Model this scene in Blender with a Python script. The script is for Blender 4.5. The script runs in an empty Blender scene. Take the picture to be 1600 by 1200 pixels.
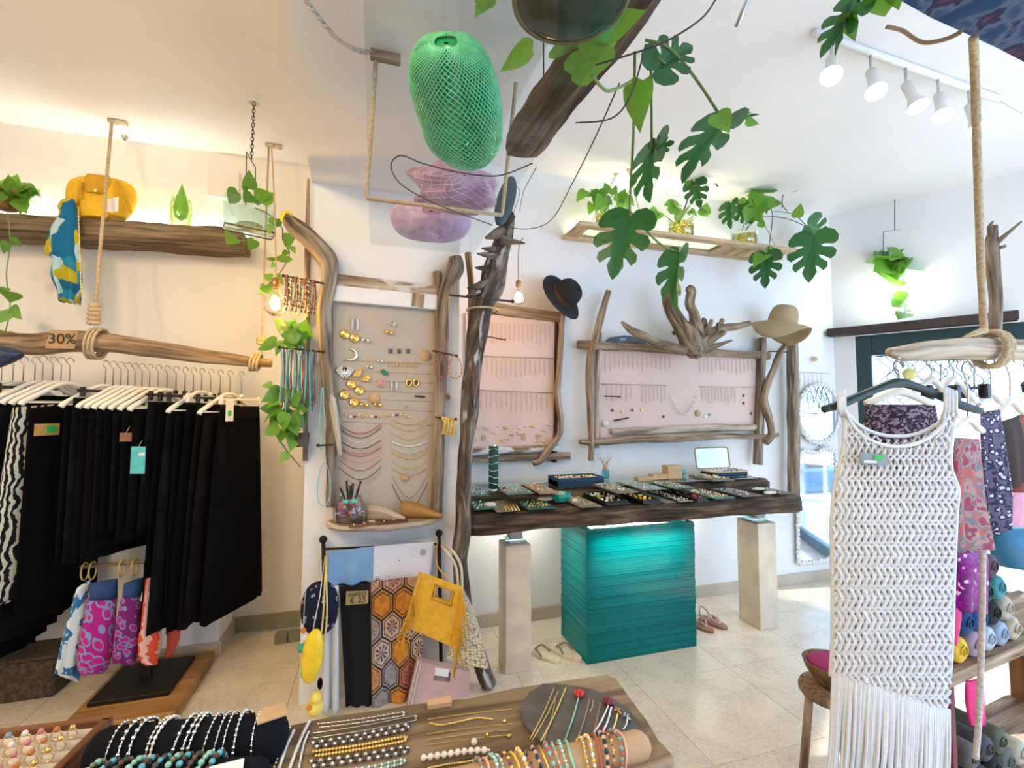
import bpy, math, random
from mathutils import Vector, Matrix, Quaternion, noise as mnoise
S = bpy.context.scene
COL = S.collection
PI = math.pi
V = Vector
RND = random.Random(7)

# ---------------------------------------------------------------- camera
F = 720.0; YAW = math.radians(16.6); PITCH = math.radians(3.2); EYE = 1.5
cam = bpy.data.cameras.new('camera'); cam.sensor_width = 36; cam.lens = 36 * F / 1600
cam.clip_start = .02
cam_o = bpy.data.objects.new('camera', cam); COL.objects.link(cam_o)
cam_o.location = (0, 0, EYE); cam_o.rotation_euler = (PI/2 + PITCH, 0, -YAW)
S.camera = cam_o

# ---------------------------------------------------------------- world, sun, exposure
w = bpy.data.worlds.new('world'); S.world = w; w.use_nodes = True
bgn = w.node_tree.nodes['Background']
bgn.inputs[0].default_value = (.38, .63, 1.0, 1); bgn.inputs[1].default_value = 7.2
sun = bpy.data.lights.new('sun', 'SUN'); sun.energy = 22; sun.angle = math.radians(1.2); sun.color = (1, .97, .92)
sun_o = bpy.data.objects.new('sun', sun); COL.objects.link(sun_o)
sun_o.rotation_euler = V((-1.0, .16, -.62)).to_track_quat('-Z', 'Y').to_euler()
S.view_settings.view_transform = 'Standard'; S.view_settings.look = 'None'
S.view_settings.exposure = -0.1; S.view_settings.gamma = 1; S.view_settings.use_curve_mapping = False

def area(name, loc, target, sx, sy, energy, color):
    l = bpy.data.lights.new(name, 'AREA'); l.shape = 'RECTANGLE'; l.size = sx; l.size_y = sy; l.energy = energy; l.color = color
    o = bpy.data.objects.new(name, l); COL.objects.link(o); o.location = loc
    o.rotation_euler = (V(target) - V(loc)).to_track_quat('-Z', 'Y').to_euler(); return o
def point(name, loc, energy, color, r=.04):
    l = bpy.data.lights.new(name, 'POINT'); l.energy = energy; l.color = color; l.shadow_soft_size = r
    o = bpy.data.objects.new(name, l); COL.objects.link(o); o.location = loc; return o
def spot(name, loc, target, energy, color, ang=100, blend=.6, r=.05):
    l = bpy.data.lights.new(name, 'SPOT'); l.energy = energy; l.color = color; l.spot_size = math.radians(ang); l.spot_blend = blend; l.shadow_soft_size = r
    o = bpy.data.objects.new(name, l); COL.objects.link(o); o.location = loc
    o.rotation_euler = (V(target) - V(loc)).to_track_quat('-Z', 'Y').to_euler(); return o
# unseen warm spots added overhead to brighten the left of the shop
for i, (x, y) in enumerate([(-2.0, 1.0), (-1.3, -.3), (-.9, -1.5), (-1.9, -1.6)]):
    spot('added_warm_spot', (x, y, 3.2), (x*.6, y + 2.2, .4), 84, (1, .76, .46), 150, .8, .12)

# ---------------------------------------------------------------- pixel -> place helpers
CF = V((math.sin(YAW)*math.cos(PITCH), math.cos(YAW)*math.cos(PITCH), math.sin(PITCH)))
CR = V((math.cos(YAW), -math.sin(YAW), 0)); CU = CR.cross(CF); CC = V((0, 0, EYE))
def ray(x, y): return CF + CR*((x-800)/F) + CU*((600-y)/F)
def onY(x, y, Y): d = ray(x, y); return CC + d*(Y/d.y)
def onX(x, y, X): d = ray(x, y); return CC + d*(X/d.x)
def onZ(x, y, z): d = ray(x, y); return CC + d*((z-EYE)/d.z)
def onPl(x, y, p0, n): d = ray(x, y); return CC + d*((V(p0)-CC).dot(n)/d.dot(n))
def depth(p): return (V(p)-CC).dot(CF)
def pr(p, r): return r*depth(p)/F            # pixels -> metres at p
def onD(x, y, d): return CC + ray(x, y)*d    # at forward distance d

# ---------------------------------------------------------------- mesh builder
class MB:
    def __init__(s): s.v = []; s.f = []; s.g = []; s.sm = []; s.mi = []; s.m = 0
    def add(s, vs, fs, gs=None, smooth=False):
        b = len(s.v); s.v += [tuple(p) for p in vs]
        s.g += [tuple(q) for q in (gs or vs)]
        for q in fs: s.f.append([i+b for i in q]); s.sm.append(smooth); s.mi.append(s.m)
        return s
    def box(s, c, d, R=None, ch=0.0, g=2):
        """box centred c, size d, rotation R, chamfer ch; g = long (grain) axis"""
        c = V(c); h = [x/2 for x in d]; vs = []; fs = []
        R = R or Matrix.Identity(3)
        perm = {0: (1, 2, 0), 1: (0, 2, 1), 2: (0, 1, 2)}[g]
        off = RND.random()*9
        if ch <= 0:
            L = [V((sx*h[0], sy*h[1], sz*h[2])) for sx in (-1, 1) for sy in (-1, 1) for sz in (-1, 1)]
            fs = [(0,1,3,2),(4,6,7,5),(0,4,5,1),(2,3,7,6),(0,2,6,4),(1,5,7,3)]
        else:
            L = []; idx = {}
            for sx in (-1, 1):
                for sy in (-1, 1):
                    for sz in (-1, 1):
                        sg = (sx, sy, sz)
                        for a in range(3):
                            p = [sg[k]*(h[k] if k == a else h[k]-ch) for k in range(3)]
                            idx[(sg, a)] = len(L); L.append(V(p))
            for a in range(3):
                b, c2 = (a+1) % 3, (a+2) % 3
                for sa in (-1, 1):
                    q = []
                    for sb, sc in ((-1, -1), (1, -1), (1, 1), (-1, 1)):
                        t = [0]*3; t[a] = sa; t[b] = sb; t[c2] = sc; q.append(idx[(tuple(t), a)])
                    fs.append(q if sa > 0 else q[::-1])
                for sb in (-1, 1):
                    for sc in (-1, 1):
                        t0 = [0]*3; t0[b] = sb; t0[c2] = sc; t1 = list(t0); t0[a] = -1; t1[a] = 1
                        q = [idx[(tuple(t0), b)], idx[(tuple(t1), b)], idx[(tuple(t1), c2)], idx[(tuple(t0), c2)]]
                        fs.append(q if sb*sc > 0 else q[::-1])
            for sx in (-1, 1):
                for sy in (-1, 1):
                    for sz in (-1, 1):
                        q = [idx[((sx, sy, sz), a)] for a in range(3)]
                        fs.append(q if sx*sy*sz > 0 else q[::-1])
        gs = [V((p[perm[0]]+off, p[perm[1]]+off, p[perm[2]]+off)) for p in L]
        return s.add([c + R @ p for p in L], fs, gs)
    def tube(s, pts, rad, n=8, closed=False, cap=True, rough=0.0, seed=None, flat=1.0, flatdir=None, smooth=True):
        pts = [V(p) for p in pts]; m = len(pts)
        if not hasattr(rad, '__len__'): rad = [rad]*m
        T = []
        for i in range(m):
            a = pts[(i-1) % m] if (closed or i > 0) else pts[i]; b = pts[(i+1) % m] if (closed or i < m-1) else pts[i]
            t = b-a; T.append(t.normalized() if t.length > 1e-9 else V((0, 0, 1)))
        ref = V(flatdir) if flatdir is not None else (V((0, 0, 1)) if abs(T[0].z) < .9 else V((1, 0, 0)))
        N = (ref - T[0]*ref.dot(T[0])).normalized(); off = RND.random()*30; ln = 0; vs = []; gs = []
        sd = RND.random()*50 if seed is None else seed
        for i in range(m):
            if i: N = (N - T[i]*N.dot(T[i])); N = N.normalized() if N.length > 1e-6 else V((1, 0, 0)); ln += (pts[i]-pts[i-1]).length
            B = T[i].cross(N)
            for k in range(n):
                a = 2*PI*k/n; r = rad[i]
                ca, sa = math.cos(a), math.sin(a)
                if rough: r *= 1 + rough*(mnoise.noise(V((ca*1.3+sd, sa*1.3, ln*7))) + .7*mnoise.noise(V((ca*3+sd, sa*3, ln*3+9))))
                vs.append(pts[i] + (N*ca*flat + B*sa)*r); gs.append((ca*rad[i]+off, sa*rad[i]+off, ln+off))
        fs = []
        for i in range(m if closed else m-1):
            j = (i+1) % m
            for k in range(n): fs.append((i*n+k, i*n+(k+1) % n, j*n+(k+1) % n, j*n+k))
        if cap and not closed: fs.append(tuple(range(n))[::-1]); fs.append(tuple((m-1)*n+k for k in range(n)))
        return s.add(vs, fs, gs, smooth)
    def lathe(s, prof, n=20, o=(0, 0, 0), R=None, smooth=True, cap0=False, cap1=False, sx=1.0, sy=1.0):
        o = V(o); R = R or Matrix.Identity(3); vs = []; fs = []; gs = []
        for r, z in prof:
            for k in range(n):
                a = 2*PI*k/n; p = V((r*math.cos(a)*sx, r*math.sin(a)*sy, z)); vs.append(o + R @ p); gs.append(p)
        for i in range(len(prof)-1):
            for k in range(n): fs.append((i*n+k, i*n+(k+1) % n, (i+1)*n+(k+1) % n, (i+1)*n+k))
        if cap0: fs.append(tuple(range(n))[::-1])
        if cap1: b = (len(prof)-1)*n; fs.append(tuple(b+k for k in range(n)))
        return s.add(vs, fs, gs, smooth)
    def ball(s, c, r, nu=8, nv=6, sc=(1, 1, 1), R=None):
        pf = [(max(r*math.sin(PI*i/nv), r*.02), -r*math.cos(PI*i/nv)) for i in range(nv+1)]
        R = R or Matrix.Identity(3)
        return s.lathe(pf, nu, c, R @ Matrix.Diagonal(sc), cap0=True, cap1=True)
    def grid(s, fn, nu, nv, closed=False, smooth=True, gs=None, thick=0.0):
        """fn(u,v)->Vector; closed wraps u; thick makes it a solid sheet"""
        cu = nu if closed else nu+1; L = []; G = []
        for j in range(nv+1):
            for i in range(cu):
                L.append(V(fn(i/nu, j/nv))); G.append(gs(i/nu, j/nv) if gs else (i/nu, j/nv, 0))
        fs = []
        for j in range(nv):
            for i in range(nu):
                a = j*cu+i; b = j*cu+(i+1) % cu; fs.append((a, b, b+cu, a+cu))
        if thick:
            nr = [V((0, 0, 0)) for _ in L]
            for q in fs:
                n_ = (L[q[1]]-L[q[0]]).cross(L[q[3]]-L[q[0]])
                for k in q: nr[k] += n_
            M = len(L); L2 = [p - (n_.normalized() if n_.length > 0 else n_)*thick for p, n_ in zip(L, nr)]
            f2 = [tuple(k+M for k in q[::-1]) for q in fs]
            rim = []
            if not closed:
                for j in range(nv):
                    a, b = j*cu, (j+1)*cu; rim.append((a, b, b+M, a+M))
                    a, b = j*cu+nu, (j+1)*cu+nu; rim.append((b, a, a+M, b+M))
            for i in range(nu):
                a, b = i, (i+1) % cu; rim.append((b, a, a+M, b+M))
                a, b = nv*cu+i, nv*cu+(i+1) % cu; rim.append((a, b, b+M, a+M))
            return s.add(L+L2, fs+f2+rim, G+G, smooth)
        return s.add(L, fs, G, smooth)
    def prism(s, pts, vec, gs=None, smooth=False):
        """closed outline (world points) extruded along vec"""
        pts = [V(p) for p in pts]; vec = V(vec); n = len(pts)
        L = pts + [p+vec for p in pts]
        nm = V((0, 0, 0))
        for i in range(n): nm += (pts[i]-pts[0]).cross(pts[(i+1) % n]-pts[0])
        fl = nm.dot(vec) > 0
        fs = [tuple(range(n))[::-1] if fl else tuple(range(n)), tuple(range(n, 2*n)) if fl else tuple(range(n, 2*n))[::-1]]
        for i in range(n):
            j = (i+1) % n; q = (i, j, j+n, i+n); fs.append(q if fl else q[::-1])
        return s.add(L, fs, (gs+gs) if gs else None, smooth)

BASE = {}
def _mesh(mb, name, mats, o):
    me = bpy.data.meshes.new(name)
    o = V(o)
    me.from_pydata([V(p)-o for p in mb.v], [], mb.f)
    for m in (mats if isinstance(mats, (list, tuple)) else [mats]): me.materials.append(m)
    me.polygons.foreach_set('use_smooth', mb.sm)
    if max(mb.mi, default=0): me.polygons.foreach_set('material_index', mb.mi)
    at = me.attributes.new('grain', 'FLOAT_VECTOR', 'POINT')
    at.data.foreach_set('vector', [c for q in mb.g for c in q])
    me.update(); return me
def setp(o, label=None, cat=None, group=None, kind=None):
    if label: o['label'] = label
    if cat: o['category'] = cat
    if group: o['group'] = group
    if kind: o['kind'] = kind
    return o
def T(name, label, cat, loc, group=None):
    o = bpy.data.objects.new(name, None); COL.objects.link(o); o.location = loc; o.empty_display_size = .02
    BASE[o.name] = V(loc); return setp(o, label, cat, group)
def P(name, mb, mats, parent, label=None, kind=None):
    b = BASE.get(parent.name, V((0, 0, 0)))
    o = bpy.data.objects.new(name, _mesh(mb, name, mats, b)); COL.objects.link(o); o.parent = parent
    BASE[o.name] = b; return setp(o, label, None, None, kind)
def solo(name, label, cat, mb, mats, group=None, kind=None):
    xs, ys, zs = zip(*mb.v); b = V(((min(xs)+max(xs))/2, (min(ys)+max(ys))/2, min(zs)))
    o = bpy.data.objects.new(name, _mesh(mb, name, mats, b)); COL.objects.link(o); o.location = b
    BASE[o.name] = b; return setp(o, label, cat, group, kind)
def struct(name, mb, mats): return solo(name, None, None, mb, mats, kind='structure')
def inst(name, me, parent, M):
    """part that shares mesh data, placed by a world matrix"""
    o = bpy.data.objects.new(name, me); COL.objects.link(o); o.parent = parent
    o.matrix_local = Matrix.Translation(-BASE.get(parent.name, V((0, 0, 0)))) @ M; return o
def Rz(a): return Matrix.Rotation(a, 3, 'Z')
def basis(x, y, z): return Matrix((x, y, z)).transposed()
def spline(pts, k=6):
    """Catmull-Rom through tuples of any length"""
    P_ = [tuple(p) for p in pts]; out = []
    for i in range(len(P_)-1):
        a, b, c, d = P_[max(i-1, 0)], P_[i], P_[i+1], P_[min(i+2, len(P_)-1)]
        for j in range(k):
            t = j/k
            out.append(tuple(.5*((2*b[q]) + (-a[q]+c[q])*t + (2*a[q]-5*b[q]+4*c[q]-d[q])*t*t + (-a[q]+3*b[q]-3*c[q]+d[q])*t**3) for q in range(len(b))))
    out.append(P_[-1]); return out
def trunk(mb, spec, k=5, n=10, rough=.18, seed=None):
    """spec rows (px x, px y, Y, radius px): a branch through those places"""
    rows = []
    for x, y, Y, r in spec:
        p = onY(x, y, Y); rows.append((p.x, p.y, p.z, pr(p, r)))
    q = spline(rows, k)
    return mb.tube([c[:3] for c in q], [c[3] for c in q], n, rough=rough, seed=seed)
def cord(mb, spec, r, k=6, n=6):
    """spec rows (px x, px y, Y) with radius r in metres"""
    q = spline([tuple(onY(x, y, Y)) for x, y, Y in spec], k) if len(spec) > 2 else [onY(*s_) for s_ in spec]
    return mb.tube(q, r, n)

# ---------------------------------------------------------------- materials
MATS = {}
def nodes(name):
    m = bpy.data.materials.new(name); m.use_nodes = True; nt = m.node_tree
    return m, nt, nt.nodes['Principled BSDF']
def N(nt, typ, **kw):
    n = nt.nodes.new(typ)
    for k, v in kw.items():
        if k.startswith('i_'): n.inputs[k[2:].replace('_', ' ')].default_value = v
        else: setattr(n, k, v)
    return n
def c4(c): return (c[0], c[1], c[2], 1)
def ramp(nt, fac, stops, interp='LINEAR'):
    r = nt.nodes.new('ShaderNodeValToRGB'); r.color_ramp.interpolation = interp
    el = r.color_ramp.elements
    while len(el) < len(stops): el.new(.5)
    for e, (p, c) in zip(el, stops): e.position = p; e.color = c4(c)
    nt.links.new(fac, r.inputs['Fac']); return r.outputs['Color']
def mapped(nt, scale=(1, 1, 1), attr='grain'):
    a = N(nt, 'ShaderNodeAttribute', attribute_name=attr); mp = nt.nodes.new('ShaderNodeMapping')
    mp.inputs['Scale'].default_value = scale; nt.links.new(a.outputs['Vector'], mp.inputs['Vector']); return mp.outputs['Vector']
def bump(nt, bs, h, st=.3, dist=.01):
    b = N(nt, 'ShaderNodeBump'); b.inputs['Strength'].default_value = st; b.inputs['Distance'].default_value = dist
    nt.links.new(h, b.inputs['Height']); nt.links.new(b.outputs['Normal'], bs.inputs['Normal'])
def plain(name, c, rough=.6, metal=0.0, var=.12, scale=25, bmp=0.0, trans=0.0, emit=None, est=1.0, spec=None, coat=0.0):
    """base colour with a little noise variation"""
    if name in MATS: return MATS[name]
    m, nt, bs = nodes(name)
    tc = N(nt, 'ShaderNodeNewGeometry')
    nz = N(nt, 'ShaderNodeTexNoise'); nz.inputs['Scale'].default_value = scale; nz.inputs['Detail'].default_value = 4
    nt.links.new(tc.outputs['Position'], nz.inputs['Vector'])
    col = ramp(nt, nz.outputs['Fac'], [(.3, [x*(1-var) for x in c]), (.7, [min(1, x*(1+var)) for x in c])])
    nt.links.new(col, bs.inputs['Base Color'])
    bs.inputs['Roughness'].default_value = rough; bs.inputs['Metallic'].default_value = metal
    if spec is not None: bs.inputs['Specular IOR Level'].default_value = spec
    if coat: bs.inputs['Coat Weight'].default_value = coat
    if trans: bs.inputs['Transmission Weight'].default_value = trans
    if emit: bs.inputs['Emission Color'].default_value = c4(emit); bs.inputs['Emission Strength'].default_value = est
    if bmp: bump(nt, bs, nz.outputs['Fac'], bmp, .004)
    MATS[name] = m; return m
def wood(name, c1, c2, c3, sc=40, stretch=.07, rough=.75, bmp=.5, patch=None):
    """grain along the 'grain' z coordinate; patch = colour of worn paint"""
    if name in MATS: return MATS[name]
    m, nt, bs = nodes(name)
    v = mapped(nt, (sc, sc, sc*stretch))
    nz = N(nt, 'ShaderNodeTexNoise'); nz.inputs['Scale'].default_value = 1; nz.inputs['Detail'].default_value = 7; nz.inputs['Distortion'].default_value = .8
    nt.links.new(v, nz.inputs['Vector'])
    col = ramp(nt, nz.outputs['Fac'], [(.3, c1), (.5, c2), (.7, c3)])
    v2 = mapped(nt, (5, 5, 2.5)); n2 = N(nt, 'ShaderNodeTexNoise'); n2.inputs['Scale'].default_value = 1; n2.inputs['Detail'].default_value = 5
    nt.links.new(v2, n2.inputs['Vector'])
    mx = N(nt, 'ShaderNodeMix', data_type='RGBA', blend_type='MULTIPLY')
    g = ramp(nt, n2.outputs['Fac'], [(.3, (.6, .57, .54)), (.65, (1.1, 1.1, 1.1))])
    mx.inputs[0].default_value = .8; nt.links.new(col, mx.inputs[6]); nt.links.new(g, mx.inputs[7]); out = mx.outputs[2]
    if patch:
        v3 = mapped(nt, (14, 14, 4)); n3 = N(nt, 'ShaderNodeTexNoise'); n3.inputs['Scale'].default_value = 1; n3.inputs['Detail'].default_value = 8
        nt.links.new(v3, n3.inputs['Vector'])
        fac = ramp(nt, n3.outputs['Fac'], [(patch[1], (0, 0, 0)), (patch[1]+.04, (1, 1, 1))])
        m2 = N(nt, 'ShaderNodeMix', data_type='RGBA'); nt.links.new(fac, m2.inputs[0]); nt.links.new(out, m2.inputs[6]); m2.inputs[7].default_value = c4(patch[0]); out = m2.outputs[2]
    nt.links.new(out, bs.inputs['Base Color']); bs.inputs['Roughness'].default_value = rough
    bs.inputs['Specular IOR Level'].default_value = .25
    bump(nt, bs, nz.outputs['Fac'], bmp, .006); MATS[name] = m; return m
def glass(name, tint=(.95, .98, .97), refl=.12, rough=.02, fres=.7):
    """thin clear pane: transparent with a surface reflection"""
    if name in MATS: return MATS[name]
    m = bpy.data.materials.new(name); m.use_nodes = True; nt = m.node_tree; nt.nodes.clear()
    o = nt.nodes.new('ShaderNodeOutputMaterial'); mx = nt.nodes.new('ShaderNodeMixShader'); t = nt.nodes.new('ShaderNodeBsdfTransparent'); g = nt.nodes.new('ShaderNodeBsdfGlossy')
    lw = nt.nodes.new('ShaderNodeLayerWeight'); lw.inputs['Blend'].default_value = .25
    mr = nt.nodes.new('ShaderNodeMath'); mr.operation = 'MULTIPLY_ADD'; mr.inputs[1].default_value = fres; mr.inputs[2].default_value = refl*.5
    nt.links.new(lw.outputs['Fresnel'], mr.inputs[0]); nt.links.new(mr.outputs[0], mx.inputs[0])
    t.inputs[0].default_value = c4(tint); g.inputs[0].default_value = (1, 1, 1, 1); g.inputs['Roughness'].default_value = rough
    nt.links.new(t.outputs[0], mx.inputs[1]); nt.links.new(g.outputs[0], mx.inputs[2]); nt.links.new(mx.outputs[0], o.inputs[0])
    MATS[name] = m; return m
def emis(name, c, st):
    if name in MATS: return MATS[name]
    m, nt, bs = nodes(name); bs.inputs['Base Color'].default_value = c4(c)
    bs.inputs['Emission Color'].default_value = c4(c); bs.inputs['Emission Strength'].default_value = st; MATS[name] = m; return m
def printed(name, stops, kind='voronoi', scale=20, rough=.85, interp='CONSTANT', dist=0.0, sheen=0, aniso=(1, 1, 1), spark=None):
    """cloth print over the 'grain' (metre) coordinates"""
    if name in MATS: return MATS[name]
    m, nt, bs = nodes(name); v = mapped(nt, tuple(scale*a for a in aniso))
    if dist:
        n0 = N(nt, 'ShaderNodeTexNoise'); n0.inputs['Scale'].default_value = 1.3; nt.links.new(v, n0.inputs['Vector'])
        ad = N(nt, 'ShaderNodeVectorMath', operation='MULTIPLY_ADD'); ad.inputs[1].default_value = (dist,)*3
        nt.links.new(n0.outputs['Color'], ad.inputs[0]); nt.links.new(v, ad.inputs[2]); v = ad.outputs[0]
    if kind == 'voronoi':
        t = N(nt, 'ShaderNodeTexVoronoi'); t.inputs['Scale'].default_value = 1; out = t.outputs['Distance']
    elif kind == 'cells':
        t = N(nt, 'ShaderNodeTexVoronoi'); t.inputs['Scale'].default_value = 1
        sp = N(nt, 'ShaderNodeSeparateColor'); nt.links.new(t.outputs['Color'], sp.inputs[0]); out = sp.outputs[0]
    elif kind == 'wave':
        t = N(nt, 'ShaderNodeTexWave'); t.inputs['Scale'].default_value = 1; t.inputs['Distortion'].default_value = 4; t.inputs['Detail'].default_value = 2; out = t.outputs['Fac']
    else:
        t = N(nt, 'ShaderNodeTexNoise'); t.inputs['Scale'].default_value = 1; t.inputs['Detail'].default_value = 3; out = t.outputs['Fac']
    nt.links.new(v, t.inputs['Vector'])
    nt.links.new(ramp(nt, out, stops, interp), bs.inputs['Base Color']); bs.inputs['Roughness'].default_value = rough
    bs.inputs['Specular IOR Level'].default_value = .2
    MATS[name] = m; return m
# ================================================================ materials used all over
M_wall = plain('white_plaster', (.80, .78, .75), .85, var=.03, scale=3, bmp=.05)
M_ceil = plain('white_ceiling_paint', (.80, .78, .77), .9, var=.02, scale=2)
M_white = plain('white_paint', (.82, .82, .82), .5, var=.03)
M_plastic = plain('white_plastic', (.80, .79, .74), .35, var=.03)
M_black = plain('black_cloth', (.003, .003, .004), .95, var=.3, scale=60, spec=.1)
M_blacki = plain('black_iron', (.02, .018, .016), .55, metal=.6, var=.3)
M_rust = plain('rusty_iron', (.07, .045, .035), .7, metal=.4, var=.4, scale=60)
M_steel = plain('steel_wire', (.55, .55, .55), .3, metal=1)
M_darksteel = plain('dark_wire', (.08, .07, .07), .5, metal=.5)
M_gold = plain('gold', (.95, .66, .22), .28, metal=1, var=.1)
M_silver = plain('silver', (.86, .86, .86), .22, metal=1, var=.1)
M_pearl = plain('pearl', (.86, .83, .78), .25, var=.05)
M_rope = plain('jute_rope', (.52, .40, .25), .9, var=.3, scale=120, bmp=.6)
M_drift = wood('grey_driftwood', (.07, .05, .035), (.27, .205, .145), (.46, .37, .27), bmp=.8)
M_drift2 = wood('tan_driftwood', (.11, .068, .04), (.33, .225, .14), (.53, .395, .265), bmp=.8)
M_bleach = wood('bleached_driftwood', (.26, .20, .14), (.56, .46, .34), (.72, .63, .50))
M_darkw = wood('dark_weathered_beam', (.012, .009, .007), (.075, .046, .028), (.21, .135, .08), sc=30, stretch=.12)
M_root = wood('gnarled_grey_root', (.07, .05, .032), (.25, .175, .105), (.44, .34, .23), sc=30, stretch=.2, bmp=.9)
M_trunk = wood('dark_bark_trunk', (.018, .013, .011), (.10, .07, .05), (.30, .24, .18), sc=26, stretch=.2, patch=((.45, .45, .46), .60))
M_palew = wood('pale_pine', (.42, .28, .15), (.62, .45, .27), (.74, .58, .38))
M_slab = wood('grey_brown_table_slab', (.09, .065, .04), (.23, .17, .105), (.36, .28, .185), sc=22, stretch=.06)
M_paintw = wood('chipped_white_painted_wood', (.16, .10, .07), (.32, .22, .14), (.5, .4, .3), patch=((.66, .64, .62), .46))
M_brownw = wood('red_brown_wood', (.10, .04, .02), (.22, .09, .045), (.30, .14, .075), sc=18)
M_oak = wood('varnished_oak', (.28, .13, .035), (.42, .21, .06), (.52, .29, .10), sc=14, rough=.4)
M_kraft = plain('kraft_card', (.55, .36, .19), .85, var=.06)
M_lin = plain('taupe_linen', (.47, .40, .325), .95, var=.06, scale=200)
M_pink = plain('pink_suede_board', (.72, .54, .455), .95, var=.04, scale=150)
M_clear = glass('clear_glass')
M_leafg = None

def leafmat(name, c, c2):
    m, nt, bs = nodes(name)
    oi = N(nt, 'ShaderNodeObjectInfo'); g = N(nt, 'ShaderNodeNewGeometry')
    nz = N(nt, 'ShaderNodeTexNoise'); nz.inputs['Scale'].default_value = 30; nt.links.new(g.outputs['Position'], nz.inputs['Vector'])
    ad = N(nt, 'ShaderNodeMath', operation='MULTIPLY_ADD'); ad.inputs[1].default_value = .5; nt.links.new(nz.outputs['Fac'], ad.inputs[0])
    m2 = N(nt, 'ShaderNodeMath', operation='MULTIPLY'); m2.inputs[1].default_value = .7; nt.links.new(oi.outputs['Random'], m2.inputs[0]); nt.links.new(m2.outputs[0], ad.inputs[2])
    nt.links.new(ramp(nt, ad.outputs[0], [(.2, c), (.9, c2)]), bs.inputs['Base Color'])
    bs.inputs['Roughness'].default_value = .38
    bs.inputs['Transmission Weight'].default_value = 0; bs.inputs['Subsurface Weight'].default_value = 0
    # a little light passes through the blade
    tr = nt.nodes.new('ShaderNodeBsdfTranslucent'); tr.inputs[0].default_value = c4([min(1, x*1.5) for x in c2]); mx = nt.nodes.new('ShaderNodeMixShader'); mx.inputs[0].default_value = .25
    nt.links.new(bs.outputs[0], mx.inputs[1]); nt.links.new(tr.outputs[0], mx.inputs[2]); nt.links.new(mx.outputs[0], nt.nodes['Material Output'].inputs[0]); return m
M_pothos = leafmat('pothos_leaf', (.05, .17, .015), (.17, .38, .035))
M_monst = leafmat('monstera_leaf', (.012, .065, .025), (.04, .16, .035))
M_stem = plain('green_stem', (.16, .24, .06), .5)
M_stemb = plain('brown_stem', (.13, .09, .05), .7)

# ================================================================ the room
ZC = 3.3
mb = MB(); mb.box((1.75, .5, -.06), (9.1, 6.3, .10)); FLOOR = struct('floor', mb, plain('floor_grout', (.63, .555, .43), .9))
def stone(name, c, rough):
    m, nt, bs = nodes(name); g = N(nt, 'ShaderNodeNewGeometry'); oi = N(nt, 'ShaderNodeObjectInfo')
    v = N(nt, 'ShaderNodeTexVoronoi'); v.inputs['Scale'].default_value = 90; nt.links.new(g.outputs['Position'], v.inputs['Vector'])
    n = N(nt, 'ShaderNodeTexNoise'); n.inputs['Scale'].default_value = 6; n.inputs['Detail'].default_value = 6; nt.links.new(g.outputs['Position'], n.inputs['Vector'])
    sp = N(nt, 'ShaderNodeSeparateColor'); nt.links.new(v.outputs['Color'], sp.inputs[0])
    a = N(nt, 'ShaderNodeMath', operation='MULTIPLY_ADD'); a.inputs[1].default_value = .35; nt.links.new(sp.outputs[0], a.inputs[0]); nt.links.new(n.outputs['Fac'], a.inputs[2])
    b = N(nt, 'ShaderNodeMath', operation='MULTIPLY_ADD'); b.inputs[1].default_value = .12; nt.links.new(oi.outputs['Random'], b.inputs[0]); nt.links.new(a.outputs[0], b.inputs[2])
    nt.links.new(ramp(nt, b.outputs[0], [(.35, [x*.78 for x in c]), (.7, c), (.95, [min(1, x*1.1) for x in c])]), bs.inputs['Base Color'])
    bs.inputs['Roughness'].default_value = rough; return m
M_tile = stone('cream_terrazzo', (.68, .595, .46), .25)
tm = MB(); tm.box((0, 0, 0), (.598, .598, .02), ch=.0008)
tme = _mesh(tm, 'tile', M_tile, (0, 0, 0))
for i in range(15):
    for j in range(10):
        x = -2.5 + .6*i; y = -2.3 + .6*j + .1
        if x > 6.2 or y > 3.6: continue
        inst('tile', tme, FLOOR, Matrix.Translation((x, y, -.01)))
mb = MB(); mb.box((1.75, .5, ZC+.06), (9.1, 6.3, .12)); struct('ceiling', mb, M_ceil)
mb = MB(); mb.box((2.26, 3.35, ZC/2), (3.62, .30, ZC)); struct('wall_back', mb, M_wall)
mb = MB(); mb.box((-1.2, 3.7, ZC/2), (3.3, .2, ZC)); struct('wall_left', mb, M_wall)
mb = MB(); mb.box((-1.79, 3.44, .40), (1.80, .30, .80), ch=.01); struct('wall_low', mb, M_wall)
mb = MB(); mb.box((.06, 3.12, ZC/2), (.81, .96, ZC)); struct('wall_pillar', mb, M_wall)
b0, b1 = onZ(443, 0, 2.73), onZ(487, 285, 2.73)
d_ = (b0-b1)/(b0.y-b1.y)
def bx(y, off): return b1 + d_*(y-b1.y) + V((off, 0, 0))
mb = MB(); mb.prism([bx(2.7, 0), bx(2.7, .82), bx(-2.5, .82), bx(-2.5, 0)], (0, 0, .6)); struct('ceiling_beam', mb, M_ceil)
mb = MB(); mb.box((-2.72, .5, ZC/2), (.1, 6.3, ZC)); struct('wall_side', mb, M_wall)
M_skirt = plain('beige_skirting_stone', (.52, .43, .32), .5, var=.1, scale=8)
mb = MB(); mb.box((2.2, 3.192, .045), (3.5, .016, .09), ch=.003); struct('baseboard_back', mb, M_skirt)
mb = MB(); mb.box((-1.79, 3.282, .045), (1.80, .016, .09), ch=.003); struct('baseboard_low', mb, M_skirt)
mb = MB(); mb.box((-.61, 3.59, .05), (.54, .02, .10), ch=.003); struct('baseboard_left', mb, plain('green_grey_skirting', (.30, .28, .19), .5))
mb = MB(); mb.box((-.895+.012, 3.44, .045), (.016, .30, .09)); struct('baseboard_side', mb, M_skirt)

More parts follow.
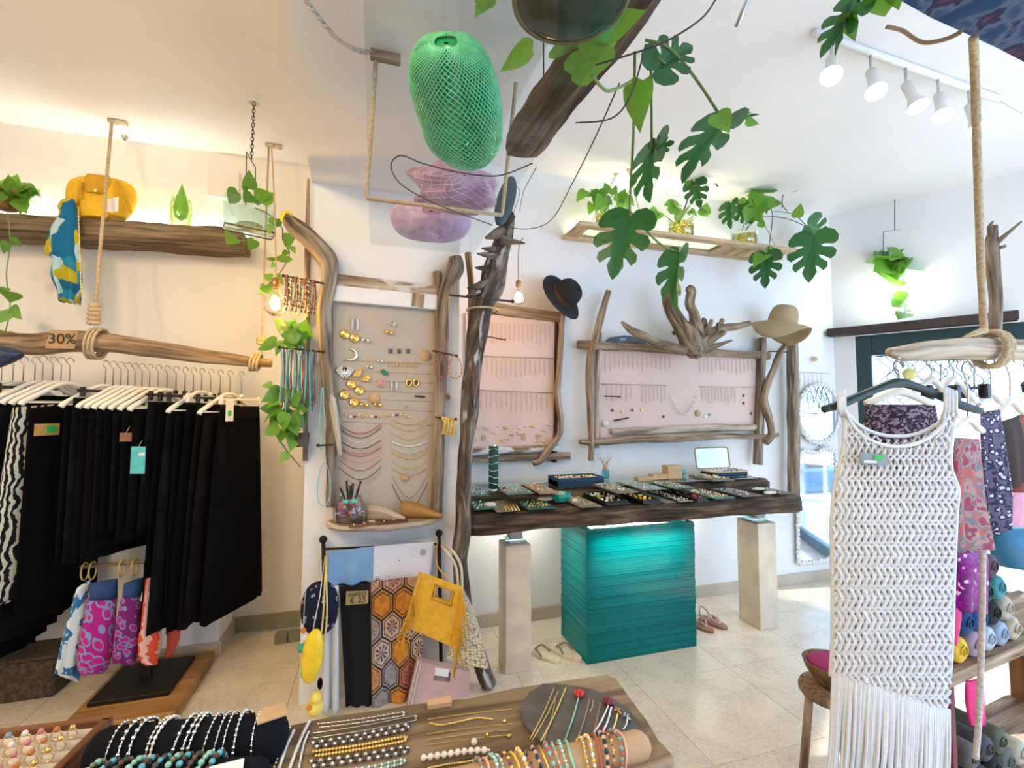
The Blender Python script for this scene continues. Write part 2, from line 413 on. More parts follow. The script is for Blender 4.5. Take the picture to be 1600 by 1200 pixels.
# right wall leaves the corner K at an angle, with the door in it
K = V((4.05, 3.2, 0)); WD = V((.505, -.863, 0)); WN = V((-.863, -.505, 0))
WR = basis(WD, -WN, V((0, 0, 1)))
def wp(s, out, z): return K + WD*s - WN*out + V((0, 0, z))
def wbox(mb, s0, s1, z0, z1, o0, o1, ch=0): return mb.box(wp((s0+s1)/2, (o0+o1)/2, (z0+z1)/2), (s1-s0, o1-o0, z1-z0), WR, ch)
mb = MB(); wbox(mb, -.3, .16, 0, ZC, 0, .25); wbox(mb, .16, 1.75, 2.16, ZC, 0, .25); wbox(mb, 1.75, 3.3, 0, .9, 0, .25); wbox(mb, 1.75, 3.3, 2.4, ZC, 0, .25); wbox(mb, 3.3, 3.7, 0, ZC, 0, .25)
struct('wall_right', mb, M_wall)
e_ = wp(3.6, 0, 0)
mb = MB(); mb.box((e_.x+.1, (e_.y-2.6)/2, 1.45), (.2, e_.y+2.6, .1)); mb.box((e_.x+.1, -2.4, ZC/2), (.2, .4, ZC)); mb.box((e_.x+.1, (e_.y-2.6)/2, 2.85), (.2, e_.y+2.6, .9)); mb.box((e_.x+.1, (e_.y-2.6)/2, .25), (.2, e_.y+2.6, .5))
struct('wall_shopfront', mb, M_wall)
mb = MB()
mb.box((1.75, -2.65, .2), (9.1, .1, .4)); mb.box((1.75, -2.65, 3.0), (9.1, .1, .6))
mb.box((-.45, -2.65, ZC/2), (4.7, .1, ZC))
for x in (4.1, 6.2): mb.box((x, -2.65, ZC/2), (.3, .1, ZC))
struct('wall_front', mb, M_wall)
# doorway: dark green frame, glass leaf, brown shutter rail
M_green = plain('dark_green_paint', (.012, .05, .055), .35, var=.1)
DOOR = T('door_1', None, None, wp(.7, 0, 0)); DOOR['kind'] = 'structure'
mb = MB(); wbox(mb, .16, .27, 0, 2.16, .02, .14, .006); wbox(mb, 1.64, 1.75, 0, 2.16, .02, .14, .006); wbox(mb, .27, 1.64, 1.98, 2.16, .02, .14, .006); P('door_frame', mb, M_green, DOOR)
mb = MB(); wbox(mb, .27, 1.64, .12, 1.98, .075, .083); P('door_pane', mb, glass('door_glass', (.93, .97, 1.0), .1), DOOR)
mb = MB(); wbox(mb, .27, 1.64, 0.012, .12, .05, .11, .005); P('bottom_rail', mb, M_green, DOOR)
mb = MB(); wbox(mb, -.03, 1.15, 2.165, 2.235, -.12, -.01, .004); struct('trim_1', mb, plain('brown_shutter_rail', (.045, .025, .022), .5))

# ================================================================ terrace outside, seen through the door and in the mirror
M_deck = wood('white_washed_deck', (.55, .58, .62), (.70, .74, .78), (.80, .82, .85), sc=12)
mb = MB(); mb.prism([(4.2, 3.6, -.12), (4.0, 9, -.12), (13, 9, -.12), (13, -6, -.12), (6.6, -6, -.12), (6.3, -.9, -.12)], (0, 0, .09))
TER = struct('terrace_ground', mb, plain('pale_terrace_stone', (.62, .63, .64), .8))
for i in range(26):
    mb = MB(); mb.box(wp(.9, .45+.2*i, -.015), (6.0, .19, .03), WR, .004, g=0); P('plank', mb, M_deck, TER)
mb = MB(); mb.box((12.9, 1.5, .5), (.2, 15, 1.0)); mb.box((8.5, 8.9, .5), (9, .2, 1.0)); struct('wall_terrace', mb, M_white)
def bistro_chair(loc, rz, label):
    t = T('bistro_chair', label, 'chair', loc, 'white metal chairs on the terrace')
    R = Rz(rz); o = V(loc); q = lambda x, y, z: o + R @ V((x, y, z))
    mb = MB(); mb.lathe([(.19, .44), (.20, .452), (.19, .464)], 20, o, cap0=True, cap1=True); P('seat', mb, M_white, t)
    for sx in (-1, 1):
        mb = MB(); mb.tube([q(.14*sx, -.14, .44), q(.17*sx, -.17, .2), q(.19*sx, -.20, 0)], .011, 6); P('leg', mb, M_white, t)
        mb = MB(); mb.tube([q(.14*sx, .14, .44), q(.17*sx, .19, .2), q(.19*sx, .23, 0)], .011, 6); P('leg', mb, M_white, t)
    mb = MB(); mb.tube([q(*p) for p in spline([(-.18, .14, .44), (-.2, .2, .66), (-.14, .23, .84), (0, .24, .9), (.14, .23, .84), (.2, .2, .66), (.18, .14, .44)], 5)], .011, 6); P('backrest', mb, M_white, t)
    mb = MB(); mb.tube([q(*p) for p in spline([(-.1, .16, .44), (-.11, .21, .62), (0, .23, .76), (.11, .21, .62), (.1, .16, .44)], 5)], .008, 6); P('back_scroll', mb, M_white, t)
def mirrored(x, y, z=0.0):
    p = onZ(x, y, z); return (p.x, 6.4-p.y, 0)
bistro_chair(mirrored(1272, 838), 2.5, 'white metal bistro chair, largest in the low mirror')
bistro_chair(V(mirrored(1262, 782))+V((1.1, .5, 0)), 1.2, 'white metal bistro chair further back on the terrace')
p = V(mirrored(1285, 788)); t = T('bistro_table', 'small round white table on the terrace', 'table', p)
mb = MB(); mb.lathe([(.34, .72), (.36, .73), (.34, .745)], 24, p, cap0=True, cap1=True); P('table_top', mb, M_white, t)
mb = MB(); mb.lathe([(.2, 0), (.2, .02), (.03, .05), (.025, .7), (.1, .72)], 14, p); P('pedestal', mb, M_white, t)
p = V(mirrored(1252, 762)); t = T('outdoor_sofa', 'blue outdoor sofa with red cushions on the terrace', 'sofa', p)
mb = MB(); mb.box(p+V((0, 0, .2)), (1.5, .75, .4), ch=.03); mb.box(p+V((0, -.32, .55)), (1.5, .14, .4), ch=.03); P('sofa_body', mb, plain('blue_canvas', (.05, .22, .45), .8), t)
mb = MB(); mb.box(p+V((.3, .05, .55)), (.5, .16, .36), ch=.06); P('cushion', mb, plain('red_cushion', (.45, .05, .09), .9), t)
t = T('sunblocker', 'white canvas awning added over the terrace to limit the sun patch', 'sunblocker', wp(.8, 1.6, 2.62))  # added canvas cover, sized to trim the sunlight entering the door
mb = MB(); mb.box(wp(.9, 1.4, 2.72), (4.4, 2.3, .03), WR); P('canvas', mb, M_white, t)
for s_ in (-1.2, 3.0):
    mb = MB(); mb.tube([wp(s_, 2.5, 0), wp(s_, 2.5, 2.705)], .025, 8); P('post', mb, M_white, t)
p = V((10.5, 3.4, 0)); t = T('parasol', 'white parasol standing on the terrace', 'parasol', p)
mb = MB(); mb.lathe([(.03, 0), (.03, 2.5)], 8, p); P('pole', mb, M_white, t)
mb = MB(); mb.lathe([(1.5, 2.15), (.8, 2.42), (.05, 2.65)], 8, p, smooth=False); P('canopy', mb, M_white, t)
# ================================================================ console desk under the boards
def place(name, label, cat, me, M, group=None):
    o = bpy.data.objects.new(name, me); COL.objects.link(o); o.matrix_world = M; return setp(o, label, cat, group)
def rbeam(mb, a, b, w, h, amp=.012, nu=40, nv=20, up=V((0, 0, 1)), seed=0, taper=None):
    """rough-hewn timber from a to b (axis centre), width w, height h"""
    a, b = V(a), V(b); t = (b-a).normalized(); s_ = t.cross(up).normalized(); u_ = s_.cross(t); L = (b-a).length; vs = []; gs = []
    for i in range(nu+1):
        for k in range(nv):
            an = 2*PI*(k+.5)/nv; c, s2 = math.cos(an), math.sin(an)
            m_ = max(abs(c), abs(s2)); m_ = m_*.86+.14; x, y = c/m_*w/2, s2/m_*h/2
            q = V((i/nu*L*3+seed, x*9, y*9)); d = amp*(mnoise.noise(q)*1.2 + .7*mnoise.noise(q*3.1))
            e = 1 - (.04 if i in (0, nu) else 0)
            vs.append(a + t*(L*i/nu) + s_*(x*e + d*c) + u_*(y*e + d*s2)); gs.append((x+seed, y+seed, i/nu*L+seed))
    fs = []
    for i in range(nu):
        for k in range(nv): fs.append((i*nv+k, (i+1)*nv+k, (i+1)*nv+(k+1) % nv, i*nv+(k+1) % nv))
    fs.append(tuple(range(nv))); fs.append(tuple(nu*nv+k for k in range(nv))[::-1])
    return mb.add(vs, fs, gs, True)
DZ = .93; DZ2 = 1.0
t = T('console_desk', 'long rough dark timber console desk with raised back beam and glass top', 'desk', (1.65, 2.8, .81))
mb = MB(); rbeam(mb, (.5, 2.64, .868), (2.80, 2.60, .862), .26, .125, .012, 60, 24); P('front_beam', mb, M_darkw, t)
mb = MB(); rbeam(mb, (.5, 2.96, .90), (2.82, 2.93, .90), .36, .185, .012, 60, 24, seed=4); P('back_beam', mb, M_darkw, t)
mb = MB(); mb.box((1.62, 2.94, DZ2-.003), (2.20, .34, .008), ch=.001); P('glass_top', mb, glass('green_edge_glass', (.80, .93, .88), .2), t)
def column(x0, x1, y0, y1, h, label):
    c = V(((x0+x1)/2, (y0+y1)/2, 0)); t = T('stone_column', label, 'column', c, 'stone columns under the console desk')
    mb = MB(); mb.box(c+V((0, 0, h/2)), (x1-x0, y1-y0, h), ch=.004); P('shaft', mb, M_col, t)
    mb = MB(); mb.box(c+V((0, 0, h+.0125)), ((x1-x0)*.62, (y1-y0)*.62, .025), ch=.002); P('glass_pad', mb, glass('pad_glass', (.7, .93, .9), .3), t)
    mb = MB(); mb.box(c+V((0, 0, h+.0525)), ((x1-x0)*.5, (y1-y0)*.5, .055), ch=.002); P('spacer_block', mb, plain('grey_spacer', (.42, .38, .34), .5), t)
M_col = plain('travertine', (.62, .52, .40), .55, var=.12, scale=9)
column(.735, .89, 2.595, 2.75, .715, 'pale stone column left of the teal glass block')
column(2.54, 2.70, 2.605, 2.80, .715, 'pale stone column right of the teal glass block')
# stacked teal glass block, lit from inside
def tealmat():
    m = bpy.data.materials.new('teal_glass'); m.use_nodes = True; nt = m.node_tree; bs = nt.nodes['Principled BSDF']
    g = N(nt, 'ShaderNodeNewGeometry'); nz = N(nt, 'ShaderNodeTexNoise'); nz.inputs['Scale'].default_value = 9
    mp = N(nt, 'ShaderNodeMapping'); mp.inputs['Scale'].default_value = (.4, .4, 14); nt.links.new(g.outputs['Position'], mp.inputs['Vector']); nt.links.new(mp.outputs[0], nz.inputs['Vector'])
    oi = N(nt, 'ShaderNodeObjectInfo'); ad = N(nt, 'ShaderNodeMath', operation='MULTIPLY_ADD'); ad.inputs[1].default_value = .5; nt.links.new(oi.outputs['Random'], ad.inputs[0]); nt.links.new(nz.outputs['Fac'], ad.inputs[2])
    nt.links.new(ramp(nt, ad.outputs[0], [(.35, (0, .07, .085)), (.95, (.0, .19, .20))]), bs.inputs['Base Color']); bs.inputs['Roughness'].default_value = .12
    tr = nt.nodes.new('ShaderNodeBsdfTranslucent'); tr.inputs[0].default_value = (.02, .66, .64, 1); mx = nt.nodes.new('ShaderNodeMixShader'); mx.inputs[0].default_value = .5
    nt.links.new(bs.outputs[0], mx.inputs[1]); nt.links.new(tr.outputs[0], mx.inputs[2]); nt.links.new(mx.outputs[0], nt.nodes['Material Output'].inputs[0]); return m
M_teal = tealmat()
BX0, BX1, BY0, BY1, BH = 1.225, 1.99, 2.56, 2.95, .778
t = T('teal_glass_block', 'stack of teal glass sheets glowing under the console desk', 'pedestal', ((BX0+BX1)/2, (BY0+BY1)/2, 0))
NL = 50; lh = BH/NL
pm = MB(); hw, hd, wt = (BX1-BX0)/2, (BY1-BY0)/2, .035
for z in (0, lh*.93):
    pm.v += [(-hw, -hd, z), (hw, -hd, z), (hw, hd, z), (-hw, hd, z), (-hw+wt, -hd+wt, z), (hw-wt, -hd+wt, z), (hw-wt, hd-wt, z), (-hw+wt, hd-wt, z)]
pm.g = list(pm.v)
for k in range(4):
    j = (k+1) % 4
    for q in ((k, 4+k, 4+j, j), (8+k, 8+j, 12+j, 12+k), (k, j, 8+j, 8+k), (4+k, 12+k, 12+j, 4+j)): pm.f.append(list(q)); pm.sm.append(False); pm.mi.append(0)
pme = _mesh(pm, 'glass_sheet', M_teal, (0, 0, 0))
for i in range(NL):
    inst('glass_sheet', pme, t, Matrix.Translation(((BX0+BX1)/2+RND.uniform(-.003, .003), (BY0+BY1)/2+RND.uniform(-.003, .003), i*lh)) @ Matrix.Rotation(RND.uniform(-.004, .004), 4, 'Z'))
mb = MB(); mb.box(((BX0+BX1)/2, 2.72, BH-.02), (.56, .05, .02)); P('led_bar', mb, emis('led_cool', (.75, 1, .97), 40), t)
area('block_led_light', ((BX0+BX1)/2, 2.70, BH-.05), ((BX0+BX1)/2, 2.62, .2), .6, .08, 26, (.8, 1, .97))
# LED strip under the desk against the wall
for x in (.95, 2.25):
    mb = MB(); mb.box((x, 3.0, .792), (.45, .03, .012)); solo('led_strip', 'white led strip under the desk %s of the glass block' % ('left' if x < 1.5 else 'right'), 'light strip', mb, emis('led_white', (1, .97, .9), 6))
    area('desk_led_light', (x, 3.0, .785), (x, 3.12, 0), .45, .05, 2.6, (1, .95, .86))

def lowbox(mb, x0, x1, yf, yb, z, h, ch=.002, g=0):
    """box on plane z from pixel front edge (x0..x1 at yf) to back row yb"""
    a, b = onZ(x0, yf, z), onZ(x1, yf, z); c = onZ((x0+x1)/2, yb, z)
    c.y = min(c.y, 2.755 if z < DZ2 else 3.1); d = max(c.y-(a.y+b.y)/2, .02); return mb.box(((a.x+b.x)/2, (a.y+b.y)/2+d/2, z+h/2+.0005), (abs(b.x-a.x), d, h), ch=ch, g=g)
def beads(mb, x0, x1, y0, y1, z, n, r, seed=0, mats=1):
    rr = random.Random(seed)
    for i in range(n):
        mb.m = rr.randrange(mats); mb.ball((rr.uniform(x0, x1), rr.uniform(y0, y1), z+r*.8), r*rr.uniform(.7, 1.2), 5, 4)
    mb.m = 0
M_teald = plain('dark_teal_glass', (.02, .11, .09), .15, var=.2)
M_oliv = plain('olive_slate', (.16, .15, .10), .5, var=.25, scale=40)
M_slate = plain('grey_slate', (.13, .125, .12), .6, var=.25, scale=20, bmp=.2)
M_yel = plain('yellow_resin', (.85, .60, .05), .35)
M_red = plain('dark_red_bead', (.16, .015, .025), .25)
M_turq = plain('turquoise_glaze', (.02, .42, .38), .25)
M_cream = plain('cream_ceramic', (.70, .66, .55), .4)
M_navy = plain('navy_velvet', (.012, .05, .10), .8)
M_mint = plain('mint_bead', (.3, .6, .5), .3); M_gtray = glass('green_glass_tray', (.55, .72, .62), .25)
BEADM = [M_gold, M_silver, M_pearl, M_mint]
def tray(x0, x1, yf, yb, z, h, m, label, nb=0, bm=None, br=.004, name='jewellery_tray', rim=False, cat='tray'):
    a, b, c = onZ(x0, yf, z), onZ(x1, yf, z), onZ((x0+x1)/2, yb, z); c.y = min(c.y, 2.755 if z < DZ2 else 3.1)
    t = T(name, label, cat, ((a.x+b.x)/2, (a.y+c.y)/2, z), 'jewellery trays on the console desk')
    mb = MB(); lowbox(mb, x0, x1, yf, yb, z, h)
    X0, X1, Y0, Y1 = a.x, b.x, a.y, max(c.y, a.y+.02); zt = z+h
    if rim:
        for q in (((X0+.003, (Y0+Y1)/2), (.006, Y1-Y0)), ((X1-.003, (Y0+Y1)/2), (.006, Y1-Y0)), (((X0+X1)/2, Y0+.003), (X1-X0, .006)), (((X0+X1)/2, Y1-.003), (X1-X0, .006))):
            mb.box((q[0][0], q[0][1], zt+.006), (q[1][0], q[1][1], .012))
    P('tray_base', mb, m, t)
    if nb:
        mb = MB(); bm = bm or BEADM; beads(mb, X0+.012, X1-.012, Y0+.01, Y1-.01, zt, nb, br, nb+int(x0), len(bm)); P('jewellery', mb, bm, t, kind='stuff')
    return t
tray(737, 768, 776, 757, DZ2+.002, .006, M_gtray, 'glass tray of fine necklaces left of the green bracelet roll', 60)
tray(790, 838, 773, 757, DZ2+.002, .006, glass('tray_glass', (.8, .95, .9), .2), 'clear glass tray of gold chains right of the green bracelet roll', 90)
tray(842, 876, 772, 756, DZ2+.002, .008, plain('wooden_dish', (.35, .2, .12), .6), 'brown dish of pearls left of the navy ring box', 50)
tray(962, 1002, 771, 754, DZ2+.002, .006, M_oliv, 'olive card of earrings right of the navy ring box', 90)
tray(1004, 1046, 766, 750, DZ2+.002, .006, M_gtray, 'green glass tray of chains below the kraft boxes', 60)
tray(1050, 1090, 764, 752, DZ2+.002, .005, M_teald, 'dark teal tray of pins below the tall kraft box', 40)
tray(1110, 1152, 752, 742, DZ2+.002, .010, M_oliv, 'olive tray of gold beads left of the open jewel case', 60, [M_gold, M_pearl], .006)
zl = DZ+.013
tray(740, 775, 797, 781, zl, .012, M_teald, 'dark teal glass tray at the left end of the desk', 30)
tray(775, 815, 800, 783, zl, .006, M_oliv, 'olive slate tray with gold bracelets lying across it', 14)
tray(822, 872, 796, 782, zl, .006, M_teald, 'dark slate tray of gold pieces left of the turquoise dish', 40, [M_gold])
tray(905, 943, 793, 776, zl, .006, M_oliv, 'olive tray of fine silver chains in front of the ring box', 90, [M_silver, M_gold], .003)
tray(945, 988, 789, 770, zl, .008, plain('black_tray', (.012, .012, .012), .4), 'black tray of yellow green pearls on the desk edge', 26, [M_pearl, M_yel, M_mint], .009, rim=True)
tray(1003, 1037, 787, 769, zl, .008, MATS['black_tray'], 'black tray of bright yellow earrings on the desk edge', 16, [M_yel], .010, rim=True)
tray(1039, 1057, 786, 768, zl, .005, M_oliv, 'plain olive slate right of the yellow earrings', 0)
tray(1059, 1085, 784, 766, zl, .006, M_gtray, 'green glass tray covered in fine chains mid desk', 50)
tray(1088, 1111, 784, 764, zl, .006, MATS['black_tray'], 'black tray of dark red beads on the desk', 14, [M_red], .012, rim=True)
tray(1113, 1154, 780, 764, zl, .008, M_teald, 'dark teal tray crowded with gold pieces', 110, [M_gold, M_pearl])
tray(1156, 1196, 776, 761, zl, .006, M_slate, 'grey slate of chains left of the white oval dishes', 50, [M_silver])
tray(1215, 1243, 772, 760, zl, .005, M_slate, 'grey slate at the right end of the desk', 24)
def pebble(x, y, z, rx, ry, rz, m, name, label, cat):
    p = onZ(x, y, z); mb = MB(); mb.ball(p+V((0, 0, rz)), 1, 14, 8, (rx, ry, rz)); return solo(name, label, cat, mb, m)
pebble(766, 793, zl, .036, .026, .016, M_cream, 'white_stone', 'smooth white stone at the left end of the desk', 'stone')
pebble(746, 797, zl, .009, .009, .008, M_pearl, 'pearl_earring', 'single pearl beside the white stone on the desk', 'earring')
pebble(898, 786, zl, .020, .016, .014, plain('pinkish_shell', (.75, .62, .52), .4), 'sea_shell', 'small pale shell beside the turquoise dish', 'shell')
pebble(1185, 766, zl+.006, .05, .028, .010, plain('celadon_dish', (.55, .62, .55), .3), 'oval_dish', 'pale green oval dish at the right of the desk, further back', 'dish')
pebble(1203, 772, zl+.006, .05, .026, .010, MATS['celadon_dish'], 'oval_dish', 'pale green oval dish at the right of the desk, in front', 'dish')
pebble(852, 783, zl+.006, .05, .035, .015, plain('coral_rock', (.46, .42, .25), .9, bmp=.6, scale=60), 'coral_rock', 'yellowish coral rock left of the turquoise dish', 'rock')
for x, l in ((778, 'left'), (788, 'right')):
    pebble(x, 766, DZ2+.002, .011, .011, .011, M_red, 'red_bead', 'dark red bead beside the bracelet roll, %s one' % l, 'bead')
p = onZ(882, 786, zl); t = T('turquoise_dish', 'chunky turquoise glass dish holding gold jewellery', 'dish', p)
mb = MB(); mb.lathe([(.04, 0), (.062, .03), (.066, .05), (.056, .05), (.046, .025), (.001, .02)], 9, p+V((0, .06, 0)), smooth=False); P('bowl', mb, M_turq, t)
mb = MB(); q = p+V((0, .06, .03)); beads(mb, q.x-.035, q.x+.035, q.y-.03, q.y+.03, q.z, 30, .007, 5, 2); P('jewellery', mb, [M_gold, M_pearl], t, kind='stuff')
for i in range(5):
    a = onZ(783+5*i, 784, zl+.01); b = onZ(791+5*i, 797, zl+.01); mb = MB(); mb.tube([a, (a+b)/2+V((0, 0, .004)), b], .004, 6)
    solo('gold_bangle', 'gold bar bracelet lying on the olive slate tray', 'bracelet', mb, M_gold, 'gold bar bracelets')
# bracelet roll
p = onZ(771, 768, DZ2+.002); h = onY(771, 697, p.y).z-p.z; t = T('bracelet_roll', 'tall dark green bracelet roll wrapped with silver chains', 'bracelet roll', p)
mb = MB(); mb.lathe([(.030, .02), (.030, h)], 18, p, cap0=True, cap1=True); P('roll', mb, plain('dark_green_velvet', (.01, .07, .055), .7), t)
mb = MB(); mb.lathe([(.027, 0), (.027, .02)], 18, p, cap0=True, cap1=True); P('roll_stand', mb, M_silver, t)
mb = MB(); mb.lathe([(.02, h), (.02, h+.012)], 18, p, cap1=True); P('roll_cap', mb, M_silver, t)
for k in range(6):
    mb = MB(); z = .05+(h-.07)*k/5; mb.tube([p+V((.0315*math.cos(a), .0315*math.sin(a), z+.006*math.sin(a*2+k))) for a in [2*PI*i/20 for i in range(20)]], .0022, 5, closed=True); P('chain', mb, M_silver, t)
# navy ring box
a, b, c = onZ(902, 770, DZ2+.002), onZ(971, 766, DZ2+.002), onZ(884, 752, DZ2+.002)
X0, X1, Y0, Y1 = a.x-.03, b.x, 2.80, 2.98; z0 = DZ2+.002
t = T('ring_box', 'open navy box full of rings in front of the reed diffuser', 'ring box', ((X0+X1)/2, (Y0+Y1)/2, z0))
mb = MB(); mb.box(((X0+X1)/2, (Y0+Y1)/2, z0+.015), (X1-X0, Y1-Y0, .03)); P('box_base', mb, M_navy, t)
for c_, d in (((X0+.004, (Y0+Y1)/2), (.008, Y1-Y0)), ((X1-.004, (Y0+Y1)/2), (.008, Y1-Y0)), (((X0+X1)/2, Y0+.004), (X1-X0, .008)), (((X0+X1)/2, Y1-.004), (X1-X0, .008))):
    mb = MB(); mb.box((c_[0], c_[1], z0+.026), (d[0], d[1], .052), ch=.001); P('box_side', mb, M_navy, t)
mb = MB()
for i in range(17):
    for j in range(9):
        mb.m = RND.randrange(3); mb.ball((X0+.018+(X1-X0-.036)*i/16, Y0+.018+(Y1-Y0-.036)*j/8, z0+.042), .006, 5, 4)
P('rings', mb, [M_gold, M_silver, plain('dark_ring_cushion', (.05, .06, .06), .8)], t, kind='stuff')
# reed diffuser
p = onZ(956, 750, z0); t = T('reed_diffuser', 'teal glass reed diffuser with thin dry flower stems', 'diffuser', p+V((0, .0, 0)))
p = V((p.x, 3.06, z0))
mb = MB(); mb.lathe([(.026, .0), (.028, .004), (.028, .055)], 14, p, cap0=True); P('jar', mb, glass('teal_jar', (.3, .75, .8), .3), t)
mb = MB(); mb.lathe([(.018, .055), (.016, .10), (.014, .10)], 12, p, cap0=True, cap1=True); P('neck', mb, M_kraft, t)
for i in range(12):
    an = i*2.4; e = p+V((.055*math.cos(an), .03*math.sin(an), .165+.02*math.sin(i*5)))
    mb = MB(); mb.tube([p+V((.008*math.cos(an), .008*math.sin(an), .09)), e], .0014, 4); s_ = P('reed', mb, plain('dry_reed', (.55, .38, .25), .9), t)
    mb = MB(); mb.ball(e, .006, 6, 4); P('dry_flower', mb, M_pearl, s_)
# kraft boxes
for (x0, x1, yf, h, l) in ((998, 1028, 752, .022, 'flat kraft cardboard box at the left of three'), (1021, 1050, 750, .036, 'low kraft cardboard box between the flat and tall ones'), (1044, 1072, 749, .095, 'tall kraft cardboard box next to the turquoise pot')):
    a, b = onZ(x0, yf, z0), onZ(x1, yf, z0); t = T('gift_box', l, 'gift box', ((a.x+b.x)/2, a.y, z0), 'kraft gift boxes')
    d = .075 if h > .03 else .07; y = min(a.y, 3.08-d)
    mb = MB(); mb.box(((a.x+b.x)/2, y+d/2, z0+h*.35), (b.x-a.x-.003, d-.003, h*.7), ch=.001); P('box_body', mb, M_kraft, t)
    mb = MB(); mb.box(((a.x+b.x)/2, y+d/2, z0+h*.8), (b.x-a.x, d, h*.4), ch=.001); P('lid', mb, M_kraft, t)
p = V((onZ(1085, 748, z0).x, 3.03, z0)); t = T('turquoise_pot', 'small rounded turquoise lidded pot right of the kraft boxes', 'pot', p)
mb = MB(); mb.lathe([(.03, 0), (.05, .015), (.052, .035), (.035, .055), (.02, .06)], 16, p, cap0=True, cap1=True); P('pot_body', mb, M_turq, t)
mb = MB(); mb.lathe([(.022, .06), (.012, .068), (.006, .075)], 12, p, cap1=True); P('lid', mb, M_turq, t)
# open jewel case
a, b = onZ(1127, 748, z0), onZ(1186, 746, z0); X0, X1 = a.x, b.x; Y0, Y1 = 2.86, 3.03; cx, cy = (X0+X1)/2, (Y0+Y1)/2
t = T('jewel_case', 'open suitcase-shaped jewel case with clear lid full of rings', 'jewel case', (cx, cy, z0))
mb = MB(); mb.box((cx, cy, z0+.016), (X1-X0, Y1-Y0, .032), ch=.012); P('case_base', mb, M_navy, t)
def rrect(w, h, r, n=5):
    o = []
    for q, (sx, sy) in enumerate(((1, 1), (-1, 1), (-1, -1), (1, -1))):
        for i in range(n): an = PI/2*(q+i/(n-1)); o.append((sx*(w/2-r)+r*math.cos(an), sy*(h/2-r)+r*math.sin(an)))
    return o
mb = MB(); mb.tube([V((cx+x, cy+y, z0+.034)) for x, y in rrect(X1-X0, Y1-Y0, .025)], .006, 6, closed=True); P('rim', mb, plain('gold_card_rim', (.62, .45, .22), .5), t)
lh_ = .16
mb = MB(); mb.tube([V((cx+x-.01, Y1+.012+(y+lh_/2)*.15, z0+.04+y+lh_/2)) for x, y in rrect(X1-X0, lh_, .025)], .006, 6, closed=True); ld = P('lid', mb, plain('brown_lid_rim', (.40, .24, .15), .5), t)
mb = MB(); mb.prism([V((cx+x-.01, Y1+.012+(y+lh_/2)*.15, z0+.04+y+lh_/2)) for x, y in rrect(X1-X0-.008, lh_-.008, .022)], (0, .002, 0)); P('lid_pane', mb, M_clear, ld)
mb = MB()
for i in range(14):
    for j in range(8):
        mb.m = RND.randrange(3); mb.ball((X0+.02+(X1-X0-.04)*i/13, Y0+.018+(Y1-Y0-.036)*j/7, z0+.036), .006, 5, 4)
P('rings', mb, [M_silver, M_navy, M_pearl], t, kind='stuff')
# footwear on the floor
def sandal(o, rz, L, sole, strap, name, label, group, flip=True, side=1):
    o = V(o); R = Rz(rz); t = T(name, label, name.replace('_', ' ') if flip else 'sandal', o, group)
    def outl(k, w=1.0):
        out = []
        for i in range(22):
            an = 2*PI*i/22; y = math.cos(an)*L/2; f = (y/L+.5); wid = L*(.155+.06*f)*w; out.append(o + R @ V((math.sin(an)*wid*(1 if True else 1)+.012*f*side, y, k)))
        return out
    mb = MB(); mb.prism(outl(.001), (0, 0, .016)); P('sole', mb, sole, t)
    q = lambda x, y, z: o + R @ V((x, y, z))
    for s_ in (-1, 1):
        mb = MB(); mb.tube([q(*p) for p in spline([(.02*side*.4, L*.28, .018), (s_*L*.12, L*.13, .045), (s_*L*.17, -L*.08, .018)], 5)], .006, 6); P('strap', mb, strap, t)
    if not flip:
        mb = MB(); mb.tube([q(*p) for p in spline([(-L*.16, -L*.18, .018), (-L*.13, -L*.3, .06), (0, -L*.38, .085), (L*.13, -L*.3, .06), (L*.16, -L*.18, .018)], 5)], .006, 6); P('ankle_strap', mb, strap, t)
        mb = MB(); mb.tube([q(*p) for p in spline([(-L*.17, -L*.02, .018), (0, 0, .06), (L*.17, -L*.02, .018)], 5)], .007, 6); P('instep_strap', mb, strap, t)
    return t
M_ff = plain('cream_rubber', (.72, .62, .46), .7); M_ffs = plain('bronze_strap', (.30, .19, .13), .4)
sandal(onZ(849, 1025, 0), .55, .25, M_ff, M_ffs, 'flip_flop', 'cream flip-flop with bronze straps, nearer the stone column', 'cream flip-flops by the column', True, 1)
sandal(onZ(884, 1021, 0), .42, .25, M_ff, M_ffs, 'flip_flop', 'cream flip-flop with bronze straps, nearer the teal block', 'cream flip-flops by the column', True, -1)
M_sd = plain('brown_leather', (.30, .15, .09), .5); M_sds = plain('rose_metal_strap', (.55, .38, .32), .35, metal=.4)
sandal(onZ(1092, 978, 0), PI+.3, .24, M_sd, M_sds, 'strappy_sandal', 'brown strappy sandal touching the teal block', 'brown sandals by the teal block', False, 1)
sandal(onZ(1107, 977, 0)+V((.04, .02, 0)), PI+.15, .24, M_sd, M_sds, 'strappy_sandal', 'brown strappy sandal further from the teal block', 'brown sandals by the teal block', False, -1)
mb = MB(); p = onZ(839, 1022, 0); mb.box(p+V((-.005, 0, .004)), (.05, .07, .006), Rz(.5), ch=.001); solo('price_tag', 'white paper tag lying beside the cream flip-flops', 'tag', mb, M_white)
